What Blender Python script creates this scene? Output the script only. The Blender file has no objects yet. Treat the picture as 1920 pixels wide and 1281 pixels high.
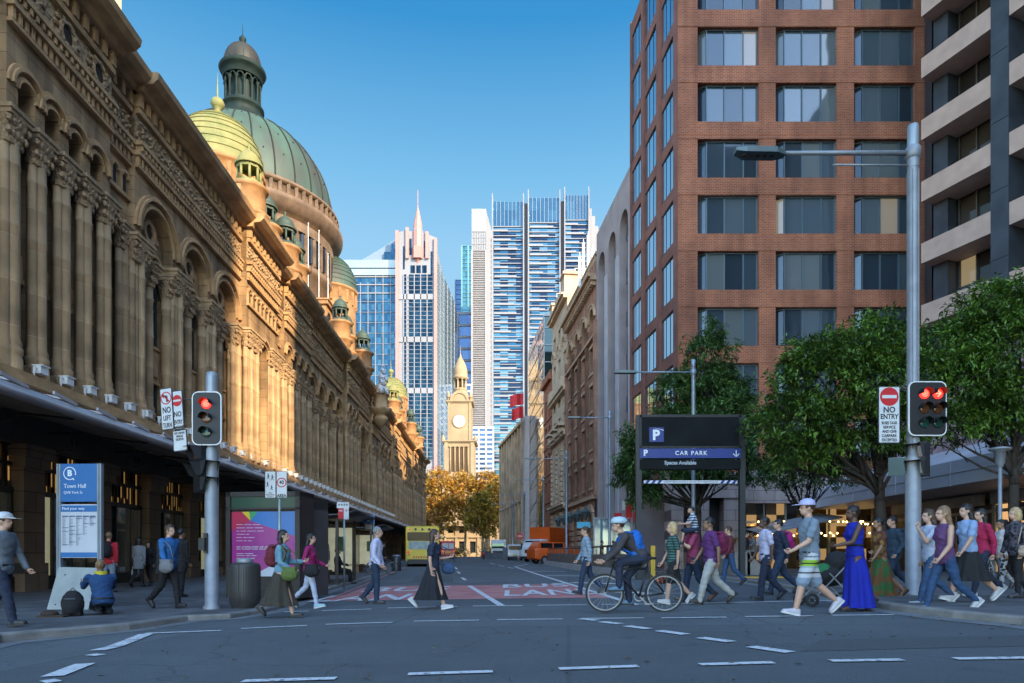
import bpy, bmesh, math, random
import numpy as np
from math import sin, cos, pi, radians as R, sqrt, atan2
from mathutils import Vector, Matrix, Euler
random.seed(7); np.random.seed(7)
sc = bpy.context.scene
col = sc.collection
# ------------------------------------------------------------------ camera
F = 1280.0; CAMZ = 1.02; HY = 1045.0            # focal length in photo pixels, eye height, horizon row
cd = bpy.data.cameras.new('camera'); cam = bpy.data.objects.new('camera', cd); col.objects.link(cam)
cd.sensor_width = 36; cd.lens = 24; cd.clip_end = 6000; cd.clip_start = .05
cd.shift_y = (HY - 640.5) / 1920.0
cam.location = (0, 0, CAMZ); cam.rotation_euler = (pi/2, 0, 0); sc.camera = cam
# ------------------------------------------------------------------ sky and sun
EXPO = 2.4
AZ, EL = R(42), R(27)                           # sun behind the camera to the right
w = bpy.data.worlds.new("World"); sc.world = w; w.use_nodes = True
nt = w.node_tree; bg = nt.nodes['Background']
sky = nt.nodes.new('ShaderNodeTexSky'); sky.sky_type = 'NISHITA'; sky.sun_disc = False
sky.sun_elevation = EL; sky.sun_rotation = pi - AZ; sky.air_density = 1.25; sky.dust_density = .25; sky.ozone_density = 2.2
bg.inputs[1].default_value = .15
def _n(typ, **k):
    n = nt.nodes.new(typ)
    for a_, b_ in k.items(): setattr(n, a_, b_)
    return n
# clear southern sky: deep blue overhead paling to the horizon; the bright northern half round the sun is the physical sky
_tc = _n('ShaderNodeTexCoord'); _sp = _n('ShaderNodeSeparateXYZ'); nt.links.new(_tc.outputs['Generated'], _sp.inputs[0])
_rp = _n('ShaderNodeValToRGB'); nt.links.new(_sp.outputs[2], _rp.inputs[0]); _e = _rp.color_ramp.elements
SKYC = [(0.0,(.55,.80,.95)),(.2,(.44,.72,.94)),(.408,(.327,.631,.92)),(.486,(.205,.533,.855)),(.62,(.046,.305,.665)),(1.0,(.015,.16,.46))]
while len(_e) < len(SKYC): _e.new(.5)
for _i, (_p, _c) in enumerate(SKYC): _e[_i].position = _p; _e[_i].color = (_c[0], _c[1], _c[2], 1)
_sc = _n('ShaderNodeVectorMath', operation='SCALE'); _sc.inputs['Scale'].default_value = 1/(.15*2**EXPO); nt.links.new(_rp.outputs[0], _sc.inputs[0])
_mr = _n('ShaderNodeMapRange', interpolation_type='SMOOTHSTEP'); _mr.inputs[1].default_value = .30; _mr.inputs[2].default_value = -.35
nt.links.new(_sp.outputs[1], _mr.inputs[0])
_mx = _n('ShaderNodeMix', data_type='RGBA'); nt.links.new(_mr.outputs[0], _mx.inputs[0]); nt.links.new(_sc.outputs[0], _mx.inputs[6]); nt.links.new(sky.outputs[0], _mx.inputs[7])
nt.links.new(_mx.outputs[2], bg.inputs[0])
sdir = Vector((sin(AZ)*cos(EL), -cos(AZ)*cos(EL), sin(EL)))
sl = bpy.data.lights.new('sun', 'SUN'); sl.energy = 2.0; sl.angle = R(.5); sl.color = (1, .76, .47)
so = bpy.data.objects.new('sun', sl); col.objects.link(so); so.rotation_euler = sdir.to_track_quat('Z', 'Y').to_euler()
so.location = (40, -60, 80)
sc.view_settings.view_transform = 'Standard'; sc.view_settings.look = 'None'
sc.view_settings.exposure = EXPO; sc.view_settings.gamma = 1
sc.cycles.max_bounces = 6; sc.cycles.diffuse_bounces = 3; sc.cycles.glossy_bounces = 3; sc.cycles.transmission_bounces = 4
sc.cycles.transparent_max_bounces = 8; sc.cycles.caustics_reflective = False; sc.cycles.caustics_refractive = False
try: sc.cycles.use_denoising = True
except Exception: pass
# ------------------------------------------------------------------ ground shape
def sm(a, b, t):
    t = min(1, max(0, (t-a)/(b-a))); return t*t*(3-2*t)
def G(x, y):
    tl = .024*(1 - sm(18, 45, y)); xx = max(-14, min(16, x))
    return tl*xx + .009*max(0, min(y, 140)-14)
def PL(x, y): return -.04 + .009*max(0, min(y, 140)-14)
def PR(x, y): return .26 + (.009*max(0, min(y, 140)-14)) - .2*sm(20, 45, y)
def gp(px, py, f=G):
    Y = 20.0
    lo, hi = 1.5, 400.0
    for _ in range(50):
        Y = (lo+hi)/2; z = CAMZ + (HY-py)/F*Y
        if z > f((px-960)/F*Y, Y): lo = Y
        else: hi = Y
    return Vector(((px-960)/F*Y, Y, f((px-960)/F*Y, Y)))
def at(px, Y): return (px-960)/F*Y
def zt(py, Y): return CAMZ + (HY-py)/F*Y
# ------------------------------------------------------------------ mesh builder
class M:
    def __init__(s): s.v = []; s.f = []; s.m = []; s.s = []; s.mi = 0; s.T = None
    def add(s, vs, fs, sm_=False):
        b = len(s.v)
        if s.T is not None: vs = [tuple(s.T @ Vector(q)) for q in vs]
        s.v += [tuple(q) for q in vs]
        for f in fs: s.f.append(tuple(b+i for i in f)); s.m.append(s.mi); s.s.append(sm_)
        return s
    def box(s, x0, y0, z0, x1, y1, z1):
        return s.add([(x0,y0,z0),(x1,y0,z0),(x1,y1,z0),(x0,y1,z0),(x0,y0,z1),(x1,y0,z1),(x1,y1,z1),(x0,y1,z1)],
              [(0,3,2,1),(4,5,6,7),(0,1,5,4),(1,2,6,5),(2,3,7,6),(3,0,4,7)])
    def quad(s, *p): return s.add(p, [tuple(range(len(p)))])
    def cyl(s, p, q, r0, r1=None, n=12, caps=True, smooth=True):
        r1 = r0 if r1 is None else r1; p = Vector(p); q = Vector(q); d = (q-p)
        if d.length < 1e-6: return s
        d.normalize(); a = d.orthogonal().normalized(); b = d.cross(a)
        vs = [p + (a*cos(2*pi*i/n)+b*sin(2*pi*i/n))*r0 for i in range(n)] + [q + (a*cos(2*pi*i/n)+b*sin(2*pi*i/n))*r1 for i in range(n)]
        s.add(vs, [(i,(i+1)%n,n+(i+1)%n,n+i) for i in range(n)], smooth)
        if caps:
            b0 = len(s.v)-2*n
            s.f += [tuple(b0+i for i in reversed(range(n))), tuple(b0+n+i for i in range(n))]; s.m += [s.mi]*2; s.s += [False]*2
        return s
    def bar(s, p, q, w, h=None, up=(0,0,1)):
        h = h or w; p = Vector(p); q = Vector(q); d = (q-p).normalized(); u = Vector(up)
        a = d.cross(u)
        if a.length < 1e-4: a = d.cross(Vector((1,0,0)))
        a.normalize(); b = a.cross(d); vs = []
        for c in (p, q):
            for i, j in ((-1,-1),(1,-1),(1,1),(-1,1)): vs.append(c + a*w/2*i + b*h/2*j)
        return s.add(vs, [(0,3,2,1),(4,5,6,7),(0,1,5,4),(1,2,6,5),(2,3,7,6),(3,0,4,7)])
    def lathe(s, c, prof, n=16, sx=1, sy=1, smooth=True, a0=0, a1=2*pi):
        full = abs(a1-a0-2*pi) < 1e-6; k = n if full else n+1; vs = []
        for r, z in prof:
            for i in range(k):
                t = a0+(a1-a0)*i/n; vs.append((c[0]+r*cos(t)*sx, c[1]+r*sin(t)*sy, c[2]+z))
        fs = [(j*k+i, j*k+(i+1)%k, (j+1)*k+(i+1)%k, (j+1)*k+i) for j in range(len(prof)-1) for i in range(n)]
        s.add(vs, fs, smooth)
        if full:
            if prof[0][0] > 1e-4: s.add(vs[:k], [tuple(reversed(range(k)))])
            if prof[-1][0] > 1e-4: s.add(vs[-k:], [tuple(range(k))])
        return s
    def loft(s, rings, caps=True, smooth=True):
        n = len(rings[0]); vs = [p for r in rings for p in r]
        s.add(vs, [(j*n+i, j*n+(i+1)%n, (j+1)*n+(i+1)%n, (j+1)*n+i) for j in range(len(rings)-1) for i in range(n)], smooth)
        if caps: s.add(rings[0], [tuple(reversed(range(n)))]); s.add(rings[-1], [tuple(range(n))])
        return s
    def ell(s, c, r, n=14, m=8):
        if not hasattr(r, '__len__'): r = (r,r,r)
        return s.lathe(c, [(sin(pi*j/m)*1.0 if 0 < j < m else 1e-5, -cos(pi*j/m)) for j in range(m+1)], n) if False else s._ell(c, r, n, m)
    def _ell(s, c, r, n, m):
        vs = [(c[0], c[1], c[2]-r[2])]
        for j in range(1, m):
            for i in range(n): vs.append((c[0]+r[0]*sin(pi*j/m)*cos(2*pi*i/n), c[1]+r[1]*sin(pi*j/m)*sin(2*pi*i/n), c[2]-r[2]*cos(pi*j/m)))
        vs.append((c[0], c[1], c[2]+r[2])); L = len(vs)-1
        fs = [(0, 1+(i+1)%n, 1+i) for i in range(n)]
        fs += [(1+j*n+i, 1+j*n+(i+1)%n, 1+(j+1)*n+(i+1)%n, 1+(j+1)*n+i) for j in range(m-2) for i in range(n)]
        fs += [(1+(m-2)*n+i, 1+(m-2)*n+(i+1)%n, L) for i in range(n)]
        return s.add(vs, fs, True)
    def prism(s, pts, y0, y1):                     # polygon in x,z extruded in y
        n = len(pts)
        s.add([(x, y0, z) for x, z in pts]+[(x, y1, z) for x, z in pts],
              [tuple(range(n)), tuple(reversed(range(n, 2*n)))] + [(i, n+i, n+(i+1)%n, (i+1)%n) for i in range(n)]); return s
    def ring(s, cx, cz, r0, r1, y0, y1, a0=0, a1=pi, n=14):
        vs = []
        for i in range(n+1):
            t = a0+(a1-a0)*i/n
            for r, y in ((r0,y0),(r1,y0),(r1,y1),(r0,y1)): vs.append((cx+r*cos(t), y, cz+r*sin(t)))
        fs = [(i*4+j, i*4+(j+1)%4, i*4+4+(j+1)%4, i*4+4+j) for i in range(n) for j in range(4)]
        if abs(a1-a0) < 2*pi-.01: fs += [(3,2,1,0), (n*4,n*4+1,n*4+2,n*4+3)]
        return s.add(vs, fs)
    def archwall(s, x0, x1, z0, z1, hw, zb, zs, y, d, n=12, xc=None):   # sheet with one arched opening and its reveal
        xc = (x0+x1)/2 if xc is None else xc
        Q = lambda a, b, c_, e: s.quad((a,y,b),(c_,y,b),(c_,y,e),(a,y,e))
        if xc-hw > x0+1e-4: Q(x0, z0, xc-hw, z1)
        if x1 > xc+hw+1e-4: Q(xc+hw, z0, x1, z1)
        if zb > z0: Q(xc-hw, z0, xc+hw, zb)
        pts = [(xc-hw*cos(pi*i/n), zs+hw*sin(pi*i/n)) for i in range(n+1)]
        for (a, b), (c_, e) in zip(pts, pts[1:]): s.quad((a,y,b),(c_,y,e),(c_,y,z1),(a,y,z1))
        rv = [(xc-hw, zb)] + pts + [(xc+hw, zb)]
        for (a, b), (c_, e) in zip(rv, rv[1:]+rv[:1]): s.quad((a,y,b),(a,y+d,b),(c_,y+d,e),(c_,y,e))
        return s
    def tube(s, pts, rad, n=8):
        if not hasattr(rad, '__len__'): rad = [rad]*len(pts)
        for i in range(len(pts)-1): s.cyl(pts[i], pts[i+1], rad[i], rad[i+1], n, caps=(i in (0, len(pts)-2)))
        return s
    def build(s, name, mats, parent=None, loc=None, rot=None, fix=True):
        me = bpy.data.meshes.new(name); me.from_pydata(s.v, [], s.f)
        if not hasattr(mats, '__len__'): mats = [mats]
        for m_ in mats: me.materials.append(m_)
        if len(s.f): me.polygons.foreach_set('material_index', s.m); me.polygons.foreach_set('use_smooth', s.s)
        if fix and len(s.f) < 60000:
            bm = bmesh.new(); bm.from_mesh(me); bmesh.ops.recalc_face_normals(bm, faces=bm.faces); bm.to_mesh(me); bm.free()
        me.update(); o = bpy.data.objects.new(name, me); col.objects.link(o)
        if parent: o.parent = parent
        if loc is not None: o.location = loc
        if rot is not None: o.rotation_euler = rot
        return o
def tag(o, label=None, cat=None, group=None, kind=None):
    if label: o['label'] = label
    if cat: o['category'] = cat
    if group: o['group'] = group
    if kind: o['kind'] = kind
    return o
def empty(name, loc=(0,0,0), rz=0, label=None, cat=None, group=None, parent=None):
    o = bpy.data.objects.new(name, None); o.empty_display_size = .3; col.objects.link(o); o.location = loc; o.rotation_euler = (0,0,rz)
    if parent: o.parent = parent
    return tag(o, label, cat, group)
def explode(o):
    bm = bmesh.new(); bm.from_mesh(o.data); bm.faces.ensure_lookup_table(); seen = set(); isl = []
    for f in bm.faces:
        if f.index in seen: continue
        st = [f]; seen.add(f.index); cur = []
        while st:
            a = st.pop(); cur.append(a.index)
            for e in a.edges:
                for g_ in e.link_faces:
                    if g_.index not in seen: seen.add(g_.index); st.append(g_)
        isl.append(set(cur))
    bm.free(); base = o.data.copy()
    for i, s_ in enumerate(isl):
        bm = bmesh.new(); bm.from_mesh(base); bmesh.ops.delete(bm, geom=[f for f in bm.faces if f.index not in s_], context='FACES')
        me = bpy.data.meshes.new(o.data.name); bm.to_mesh(me); bm.free()
        for m_ in base.materials: me.materials.append(m_)
        if i == 0: o.data = me
        else: c = o.copy(); c.data = me; col.objects.link(c)
    return o
def kids(o): return [c for c in bpy.data.objects if c.parent == o]
KID = {}
def dupo(o, parent, loc=None, rz=None, sub=()):
    c = o.copy(); col.objects.link(c); c.parent = parent
    if loc is not None: c.location = loc
    if rz is not None: c.rotation_euler = (0,0,rz)
    for g in sub:
        d = g.copy(); col.objects.link(d); d.parent = c
    return c
def copy_tree(o, parent=None, ch=None):
    c = o.copy(); col.objects.link(c); c.parent = parent
    for k in kids(o): copy_tree(k, c)
    return c
def text(s, size, m, parent, loc, rot=(pi/2,0,0), align='CENTER', ext=.002, sx=1, name='lettering', bold=0, space=1, line=1):
    cu = bpy.data.curves.new(name, 'FONT'); cu.body = s; cu.size = size; cu.align_x = align; cu.align_y = 'CENTER'; cu.extrude = ext
    cu.offset = bold; cu.space_character = space; cu.space_line = line; cu.resolution_u = 3
    t = bpy.data.objects.new('tmp', cu); col.objects.link(t)
    dg = bpy.context.evaluated_depsgraph_get(); me = bpy.data.meshes.new_from_object(t.evaluated_get(dg)); me.name = name
    bpy.data.objects.remove(t); bpy.data.curves.remove(cu)
    me.materials.clear(); me.materials.append(m)
    for v in me.vertices: v.co.x *= sx
    o = bpy.data.objects.new(name, me); col.objects.link(o); o.parent = parent; o.location = loc; o.rotation_euler = rot
    return o
# ------------------------------------------------------------------ materials
def nodes(name):
    m = bpy.data.materials.new(name); m.use_nodes = True; t = m.node_tree; return m, t, t.nodes['Principled BSDF']
def N(t, typ, **k):
    n = t.nodes.new(typ)
    for a, b in k.items(): setattr(n, a, b)
    return n
def c4(c): return (c[0], c[1], c[2], 1)
MC = {}
def mat(name, c, rough=.7, metal=0, var=.15, scale=2.0, bump=0, bscale=30, emit=None, est=0, c2=None, spec=.5, det=5, stretch=None):
    if name in MC: return MC[name]
    m, t, p = nodes(name); L = t.links.new; p.inputs['Roughness'].default_value = rough; p.inputs['Metallic'].default_value = metal
    p.inputs['Specular IOR Level'].default_value = spec
    tc = N(t, 'ShaderNodeTexCoord'); src = tc.outputs['Object']
    if stretch:
        mp = N(t, 'ShaderNodeMapping'); mp.inputs['Scale'].default_value = stretch; L(src, mp.inputs[0]); src = mp.outputs[0]
    if var > 0 or c2:
        n = N(t, 'ShaderNodeTexNoise'); n.inputs['Scale'].default_value = scale; n.inputs['Detail'].default_value = det; L(src, n.inputs[0])
        r = N(t, 'ShaderNodeValToRGB'); L(n.outputs['Fac'], r.inputs[0])
        a = [max(0, x*(1-var)) for x in c]; b = [min(1, x*(1+var)) for x in (c2 or c)]
        if c2: a = c; b = c2
        r.color_ramp.elements[0].position = .32; r.color_ramp.elements[1].position = .68
        r.color_ramp.elements[0].color = c4(a); r.color_ramp.elements[1].color = c4(b); L(r.outputs[0], p.inputs['Base Color'])
    else: p.inputs['Base Color'].default_value = c4(c)
    if bump:
        n2 = N(t, 'ShaderNodeTexNoise'); n2.inputs['Scale'].default_value = bscale; n2.inputs['Detail'].default_value = 3; L(src, n2.inputs[0])
        b_ = N(t, 'ShaderNodeBump'); b_.inputs['Distance'].default_value = bump; L(n2.outputs['Fac'], b_.inputs['Height']); L(b_.outputs[0], p.inputs['Normal'])
    if emit: p.inputs['Emission Color'].default_value = c4(emit); p.inputs['Emission Strength'].default_value = est
    MC[name] = m; return m
def xz(t, src, a='X', b='Z'):
    L = t.links.new; sp = N(t, 'ShaderNodeSeparateXYZ'); cb = N(t, 'ShaderNodeCombineXYZ'); L(src, sp.inputs[0])
    L(sp.outputs[a], cb.inputs[0]); L(sp.outputs[b], cb.inputs[1]); return cb.outputs[0]
def brick(name, c, c2, cm, bw, bh, mort=.01, rough=.85, bump=.01, var=.25, a='X', b='Z', wear=.35, ws=.6):
    m, t, p = nodes(name); L = t.links.new; p.inputs['Roughness'].default_value = rough
    tc = N(t, 'ShaderNodeTexCoord'); v = xz(t, tc.outputs['Object'], a, b)
    br = N(t, 'ShaderNodeTexBrick'); L(v, br.inputs[0]); br.inputs['Color1'].default_value = c4(c); br.inputs['Color2'].default_value = c4(c2)
    br.inputs['Mortar'].default_value = c4(cm); br.inputs['Scale'].default_value = 1; br.inputs['Mortar Size'].default_value = mort
    br.inputs['Brick Width'].default_value = bw; br.inputs['Row Height'].default_value = bh; br.inputs['Bias'].default_value = 0
    n = N(t, 'ShaderNodeTexNoise'); n.inputs['Scale'].default_value = ws; n.inputs['Detail'].default_value = 7; L(tc.outputs['Object'], n.inputs[0])
    mr = N(t, 'ShaderNodeMapRange'); mr.inputs[1].default_value = .3; mr.inputs[2].default_value = .7; mr.inputs[3].default_value = 1-wear; mr.inputs[4].default_value = 1.0+wear*.5
    L(n.outputs['Fac'], mr.inputs[0])
    mp = N(t, 'ShaderNodeMapping'); mp.inputs['Scale'].default_value = (1.6,1.6,.10); L(tc.outputs['Object'], mp.inputs[0]); ns = N(t, 'ShaderNodeTexNoise'); ns.inputs['Scale'].default_value = 1; ns.inputs['Detail'].default_value = 6; L(mp.outputs[0], ns.inputs[0])
    ms = N(t, 'ShaderNodeMapRange'); ms.inputs[1].default_value = .35; ms.inputs[2].default_value = .6; ms.inputs[3].default_value = 1-wear*.9; ms.inputs[4].default_value = 1.05; L(ns.outputs['Fac'], ms.inputs[0])
    mm = N(t, 'ShaderNodeMath', operation='MULTIPLY'); L(mr.outputs[0], mm.inputs[0]); L(ms.outputs[0], mm.inputs[1]); mr = mm
    mx = N(t, 'ShaderNodeVectorMath', operation='SCALE'); L(br.outputs[0], mx.inputs[0]); L(mr.outputs[0], mx.inputs['Scale']); L(mx.outputs[0], p.inputs['Base Color'])
    b_ = N(t, 'ShaderNodeBump'); b_.inputs['Distance'].default_value = bump; b_.inputs['Strength'].default_value = .8
    n3 = N(t, 'ShaderNodeTexNoise'); n3.inputs['Scale'].default_value = 14; L(tc.outputs['Object'], n3.inputs[0])
    ad = N(t, 'ShaderNodeMath', operation='SUBTRACT'); ml = N(t, 'ShaderNodeMath', operation='MULTIPLY'); ml.inputs[1].default_value = .5; L(n3.outputs['Fac'], ml.inputs[0])
    L(ml.outputs[0], ad.inputs[0]); L(br.outputs['Fac'], ad.inputs[1]); L(ad.outputs[0], b_.inputs['Height']); L(b_.outputs[0], p.inputs['Normal'])
    return m
def carved(name, c, c2, scale=5, dist=.12):
    m, t, p = nodes(name); L = t.links.new; p.inputs['Roughness'].default_value = .85
    tc = N(t, 'ShaderNodeTexCoord'); n = N(t, 'ShaderNodeTexNoise'); n.inputs['Scale'].default_value = 1.5; n.inputs['Distortion'].default_value = 1; L(tc.outputs['Object'], n.inputs[0])
    nn = N(t, 'ShaderNodeTexNoise'); nn.inputs['Scale'].default_value = scale*.6; nn.inputs['Distortion'].default_value = 2.5; nn.inputs['Detail'].default_value = 2; L(tc.outputs['Object'], nn.inputs[0])
    v = N(t, 'ShaderNodeTexVoronoi', feature='SMOOTH_F1'); v.inputs['Scale'].default_value = scale; L(tc.outputs['Object'], v.inputs['Vector'])
    ad = N(t, 'ShaderNodeMath', operation='ADD'); L(nn.outputs['Fac'], ad.inputs[0]); L(v.outputs['Distance'], ad.inputs[1])
    r = N(t, 'ShaderNodeValToRGB'); L(n.outputs['Fac'], r.inputs[0]); r.color_ramp.elements[0].color = c4(c); r.color_ramp.elements[1].color = c4(c2); L(r.outputs[0], p.inputs['Base Color'])
    b_ = N(t, 'ShaderNodeBump'); b_.inputs['Distance'].default_value = dist; L(ad.outputs[0], b_.inputs['Height']); L(b_.outputs[0], p.inputs['Normal'])
    return m
def panes(name, tints, cw, ch, a='X', b='Z', rough=.06, metal=.55, wob=.01, off=(0,0), lit=0, litcol=(1,.75,.4), spec=.8, le=.1):
    """curtain-wall glass: every pane its own tint"""
    m, t, p = nodes(name); L = t.links.new; p.inputs['Roughness'].default_value = rough; p.inputs['Metallic'].default_value = metal
    p.inputs['Specular IOR Level'].default_value = spec
    tc = N(t, 'ShaderNodeTexCoord'); v = xz(t, tc.outputs['Object'], a, b)
    o_ = N(t, 'ShaderNodeVectorMath', operation='ADD'); o_.inputs[1].default_value = (off[0], off[1], 0); L(v, o_.inputs[0])
    dv = N(t, 'ShaderNodeVectorMath', operation='DIVIDE'); dv.inputs[1].default_value = (cw, ch, 1); L(o_.outputs[0], dv.inputs[0])
    fl = N(t, 'ShaderNodeVectorMath', operation='FLOOR'); L(dv.outputs[0], fl.inputs[0])
    wn = N(t, 'ShaderNodeTexWhiteNoise', noise_dimensions='4D'); L(fl.outputs[0], wn.inputs['Vector']); oi = N(t, 'ShaderNodeObjectInfo'); L(oi.outputs['Random'], wn.inputs['W'])
    r = N(t, 'ShaderNodeValToRGB'); r.color_ramp.interpolation = 'CONSTANT'; L(wn.outputs['Value'], r.inputs[0]); e = r.color_ramp.elements
    while len(e) < len(tints): e.new(.5)
    for i, c in enumerate(tints): e[i].position = i/len(tints); e[i].color = c4(c)
    L(r.outputs[0], p.inputs['Base Color'])
    n = N(t, 'ShaderNodeTexNoise'); n.inputs['Scale'].default_value = .5; n.inputs['Detail'].default_value = 1
    ad = N(t, 'ShaderNodeVectorMath', operation='ADD'); sc_ = N(t, 'ShaderNodeVectorMath', operation='SCALE'); sc_.inputs['Scale'].default_value = 3.7
    L(fl.outputs[0], sc_.inputs[0]); L(v, ad.inputs[0]); L(sc_.outputs[0], ad.inputs[1]); L(ad.outputs[0], n.inputs[0])
    b_ = N(t, 'ShaderNodeBump'); b_.inputs['Distance'].default_value = wob; L(n.outputs['Fac'], b_.inputs['Height']); L(b_.outputs[0], p.inputs['Normal'])
    if lit:
        gt = N(t, 'ShaderNodeMath', operation='GREATER_THAN'); gt.inputs[1].default_value = 1-lit; sp = N(t, 'ShaderNodeSeparateColor'); L(wn.outputs['Color'], sp.inputs[0]); L(sp.outputs[1], gt.inputs[0])
        ml = N(t, 'ShaderNodeMath', operation='MULTIPLY'); ml.inputs[1].default_value = le; L(gt.outputs[0], ml.inputs[0])
        p.inputs['Emission Color'].default_value = c4(litcol); L(ml.outputs[0], p.inputs['Emission Strength'])
    return m
def leafmat(name, c1, c2, c3=None, trans=.25):
    m, t, p = nodes(name); L = t.links.new; ge = N(t, 'ShaderNodeNewGeometry'); r = N(t, 'ShaderNodeValToRGB'); L(ge.outputs['Random Per Island'], r.inputs[0])
    e = r.color_ramp.elements; e[0].color = c4(c1); e[1].color = c4(c2)
    if c3: k = e.new(.8); k.color = c4(c3)
    tc = N(t, 'ShaderNodeTexCoord'); nz = N(t, 'ShaderNodeTexNoise'); nz.inputs['Scale'].default_value = .9; nz.inputs['Detail'].default_value = 3; L(tc.outputs['Object'], nz.inputs[0])
    mr = N(t, 'ShaderNodeMapRange'); mr.inputs[1].default_value = .35; mr.inputs[2].default_value = .65; mr.inputs[3].default_value = .45; mr.inputs[4].default_value = 1.35; L(nz.outputs['Fac'], mr.inputs[0])
    sv = N(t, 'ShaderNodeVectorMath', operation='SCALE'); L(r.outputs[0], sv.inputs[0]); L(mr.outputs[0], sv.inputs['Scale']); L(sv.outputs[0], p.inputs['Base Color']); p.inputs['Roughness'].default_value = .42; r = sv
    tr = N(t, 'ShaderNodeBsdfTranslucent'); L(r.outputs[0], tr.inputs[0]); mx = N(t, 'ShaderNodeMixShader'); mx.inputs[0].default_value = trans
    L(p.outputs[0], mx.inputs[1]); L(tr.outputs[0], mx.inputs[2]); L(mx.outputs[0], t.nodes['Material Output'].inputs[0]); return m
STONE = brick('sandstone_blocks', (.50,.32,.16), (.39,.24,.115), (.24,.145,.075), 1.1, .52, .011, bump=.02, wear=.55, ws=.5)
STONE2 = mat('sandstone_plain', (.45,.275,.13), .85, var=.3, scale=1.3, bump=.01, bscale=12)
STONE3 = brick('sandstone_shaft', (.44,.28,.14), (.56,.375,.20), (.62,.45,.27), 60, 1.25, .012, bump=.01, wear=.45, ws=.9)
CARVE = carved('sandstone_carved', (.36,.235,.12), (.50,.34,.19), 6, .12)
CARVE2 = carved('sandstone_capital', (.36,.235,.12), (.48,.32,.18), 11, .06)
DARKW = mat('window_dark_glass', (.018,.024,.032), .08, var=.3, scale=1, spec=.6)
STEEL = mat('galvanised_steel', (.27,.285,.30), .5, .35, var=.12, scale=5)
BLACK = mat('black_metal', (.012,.013,.015), .45, .2, var=.3, scale=8)
DGREY = mat('dark_grey_metal', (.05,.052,.056), .4, .4, var=.15, scale=5)
WHITE = mat('white_paint', (.78,.78,.76), .5, var=.05, scale=4)
SIGNW = mat('sign_white', (.62,.63,.63), .45, var=.06, scale=6)
REDP = mat('sign_red', (.55,.012,.018), .45, var=.06)
BLKP = mat('sign_black', (.012,.012,.014), .5, var=0)
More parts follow.
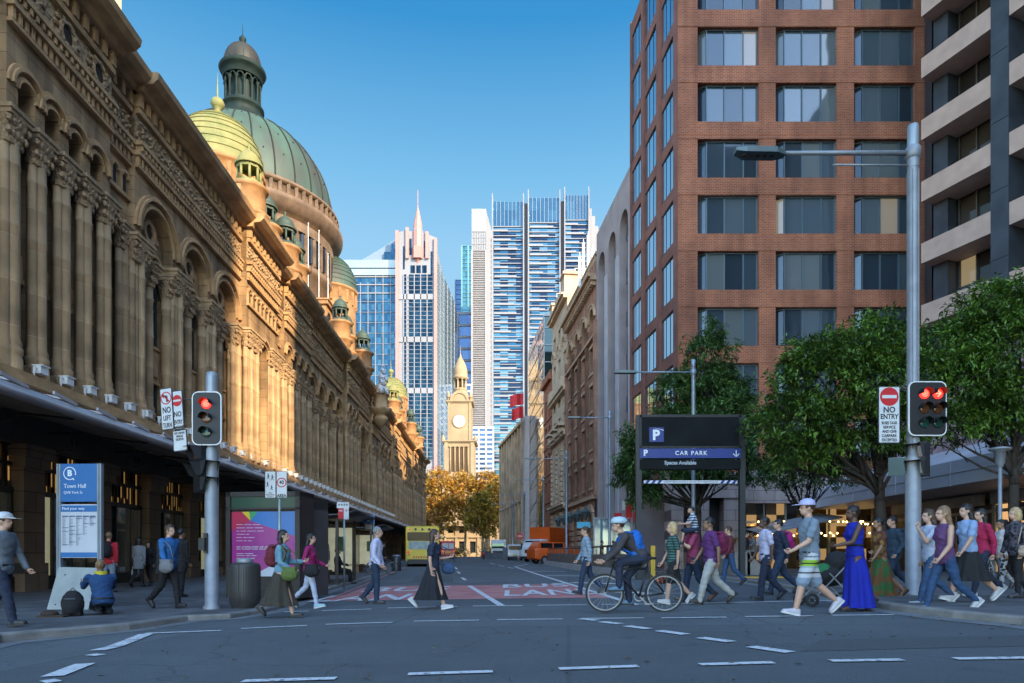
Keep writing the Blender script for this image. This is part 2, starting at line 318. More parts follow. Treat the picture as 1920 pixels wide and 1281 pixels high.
# ------------------------------------------------------------------ asphalt
def asphalt():
    m, t, p = nodes('asphalt'); L = t.links.new; p.inputs['Roughness'].default_value = .82
    tc = N(t, 'ShaderNodeTexCoord'); o = tc.outputs['Object']
    n1 = N(t, 'ShaderNodeTexNoise'); n1.inputs['Scale'].default_value = .35; n1.inputs['Detail'].default_value = 8; n1.inputs['Roughness'].default_value = .65; L(o, n1.inputs[0])
    n2 = N(t, 'ShaderNodeTexNoise'); n2.inputs['Scale'].default_value = 130; n2.inputs['Detail'].default_value = 2; L(o, n2.inputs[0])
    v = N(t, 'ShaderNodeTexVoronoi'); v.inputs['Scale'].default_value = 85; L(o, v.inputs['Vector'])
    r = N(t, 'ShaderNodeValToRGB'); L(n1.outputs['Fac'], r.inputs[0]); e = r.color_ramp.elements; e[0].position = .3; e[1].position = .7
    e[0].color = (.078,.090,.094,1); e[1].color = (.118,.132,.137,1)
    r2 = N(t, 'ShaderNodeMapRange'); r2.inputs[1].default_value = .3; r2.inputs[2].default_value = .7; r2.inputs[3].default_value = .62; r2.inputs[4].default_value = 1.45; L(n2.outputs['Fac'], r2.inputs[0])
    s = N(t, 'ShaderNodeVectorMath', operation='SCALE'); L(r.outputs[0], s.inputs[0]); L(r2.outputs[0], s.inputs['Scale'])
    # worn wheel tracks and a darker re-laid patch
    br = N(t, 'ShaderNodeTexBrick'); mp = N(t, 'ShaderNodeMapping'); mp.inputs['Scale'].default_value = (.16,.11,1); mp.inputs['Rotation'].default_value = (0,0,.12); L(o, mp.inputs[0]); L(mp.outputs[0], br.inputs[0])
    br.inputs['Color1'].default_value = (.86,.86,.87,1); br.inputs['Color2'].default_value = (1.1,1.1,1.1,1); br.inputs['Mortar'].default_value = (.72,.72,.72,1); br.inputs['Scale'].default_value = 1; br.inputs['Mortar Size'].default_value = .004
    br.inputs['Brick Width'].default_value = .9; br.inputs['Row Height'].default_value = .55
    s2 = N(t, 'ShaderNodeVectorMath', operation='MULTIPLY'); L(s.outputs[0], s2.inputs[0]); L(br.outputs[0], s2.inputs[1]); L(s2.outputs[0], p.inputs['Base Color'])
    b_ = N(t, 'ShaderNodeBump'); b_.inputs['Distance'].default_value = .006; L(v.outputs['Distance'], b_.inputs['Height']); L(b_.outputs[0], p.inputs['Normal'])
    # fine cracks, oil stains
    nd = N(t, 'ShaderNodeTexNoise'); nd.inputs['Scale'].default_value = .9; nd.inputs['Detail'].default_value = 6; L(o, nd.inputs[0]); av = N(t, 'ShaderNodeVectorMath', operation='ADD'); L(o, av.inputs[0]); L(nd.outputs['Color'], av.inputs[1])
    vc = N(t, 'ShaderNodeTexVoronoi', feature='DISTANCE_TO_EDGE'); vc.inputs['Scale'].default_value = .22; L(av.outputs[0], vc.inputs['Vector'])
    mc = N(t, 'ShaderNodeMapRange'); mc.inputs[1].default_value = 0; mc.inputs[2].default_value = .004; mc.inputs[3].default_value = .55; mc.inputs[4].default_value = 1; L(vc.outputs['Distance'], mc.inputs[0])
    n4 = N(t, 'ShaderNodeTexNoise'); n4.inputs['Scale'].default_value = 1.7; n4.inputs['Detail'].default_value = 4; L(o, n4.inputs[0]); m4 = N(t, 'ShaderNodeMapRange'); m4.inputs[1].default_value = .62; m4.inputs[2].default_value = .75; m4.inputs[3].default_value = 1; m4.inputs[4].default_value = .68; L(n4.outputs['Fac'], m4.inputs[0])
    mm = N(t, 'ShaderNodeMath', operation='MULTIPLY'); L(mc.outputs[0], mm.inputs[0]); L(m4.outputs[0], mm.inputs[1]); s3 = N(t, 'ShaderNodeVectorMath', operation='SCALE'); L(s2.outputs[0], s3.inputs[0]); L(mm.outputs[0], s3.inputs['Scale']); L(s3.outputs[0], p.inputs['Base Color']); return m
ASPH = asphalt()
def paint(name, c, wear=.55):
    m, t, p = nodes(name); L = t.links.new; p.inputs['Roughness'].default_value = .7; tc = N(t, 'ShaderNodeTexCoord')
    n = N(t, 'ShaderNodeTexNoise'); n.inputs['Scale'].default_value = 14; n.inputs['Detail'].default_value = 8; n.inputs['Roughness'].default_value = .75; L(tc.outputs['Object'], n.inputs[0])
    r = N(t, 'ShaderNodeValToRGB'); L(n.outputs['Fac'], r.inputs[0]); e = r.color_ramp.elements; e[0].position = wear*.62; e[1].position = wear*.62+.1
    e[0].color = (.09,.09,.09,1); e[1].color = c4(c); L(r.outputs[0], p.inputs['Base Color']); return m
LINE = paint('road_line_paint', (.66,.66,.66), .60); REDL = mat('red_lane_surface', (.42,.14,.135), .85, var=.25, scale=1.6, bump=.004, bscale=90, c2=(.52,.22,.20))
def sheet(name, xs, ys, f, m, kind='structure', skirt=0):
    b = M(); nx = len(xs)
    vs = [(x, y, f(x, y)) for y in ys for x in xs]
    b.add(vs, [(j*nx+i, j*nx+i+1, (j+1)*nx+i+1, (j+1)*nx+i) for j in range(len(ys)-1) for i in range(nx-1)], True)
    return tag(b.build(name, m, fix=False), kind=kind)
ys = [-120,-60,-20] + [i*1.5 for i in range(0, 32)] + list(range(48, 150, 6)) + [180, 260, 400]
xs = [-160,-80,-40,-20,-16,-14]+[i for i in range(-12, 16, 2)]+[16,20,30,60,160]
sheet('road', xs, ys, G, ASPH)
g = M(); g.box(-2500,-2500,-3,2500,2500,-1.6); tag(g.build('ground', mat('far_ground', (.10,.10,.10), .9)), kind='structure')
def poly_on(b, pts, f, dz, step=1.2):               # polygon laid on the ground, triangulated finely
    bm = bmesh.new(); vs = [bm.verts.new((p[0], p[1], 0)) for p in pts]; bm.faces.new(vs)
    bmesh.ops.triangulate(bm, faces=bm.faces)
    for _ in range(6):
        es = [e for e in bm.edges if e.calc_length() > step]
        if not es: break
        bmesh.ops.subdivide_edges(bm, edges=es, cuts=1); bmesh.ops.triangulate(bm, faces=bm.faces)
    bm.verts.ensure_lookup_table(); b.add([(v.co.x, v.co.y, f(v.co.x, v.co.y)+dz) for v in bm.verts], [tuple(v.index for v in fa.verts) for fa in bm.faces]); bm.free()
# ------------------------------------------------------------------ pavements with kerbs
def resample(pts, d=.8):
    out = []
    for a, b in zip(pts, pts[1:]):
        n = max(1, int((Vector(b)-Vector(a)).length/d))
        out += [tuple(Vector(a).lerp(Vector(b), i/n)) for i in range(n)]
    return out+[tuple(pts[-1])]
PAVE = brick('paving_slabs', (.115,.118,.122), (.14,.14,.142), (.05,.05,.052), 1.2, .9, .012, a='X', b='Y', bump=.004, wear=.4, ws=1.2)
KERB = mat('kerb_stone', (.20,.19,.175), .85, var=.25, scale=3, bump=.006, bscale=40)
def pavement(name, edge, f, inner, side):
    """edge: kerb line (x,y) list, inner: closing points; side = -1 pavement left of the line"""
    e = resample(edge); b = M()
    poly_on(b, e+inner, f, 0, 2.5)
    tag(b.build(name, PAVE), kind='structure')
    k = M(); n = len(e); off = []
    for i in range(n):
        t = Vector(e[min(i+1, n-1)])-Vector(e[max(i-1, 0)]); t.normalize(); off.append((t.y*side, -t.x*side))
    r = []
    for (x, y), (ox, oy) in zip(e, off):
        zt_ = f(x, y); zb = G(x, y)-.05
        r.append([(x+ox*.16, y+oy*.16, zt_-.1), (x+ox*.16, y+oy*.16, zt_+.006), (x-ox*.005, y-oy*.005, zt_+.006), (x-ox*.03, y-oy*.03, zt_-.02), (x-ox*.04, y-oy*.04, zb)])
    k.loft(r, caps=False, smooth=False); tag(k.build(name.replace('pavement', 'kerb'), KERB, fix=False), kind='structure')
    gt = M()
    rr = [[(x-ox*.05, y-oy*.05, G(x, y)+.006), (x-ox*.38, y-oy*.38, G(x-ox*.38, y-oy*.38)+.006)] for (x, y), (ox, oy) in zip(e, off)]
    for a, c in zip(rr, rr[1:]): gt.quad(a[0], a[1], c[1], c[0])
    tag(gt.build('gutter', mat('gutter_concrete', (.17,.175,.175), .85, var=.2, scale=2)), kind='structure')
LK = [gp(*q)[:2] for q in ((-260,1262),(0,1206),(110,1195),(240,1182),(350,1165),(430,1160),(490,1150),(535,1138),(562,1125),(600,1112),(667,1092.5),(706,1077),(740,1066))]
LK = [tuple(q) for q in LK] + [(-8.8,52),(-9.3,66),(-10.4,90),(-12.5,140)]
pavement('pavement_left', LK, PL, [(-40,140),(-40,4)], -1)
RK = [gp(*q)[:2] for q in ((2300,1222),(1920,1172),(1790,1160),(1711,1150),(1660,1143),(1610,1134),(1560,1122),(1500,1108),(1440,1098),(1385,1090))]
RK = [tuple(q) for q in RK]
pavement('pavement_right', RK+[(RK[-1][0]-.1, 30), (RK[-1][0]-.6, 42)], PR, [(11,44),(40,44),(40,8)], 1)
pavement('pavement_far', [(4.9,43),(3.9,60),(3.0,76),(1.0,100),(-2.5,140)], lambda x, y: G(x,y)+.12, [(20,140),(20,43)], 1)
# ------------------------------------------------------------------ road markings
mk = M()
def dash(a, b, wdt, bb=mk):                        # line between two photo points, width in metres
    p, q = gp(*a), gp(*b); d = (q-p); d.z = 0; d.normalize(); o = Vector((-d.y, d.x, 0))*wdt/2
    poly_on(bb, [(p-o)[:2], (q-o)[:2], (q+o)[:2], (p+o)[:2]], G, .012, 2)
for r_ in ([(455,1279,630,1274),(765,1266,924,1261),(1048,1256,1197,1251),(1312,1248,1450,1244),(1557,1241,1692,1239),(1790,1237,1960,1235)],):
    for a in r_: dash(a[:2], a[2:], .13)
for a in [(452,1180,576,1174),(611,1172,736,1168),(776,1166,898,1164),(932,1163,1055,1162),(1090,1161,1207,1160),(1240,1160,1362,1158.5),(1397,1157.5,1525,1156),(1560,1155,1677,1154)]: dash(a[:2], a[2:], .11)
for a in [(272,1189,414,1183.5),(533,1148,578,1147),(604,1146,696,1143),(727,1141,818,1139),(846,1139,858,1138.5),(886,1137.5,980,1136.5),(1008,1136,1100,1135),(1128,1134.5,1320,1132),(1320,1132,1500,1128),(1500,1128,1640,1126)]: dash(a[:2], a[2:], .12)
for a in [(1088,1161.5,1120,1164.5),(1127,1167,1163,1171),(1175,1175,1216,1180.5),(1235,1184,1286,1191),(1312,1197,1372,1205),(1408,1214,1482,1225)]: dash(a[:2], a[2:], .16)
for a in [(98,1270,160,1246),(168,1231,190,1228),(182,1221,214,1214),(216,1213,245,1202),(247,1201,274,1190),(80,1281,110,1277)]: dash(a[:2], a[2:], .2)
dash((880,1099), (941,1137), .15); dash((965,1063),(1192,1135),.15); dash((965,1063),(990,1058),.12)
for a in [(994,1071.5,1060,1072),(1024,1080,1090,1080.5),(1073,1093,1185,1096),(1160,1111,1215,1113.5)]: dash(a[:2], a[2:], .35)
for a in [(846,1059.5,850,1062),(853,1064,857,1068),(858,1072,862,1076),(866,1083.5,873,1088.5)]: dash(a[:2], a[2:], .14)
for a in [(918,1056,928,1058.5),(934,1060,946,1062.5),(952,1064,962,1066)]: dash(a[:2], a[2:], .12)
tag(mk.build('road_markings', LINE, fix=False), kind='structure')
rb = M()
tl = [(x, 24.2) for x in (-4.6, 1.7)]
RB = [gp(*q)[:2] for q in ((612,1127),(680,1103),(740,1099),(880,1098),(1063,1095.5),(1145,1121.5),(1000,1122),(800,1125))]
poly_on(rb, RB, G, .006, 1.2); tag(rb.build('bus_lane_surface', REDL, fix=False), kind='structure')
rl = M()
dash((612,1126),(760,1064),.1,rl)
tag(rl.build('bus_lane_edge_line', REDL, fix=False), kind='structure')
def road_text(s, cx, y0, y1, wdt):
    o = text(s, 1, LINE, None, (0,0,0), rot=(0,0,0), ext=0, name='road_markings', bold=.02, space=1.1)
    me = o.data; xs_ = [v.co.x for v in me.vertices]; ys_ = [v.co.y for v in me.vertices]; a, b, c_, d = min(xs_), max(xs_), min(ys_), max(ys_)
    for v in me.vertices:
        x = cx+((v.co.x-a)/(b-a)-.5)*wdt; y = y0+(v.co.y-c_)/(d-c_)*(y1-y0); v.co = (x, y, G(x, y)+.016)
    tag(o, kind='structure')
pa = gp(725,1116); pb = gp(1012,1112)
road_text('LANE', -3.55, 16.8, 19.2, 3.0); road_text('BUS', -3.3, 20.6, 22.9, 2.6)
road_text('LANE', 1.0, 17.2, 19.7, 2.4); road_text('BUS', .75, 21.1, 23.3, 2.1)

# re-laid patches, covers and litter
pt_ = M(); poly_on(pt_, [gp(*q)[:2] for q in ((1500,1222),(1920,1212),(1920,1192),(1540,1200))], G, .004, 1); poly_on(pt_, [gp(*q)[:2] for q in ((770,1092),(850,1092),(848,1080),(780,1080))], G, .004, 1)
tag(pt_.build('road_patch', mat('asphalt_patch', (.072,.082,.086), .85, var=.3, scale=60, det=3, bump=.004, bscale=90), fix=False), kind='structure')
rnd = random.Random(12); b = M()
for k in range(170):
    if k < 110: q_ = gp(rnd.uniform(1450,1920), rnd.uniform(1095,1200)); f_ = PR if q_.x > 8 and q_.y > 12 else G
    else: q_ = gp(rnd.uniform(60,1500), rnd.uniform(1140,1278)); f_ = PL if q_.x < -7 else G
    z = max(f_(q_.x,q_.y), G(q_.x,q_.y))+.012; a = rnd.uniform(0,6.28); s = rnd.uniform(.02,.05); b.add([(q_.x+s*cos(a),q_.y+s*sin(a),z),(q_.x+s*.4*cos(a+1.6),q_.y+s*.4*sin(a+1.6),z+.01),(q_.x-s*cos(a),q_.y-s*sin(a),z),(q_.x+s*.4*cos(a-1.6),q_.y+s*.4*sin(a-1.6),z+.004)], [(0,1,2,3)])
tag(b.build('fallen_leaves', leafmat('dry_leaf', (.16,.09,.03),(.30,.20,.09),(.10,.05,.02)), fix=False), 'scattered small dry leaves on road and pavement', 'leaves', kind='stuff')
# ------------------------------------------------------------------ the long sandstone market building
QA = .0242
qvb = empty('market_building', (-14.0, 0, -.05), pi/2+QA, 'long Romanesque sandstone building with green copper domes and a street awning', 'building')
ST, S2, SH = STONE, STONE2, STONE3
# u along the street, y negative = towards the street, z up
WL = M()      # wall sheets
MO = M()      # mouldings
def arch_mould(b, cx, cz, r, w_, y, pr):
    b.ring(cx, cz, r, r+w_*.45, y-pr, y+.02); b.ring(cx, cz, r+w_*.45, r+w_, y-pr*.55, y+.02)
# one shaft cluster, one single shaft
def col_mesh(name, n, r, z0, z1, wid):
    b = M(); H = z1-z0
    b.mi = 0
    offs = [0] if n == 1 else [(-wid/2+wid*i/(n-1)) for i in range(n)]
    for i, o in enumerate(offs):
        rr = r*(1.25 if (n > 1 and i == n//2) else 1); y = -.1 if i == n//2 else -.02
        b.lathe((o, y, 0), [(rr*1.45, 0), (rr*1.45, .35), (rr*1.2, .42), (rr*1.5, .52), (rr*1.5, .62), (rr*1.15, .7), (rr*1.35, .78), (rr*1.05, .92), (rr, 1.0), (rr, H*.55), (rr*1.07, H*.555), (rr*1.07, H*.56+.06), (rr, H*.56+.08), (rr*.97, H-1.55), (rr*1.1, H-1.5), (rr*1.1, H-1.42), (rr*.95, H-1.4), (rr*.95, H-.9)], 12)
    b.mi = 1
    w2 = wid/2+r
    b.loft([[(x*k, -.02+y*k2, z) for x, y in ((-w2,.12),(-w2,-r),(-w2*.5,-r*1.5),(w2*.5,-r*1.5),(w2,-r),(w2,.12))] for z, k, k2 in ((H-.95,1.0,1),(H-.85,1.1,1.1),(H-.75,1.02,1.05),(H-.45,1.15,1.4),(H-.25,1.28,1.7))])
    for i in range(5):
        x = -w2*1.15+w2*2.3*i/4
        b.ell((x, -r*2.1, H-.38), (.09,.07,.12), 8, 5); b.ell((x*.85, -r*1.75, H-.66), (.08,.06,.12), 8, 5)
    b.mi = 0
    b.box(-w2*1.3, -r*2.7, H-.25, w2*1.3, .2, H-.12); b.box(-w2*1.4, -r*3.0, H-.12, w2*1.4, .2, H)
    return b
CL = {}
def column(kind, u, y=0):
    z0, z1 = {'big': (6.3, 13.3), 'sg': (6.3, 13.0), 'n': (6.3, 13.55)}[kind]
    if kind not in CL:
        n, r, wd = {'big': (4, .15, .72), 'sg': (1, .2, 0), 'n': (3, .14, .42)}[kind]
        o = col_mesh('column', n, r, z0, z1, wd).build('column', [SH, CARVE2], qvb); o.location = (u, y+.13, z0); CL[kind] = o
    else: dupo(CL[kind], qvb, (u, y+.13, z0))
WIN = {}
def window(u, z, y, wd, h, key):
    if key not in WIN:
        g = M(); g.box(-wd/2, .02, 0, wd/2, .05, h); o = g.build('window', DARKW, qvb); o.location = (u, y, z)
        f = M(); f.box(-wd/2, -.05, 0, -wd/2+.07, .02, h); f.box(wd/2-.07, -.05, 0, wd/2, .02, h); f.box(-.035, -.04, 0, .035, .02, h)
        for k in range(1, int(h/1.6)+1): f.box(-wd/2, -.03, k*1.6-.03, wd/2, .02, k*1.6+.03)
        fo = f.build('frame', mat('window_frame_green', (.05,.06,.05), .5, var=.2), o); WIN[key] = (o, fo)
    else:
        o, fo = WIN[key]; dupo(o, qvb, (u, y, z), sub=(fo,))
def entab(b, u0, u1, y, ends=True):
    """string course, dentils, frieze rails, corbel table, cornice and parapet from u0 to u1 standing y proud"""
    b.mi = 0
    b.box(u0, y-.16, 15.95, u1, y+.1, 16.05); b.box(u0, y-.22, 16.42, u1, y+.1, 16.6); b.box(u0, y-.3, 16.8, u1, y+.1, 16.95)
    n = int((u1-u0)/.26)
    for i in range(n):
        u = u0+(i+.5)*(u1-u0)/n
        b.box(u-.06, y-.14, 16.1, u+.06, y+.02, 16.42)
        if i % 2 == 0: b.box(u-.11, y-.24, 18.25, u+.11, y+.02, 18.75)
        b.box(u-.05, y-.27, 16.6, u+.05, y+.02, 16.78)
    b.box(u0, y-.2, 18.0, u1, y+.1, 18.2)
    # cornice built as a stepped moulding
    pr = [(-.0,18.75),(-.38,18.75),(-.46,18.95),(-.8,19.0),(-.98,19.18),(-1.02,19.4),(-.9,19.44),(.3,19.5)]
    e = .18 if ends else 0
    b.add([(u0-e, y+p, z) for p, z in pr]+[(u1+e, y+p, z) for p, z in pr],
          [(i, i+1, len(pr)+i+1, len(pr)+i) for i in range(len(pr)-1)]+[tuple(range(len(pr))), tuple(reversed(range(len(pr), 2*len(pr))))])
    b.box(u0, y+.42, 19.45, u1, y+.95, 19.95); b.box(u0, y+.35, 20.8, u1, y+1.0, 20.93); b.box(u0, y+.42, 20.93, u1, y+.95, 21.02)
FR = M(); BAL = M()
def frieze(u0, u1, y, kind='scroll'):
    FR.box(u0, y-.05, 16.95, u1, y+.05, 18.0)
    n = max(1, round((u1-u0)/(.78 if kind == 'scroll' else 1.7)))
    for i in range(n):
        u = u0+(i+.5)*(u1-u0)/n
        if kind == 'scroll':
            for k in range(9):
                a = k*.95+ (i % 2)*pi; r = .34-.03*k
                FR.ell((u+r*cos(a), y-.08, 17.48+r*sin(a)), (.085,.07,.085), 6, 4)
            FR.ell((u, y-.09, 17.48), (.07,.08,.07), 6, 4)
            for sx_ in (-1, 1): FR.ell((u+sx_*.33, y-.07, 17.48+.33*sx_), (.12,.05,.07), 6, 4)
        else:
            FR.ring(u, 17.48, .3, .42, y-.16, y, 0, 2*pi, 16)
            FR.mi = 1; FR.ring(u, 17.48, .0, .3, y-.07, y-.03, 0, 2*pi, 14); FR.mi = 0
            for k in range(10):
                a = k*2*pi/10; FR.ell((u+.62*cos(a)*.9, y-.08, 17.48+.42*sin(a)), (.15,.07,.09), 6, 4)
def balustrade(u0, u1, y):
    n = max(2, int((u1-u0)/.42)); L_ = (u1-u0)/n
    for i in range(n):
        x0 = u0+i*L_; BAL.archwall(x0, x0+L_, 19.95, 20.85, L_*.27, 20.1, 20.6, y+.52, .12, 6)
def top(u0, u1, y, fk='scroll', proj=True):
    entab(MO, u0, u1, y, proj); frieze(u0, u1, y, fk); balustrade(u0, u1, y)
    MO.box(u0-.05, y+.3, 19.5, u0+.55, y+1.05, 21.1)
    MO.box(u1-.55, y+.3, 19.5, u1+.05, y+1.05, 21.1)
    WL.box(u0, y, 16.4, u1, y+.3, 19.4)
def sides(u0, u1, y, z1=19.0):
    if y < 0:
        for u in (u0, u1): WL.quad((u, y, 5.2), (u, .6, 5.2), (u, .6, z1), (u, y, z1))
def mod_N(u0, u1, y, n, fk='hole'):
    p = (u1-u0-.5)/n; a = u0+.25
    WL.quad((u0,y,5.2),(u0+.25,y,5.2),(u0+.25,y,16.4),(u0,y,16.4)); WL.quad((u1-.25,y,5.2),(u1,y,5.2),(u1,y,16.4),(u1-.25,y,16.4))
    for i in range(n):
        c = a+(i+.5)*p
        WL.archwall(c-p/2, c+p/2, 5.2, 16.4, p*.31, 6.6, 14.35, y, .75)
        arch_mould(MO, c, 14.35, p*.31+.01, .13, y, .08); arch_mould(MO, c, 14.35, p*.31+.26, .2, y, .14)
        MO.box(c-p*.31, y+.35, 9.2, c+p*.31, y+.7, 9.9); MO.box(c-p*.31, y+.3, 9.05, c+p*.31, y+.7, 9.2)
        window(c, 6.6, y+.7, p*.62+.1, 8.3, 'n')
    for i in range(n+1): column('n', a+i*p, y-.02)
    sides(u0, u1, y); top(u0, u1, y, fk)
def mod_B(u0, u1, y, n):
    p = (u1-u0)/n
    for i in range(n):
        c = u0+(i+.5)*p; hw = p*.37
        WL.archwall(c-p/2, c+p/2, 5.2, 16.4, hw, 6.6, 13.75, y, .55, 16)
        arch_mould(MO, c, 13.75, hw+.01, .2, y, .1); arch_mould(MO, c, 13.75, hw+.3, .2, y, .2)
        # inner tracery plate with two lights and a roundel
        yy = y+.4
        WL.box(c-hw, yy, 6.6, c-hw+.12, yy+.2, 14); WL.box(c+hw-.12, yy, 6.6, c+hw, yy+.2, 14)
        q = hw-.12
        for sx_ in (-1, 1):
            cc = c+sx_*q/2
            WL.archwall(cc-q/2, cc+q/2, 12.9, 13.75, q*.36, 12.9, 13.05, yy, .22, 10)
            MO.ring(cc, 13.05, q*.36, q*.36+.11, yy-.09, yy+.02)
            window(cc, 6.6, yy+.22, q, 7.2, 'b')
            for zb in (8.3, 9.75): MO.box(cc-q/2, yy+.05, zb, cc+q/2, yy+.24, zb+.1)
            MO.box(cc-q/2, yy+.12, 8.4, cc+q/2, yy+.22, 9.75); MO.box(cc-q*.33, yy+.05, 8.6, cc+q*.33, yy+.12, 9.6)
        pts = [(c+hw*cos(pi*k/14), 13.75+hw*sin(pi*k/14)) for k in range(15)]
        WL.add([(x, yy, z) for x, z in pts], [tuple(range(15))])
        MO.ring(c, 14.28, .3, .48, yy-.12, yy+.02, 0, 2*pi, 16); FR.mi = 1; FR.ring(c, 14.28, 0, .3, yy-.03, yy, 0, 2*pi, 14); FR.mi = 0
        for k in range(6): FR.ell((c+.75*cos(pi*(k+.5)/6), yy-.03, 13.95+.7*sin(pi*(k+.5)/6)), (.13,.06,.13), 6, 4)
        column('sg', c, yy-.05)
        column('sg', c-hw+.1, y+.2); column('sg', c+hw-.1, y+.2)
    for i in range(n+1): column('big', min(max(u0+i*p, u0+.3), u1-.3), y-.02)
    sides(u0, u1, y); top(u0, u1, y)
def mod_P(u0, u1, y, big=False):
    """pier bay: pilasters, narrow blind arcade above, one tall arch"""
    c = (u0+u1)/2; W_ = u1-u0; hw = min(.62 if not big else W_*.33, W_*.33)
    zs = 12.6 if not big else 12.2
    WL.archwall(u0, u1, 5.2, 16.4, hw, 6.4, zs, y, .5, 16, c)
    arch_mould(MO, c, zs, hw+.01, .16, y, .12); MO.ring(c, zs, hw+.24, hw+.4, y-.2, y)
    window(c, 6.4, y+.5, hw*2+.1, zs+hw-6.3, 'p%d%d' % (big, round(hw*100)))
    for u in ((u0+.32, u1-.32) if W_ < 4 or big else (u0+.35, u0+1.25, u1-1.25, u1-.35)): column('n' if W_ < 3 else 'big', u, y-.05)
    n = max(2, int(W_/.62)); MO.box(u0, y-.12, 14.6, u1, y+.05, 14.75)
    for i in range(n):
        x = u0+(i+.5)*W_/n; MO.ring(x, 15.35, .17, .27, y-.12, y+.02, 0, pi, 8); MO.box(x-.31, y-.1, 14.75, x-.2, y+.02, 15.4)
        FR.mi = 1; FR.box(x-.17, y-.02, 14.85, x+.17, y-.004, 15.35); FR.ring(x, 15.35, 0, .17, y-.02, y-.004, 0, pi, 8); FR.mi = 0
    if big:
        for k in range(5):
            FR.ring(c, zs-.2-k*1.1, .28, .36, y+.3, y+.45, 0, 2*pi, 12)
        for x in (-hw*.5, 0, hw*.5): MO.box(c+x-.06, y+.3, 6.4, c+x+.06, y+.45, zs+hw*.8)
        for k in range(3): MO.box(c-hw, y+.32, 8+k*1.8, c+hw, y+.45, 8.12+k*1.8)
    sides(u0, u1, y); top(u0, u1, y)
SEQ = [('B',9,18.6,0,3),('N',18.9,24.0,-.45,4),('P',24.0,26,-.0,0),('B',26,36.6,-.25,3),('P',36.6,41.8,-.65,0),('P',41.8,44.2,0,0),('N',44.2,50.6,-.3,4),
       ('B',50.6,62,0,4),('N',62,67.6,-.5,3),('G',67.6,74.4,-.1,0),('P',74.4,80,-.5,0),('B',80,91,0,4),('P',91,96,-.5,0),('N',96,102,-.1,4),('B',102,113,0,4),('P',113,118,-.5,0),('N',118,126,-.2,5),('P',126,131,-.55,0)]
for k, a, b_, y, n in SEQ:
    if k == 'N': mod_N(a, b_, y, n, 'hole' if a < 30 else 'scroll')
    elif k == 'B': mod_B(a, b_, y, n)
    elif k == 'P': mod_P(a, b_, y)
    else: mod_P(a, b_, y, True)
WL.mi = 0
WL.quad((18.6,0,5.2),(18.9,0,5.2),(18.9,0,19),(18.6,0,19))
WL.box(9, 1.3, 5.2, 130.9, 29, 20.6); WL.quad((131,-.55,-1),(131,28,-1),(131,28,21),(131,-.55,21))
# moulding over the awning
MO.box(9, -.75, 5.75, 131, .1, 5.9); MO.box(9, -.95, 5.9, 131, .1, 6.08); MO.box(9, -.8, 6.08, 131, .1, 6.28)
for i in range(4, 50):                                    # little floodlight boxes stand on the ledge
    pass
WL.build('wall', ST, qvb); MO.build('moulding', S2, qvb); FR.build('carved_frieze', [CARVE, mat('dark_recess_stone', (.03,.022,.016), .9)], qvb); BAL.build('balustrade', S2, qvb, fix=False)  # second frieze material paints the shade inside roundels and blind arches near-black
# ---- street-level piers, shopfronts and transoms
PIER = M()
PIER.box(0,-.35,0,1.05,.8,.9); PIER.box(.06,-.28,.9,.99,.8,3.7); PIER.box(-.05,-.4,3.7,1.1,.8,4.0); PIER.box(-.15,-.5,4.0,1.2,.8,4.35)
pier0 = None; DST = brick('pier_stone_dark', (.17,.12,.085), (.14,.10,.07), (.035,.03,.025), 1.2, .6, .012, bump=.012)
BRZ = mat('shopfront_bronze', (.035,.030,.026), .4, .3, var=.3, scale=6)
SHG = panes('shop_window_glass', [(.34,.38,.36),(.50,.50,.44),(.22,.26,.28),(.42,.37,.30)], .85, 3.1, rough=.03, metal=.75, lit=.3, le=.05, litcol=(.8,.8,.5))
STG = panes('stained_glass_transom', [(.30,.13,.03),(.05,.11,.05),(.26,.17,.04),(.05,.04,.05),(.17,.05,.03),(.05,.05,.07)], .2, .55, rough=.3, metal=0, lit=.4, litcol=(1,.55,.16), le=.07)
u = 9.0; shop0 = None; i = 0
while u < 130:
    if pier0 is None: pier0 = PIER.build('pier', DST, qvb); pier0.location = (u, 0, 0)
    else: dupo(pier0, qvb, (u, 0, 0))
    if shop0 is None:
        b = M(); b.box(0, .45, .5, 2.55, .5, 3.0); shop0 = b.build('shop_window', SHG, qvb); shop0.location = (u+1.05, -.36, 0)
        f = M(); f.box(0,.3,0,2.55,.6,.5); f.box(0,.33,2.95,2.55,.5,3.1); f.box(0,.33,3.72,2.55,.5,3.84); f.box(0,.33,4.3,2.55,.6,5.3)
        for x in (0, .75, 1.7, 2.47): f.box(x,.36,.5,x+.08,.46,3.0)
        for x in range(12): f.box(x*.213,.38,3.1,x*.213+.035,.46,4.3)
        for z in (4.4,4.6,4.8,5.0): f.box(0,.2,z,2.55,.31,z+.06)
        fo = f.build('frame', BRZ, shop0); s_ = M(); s_.box(0,.45,3.1,2.55,.47,4.3); so_ = s_.build('stained_glass', STG, shop0)
    else: dupo(shop0, qvb, (u+1.05, -.36, 0), sub=(fo, so_))
    u += 3.6; i += 1
b = M(); b.box(9, .6, -1, 131, 1.2, 5.3); b.box(9,-.2,4.35,131,.8,5.75); b.build('shopfront_wall', mat('dark_interior_wall', (.07,.058,.048), .8), qvb)
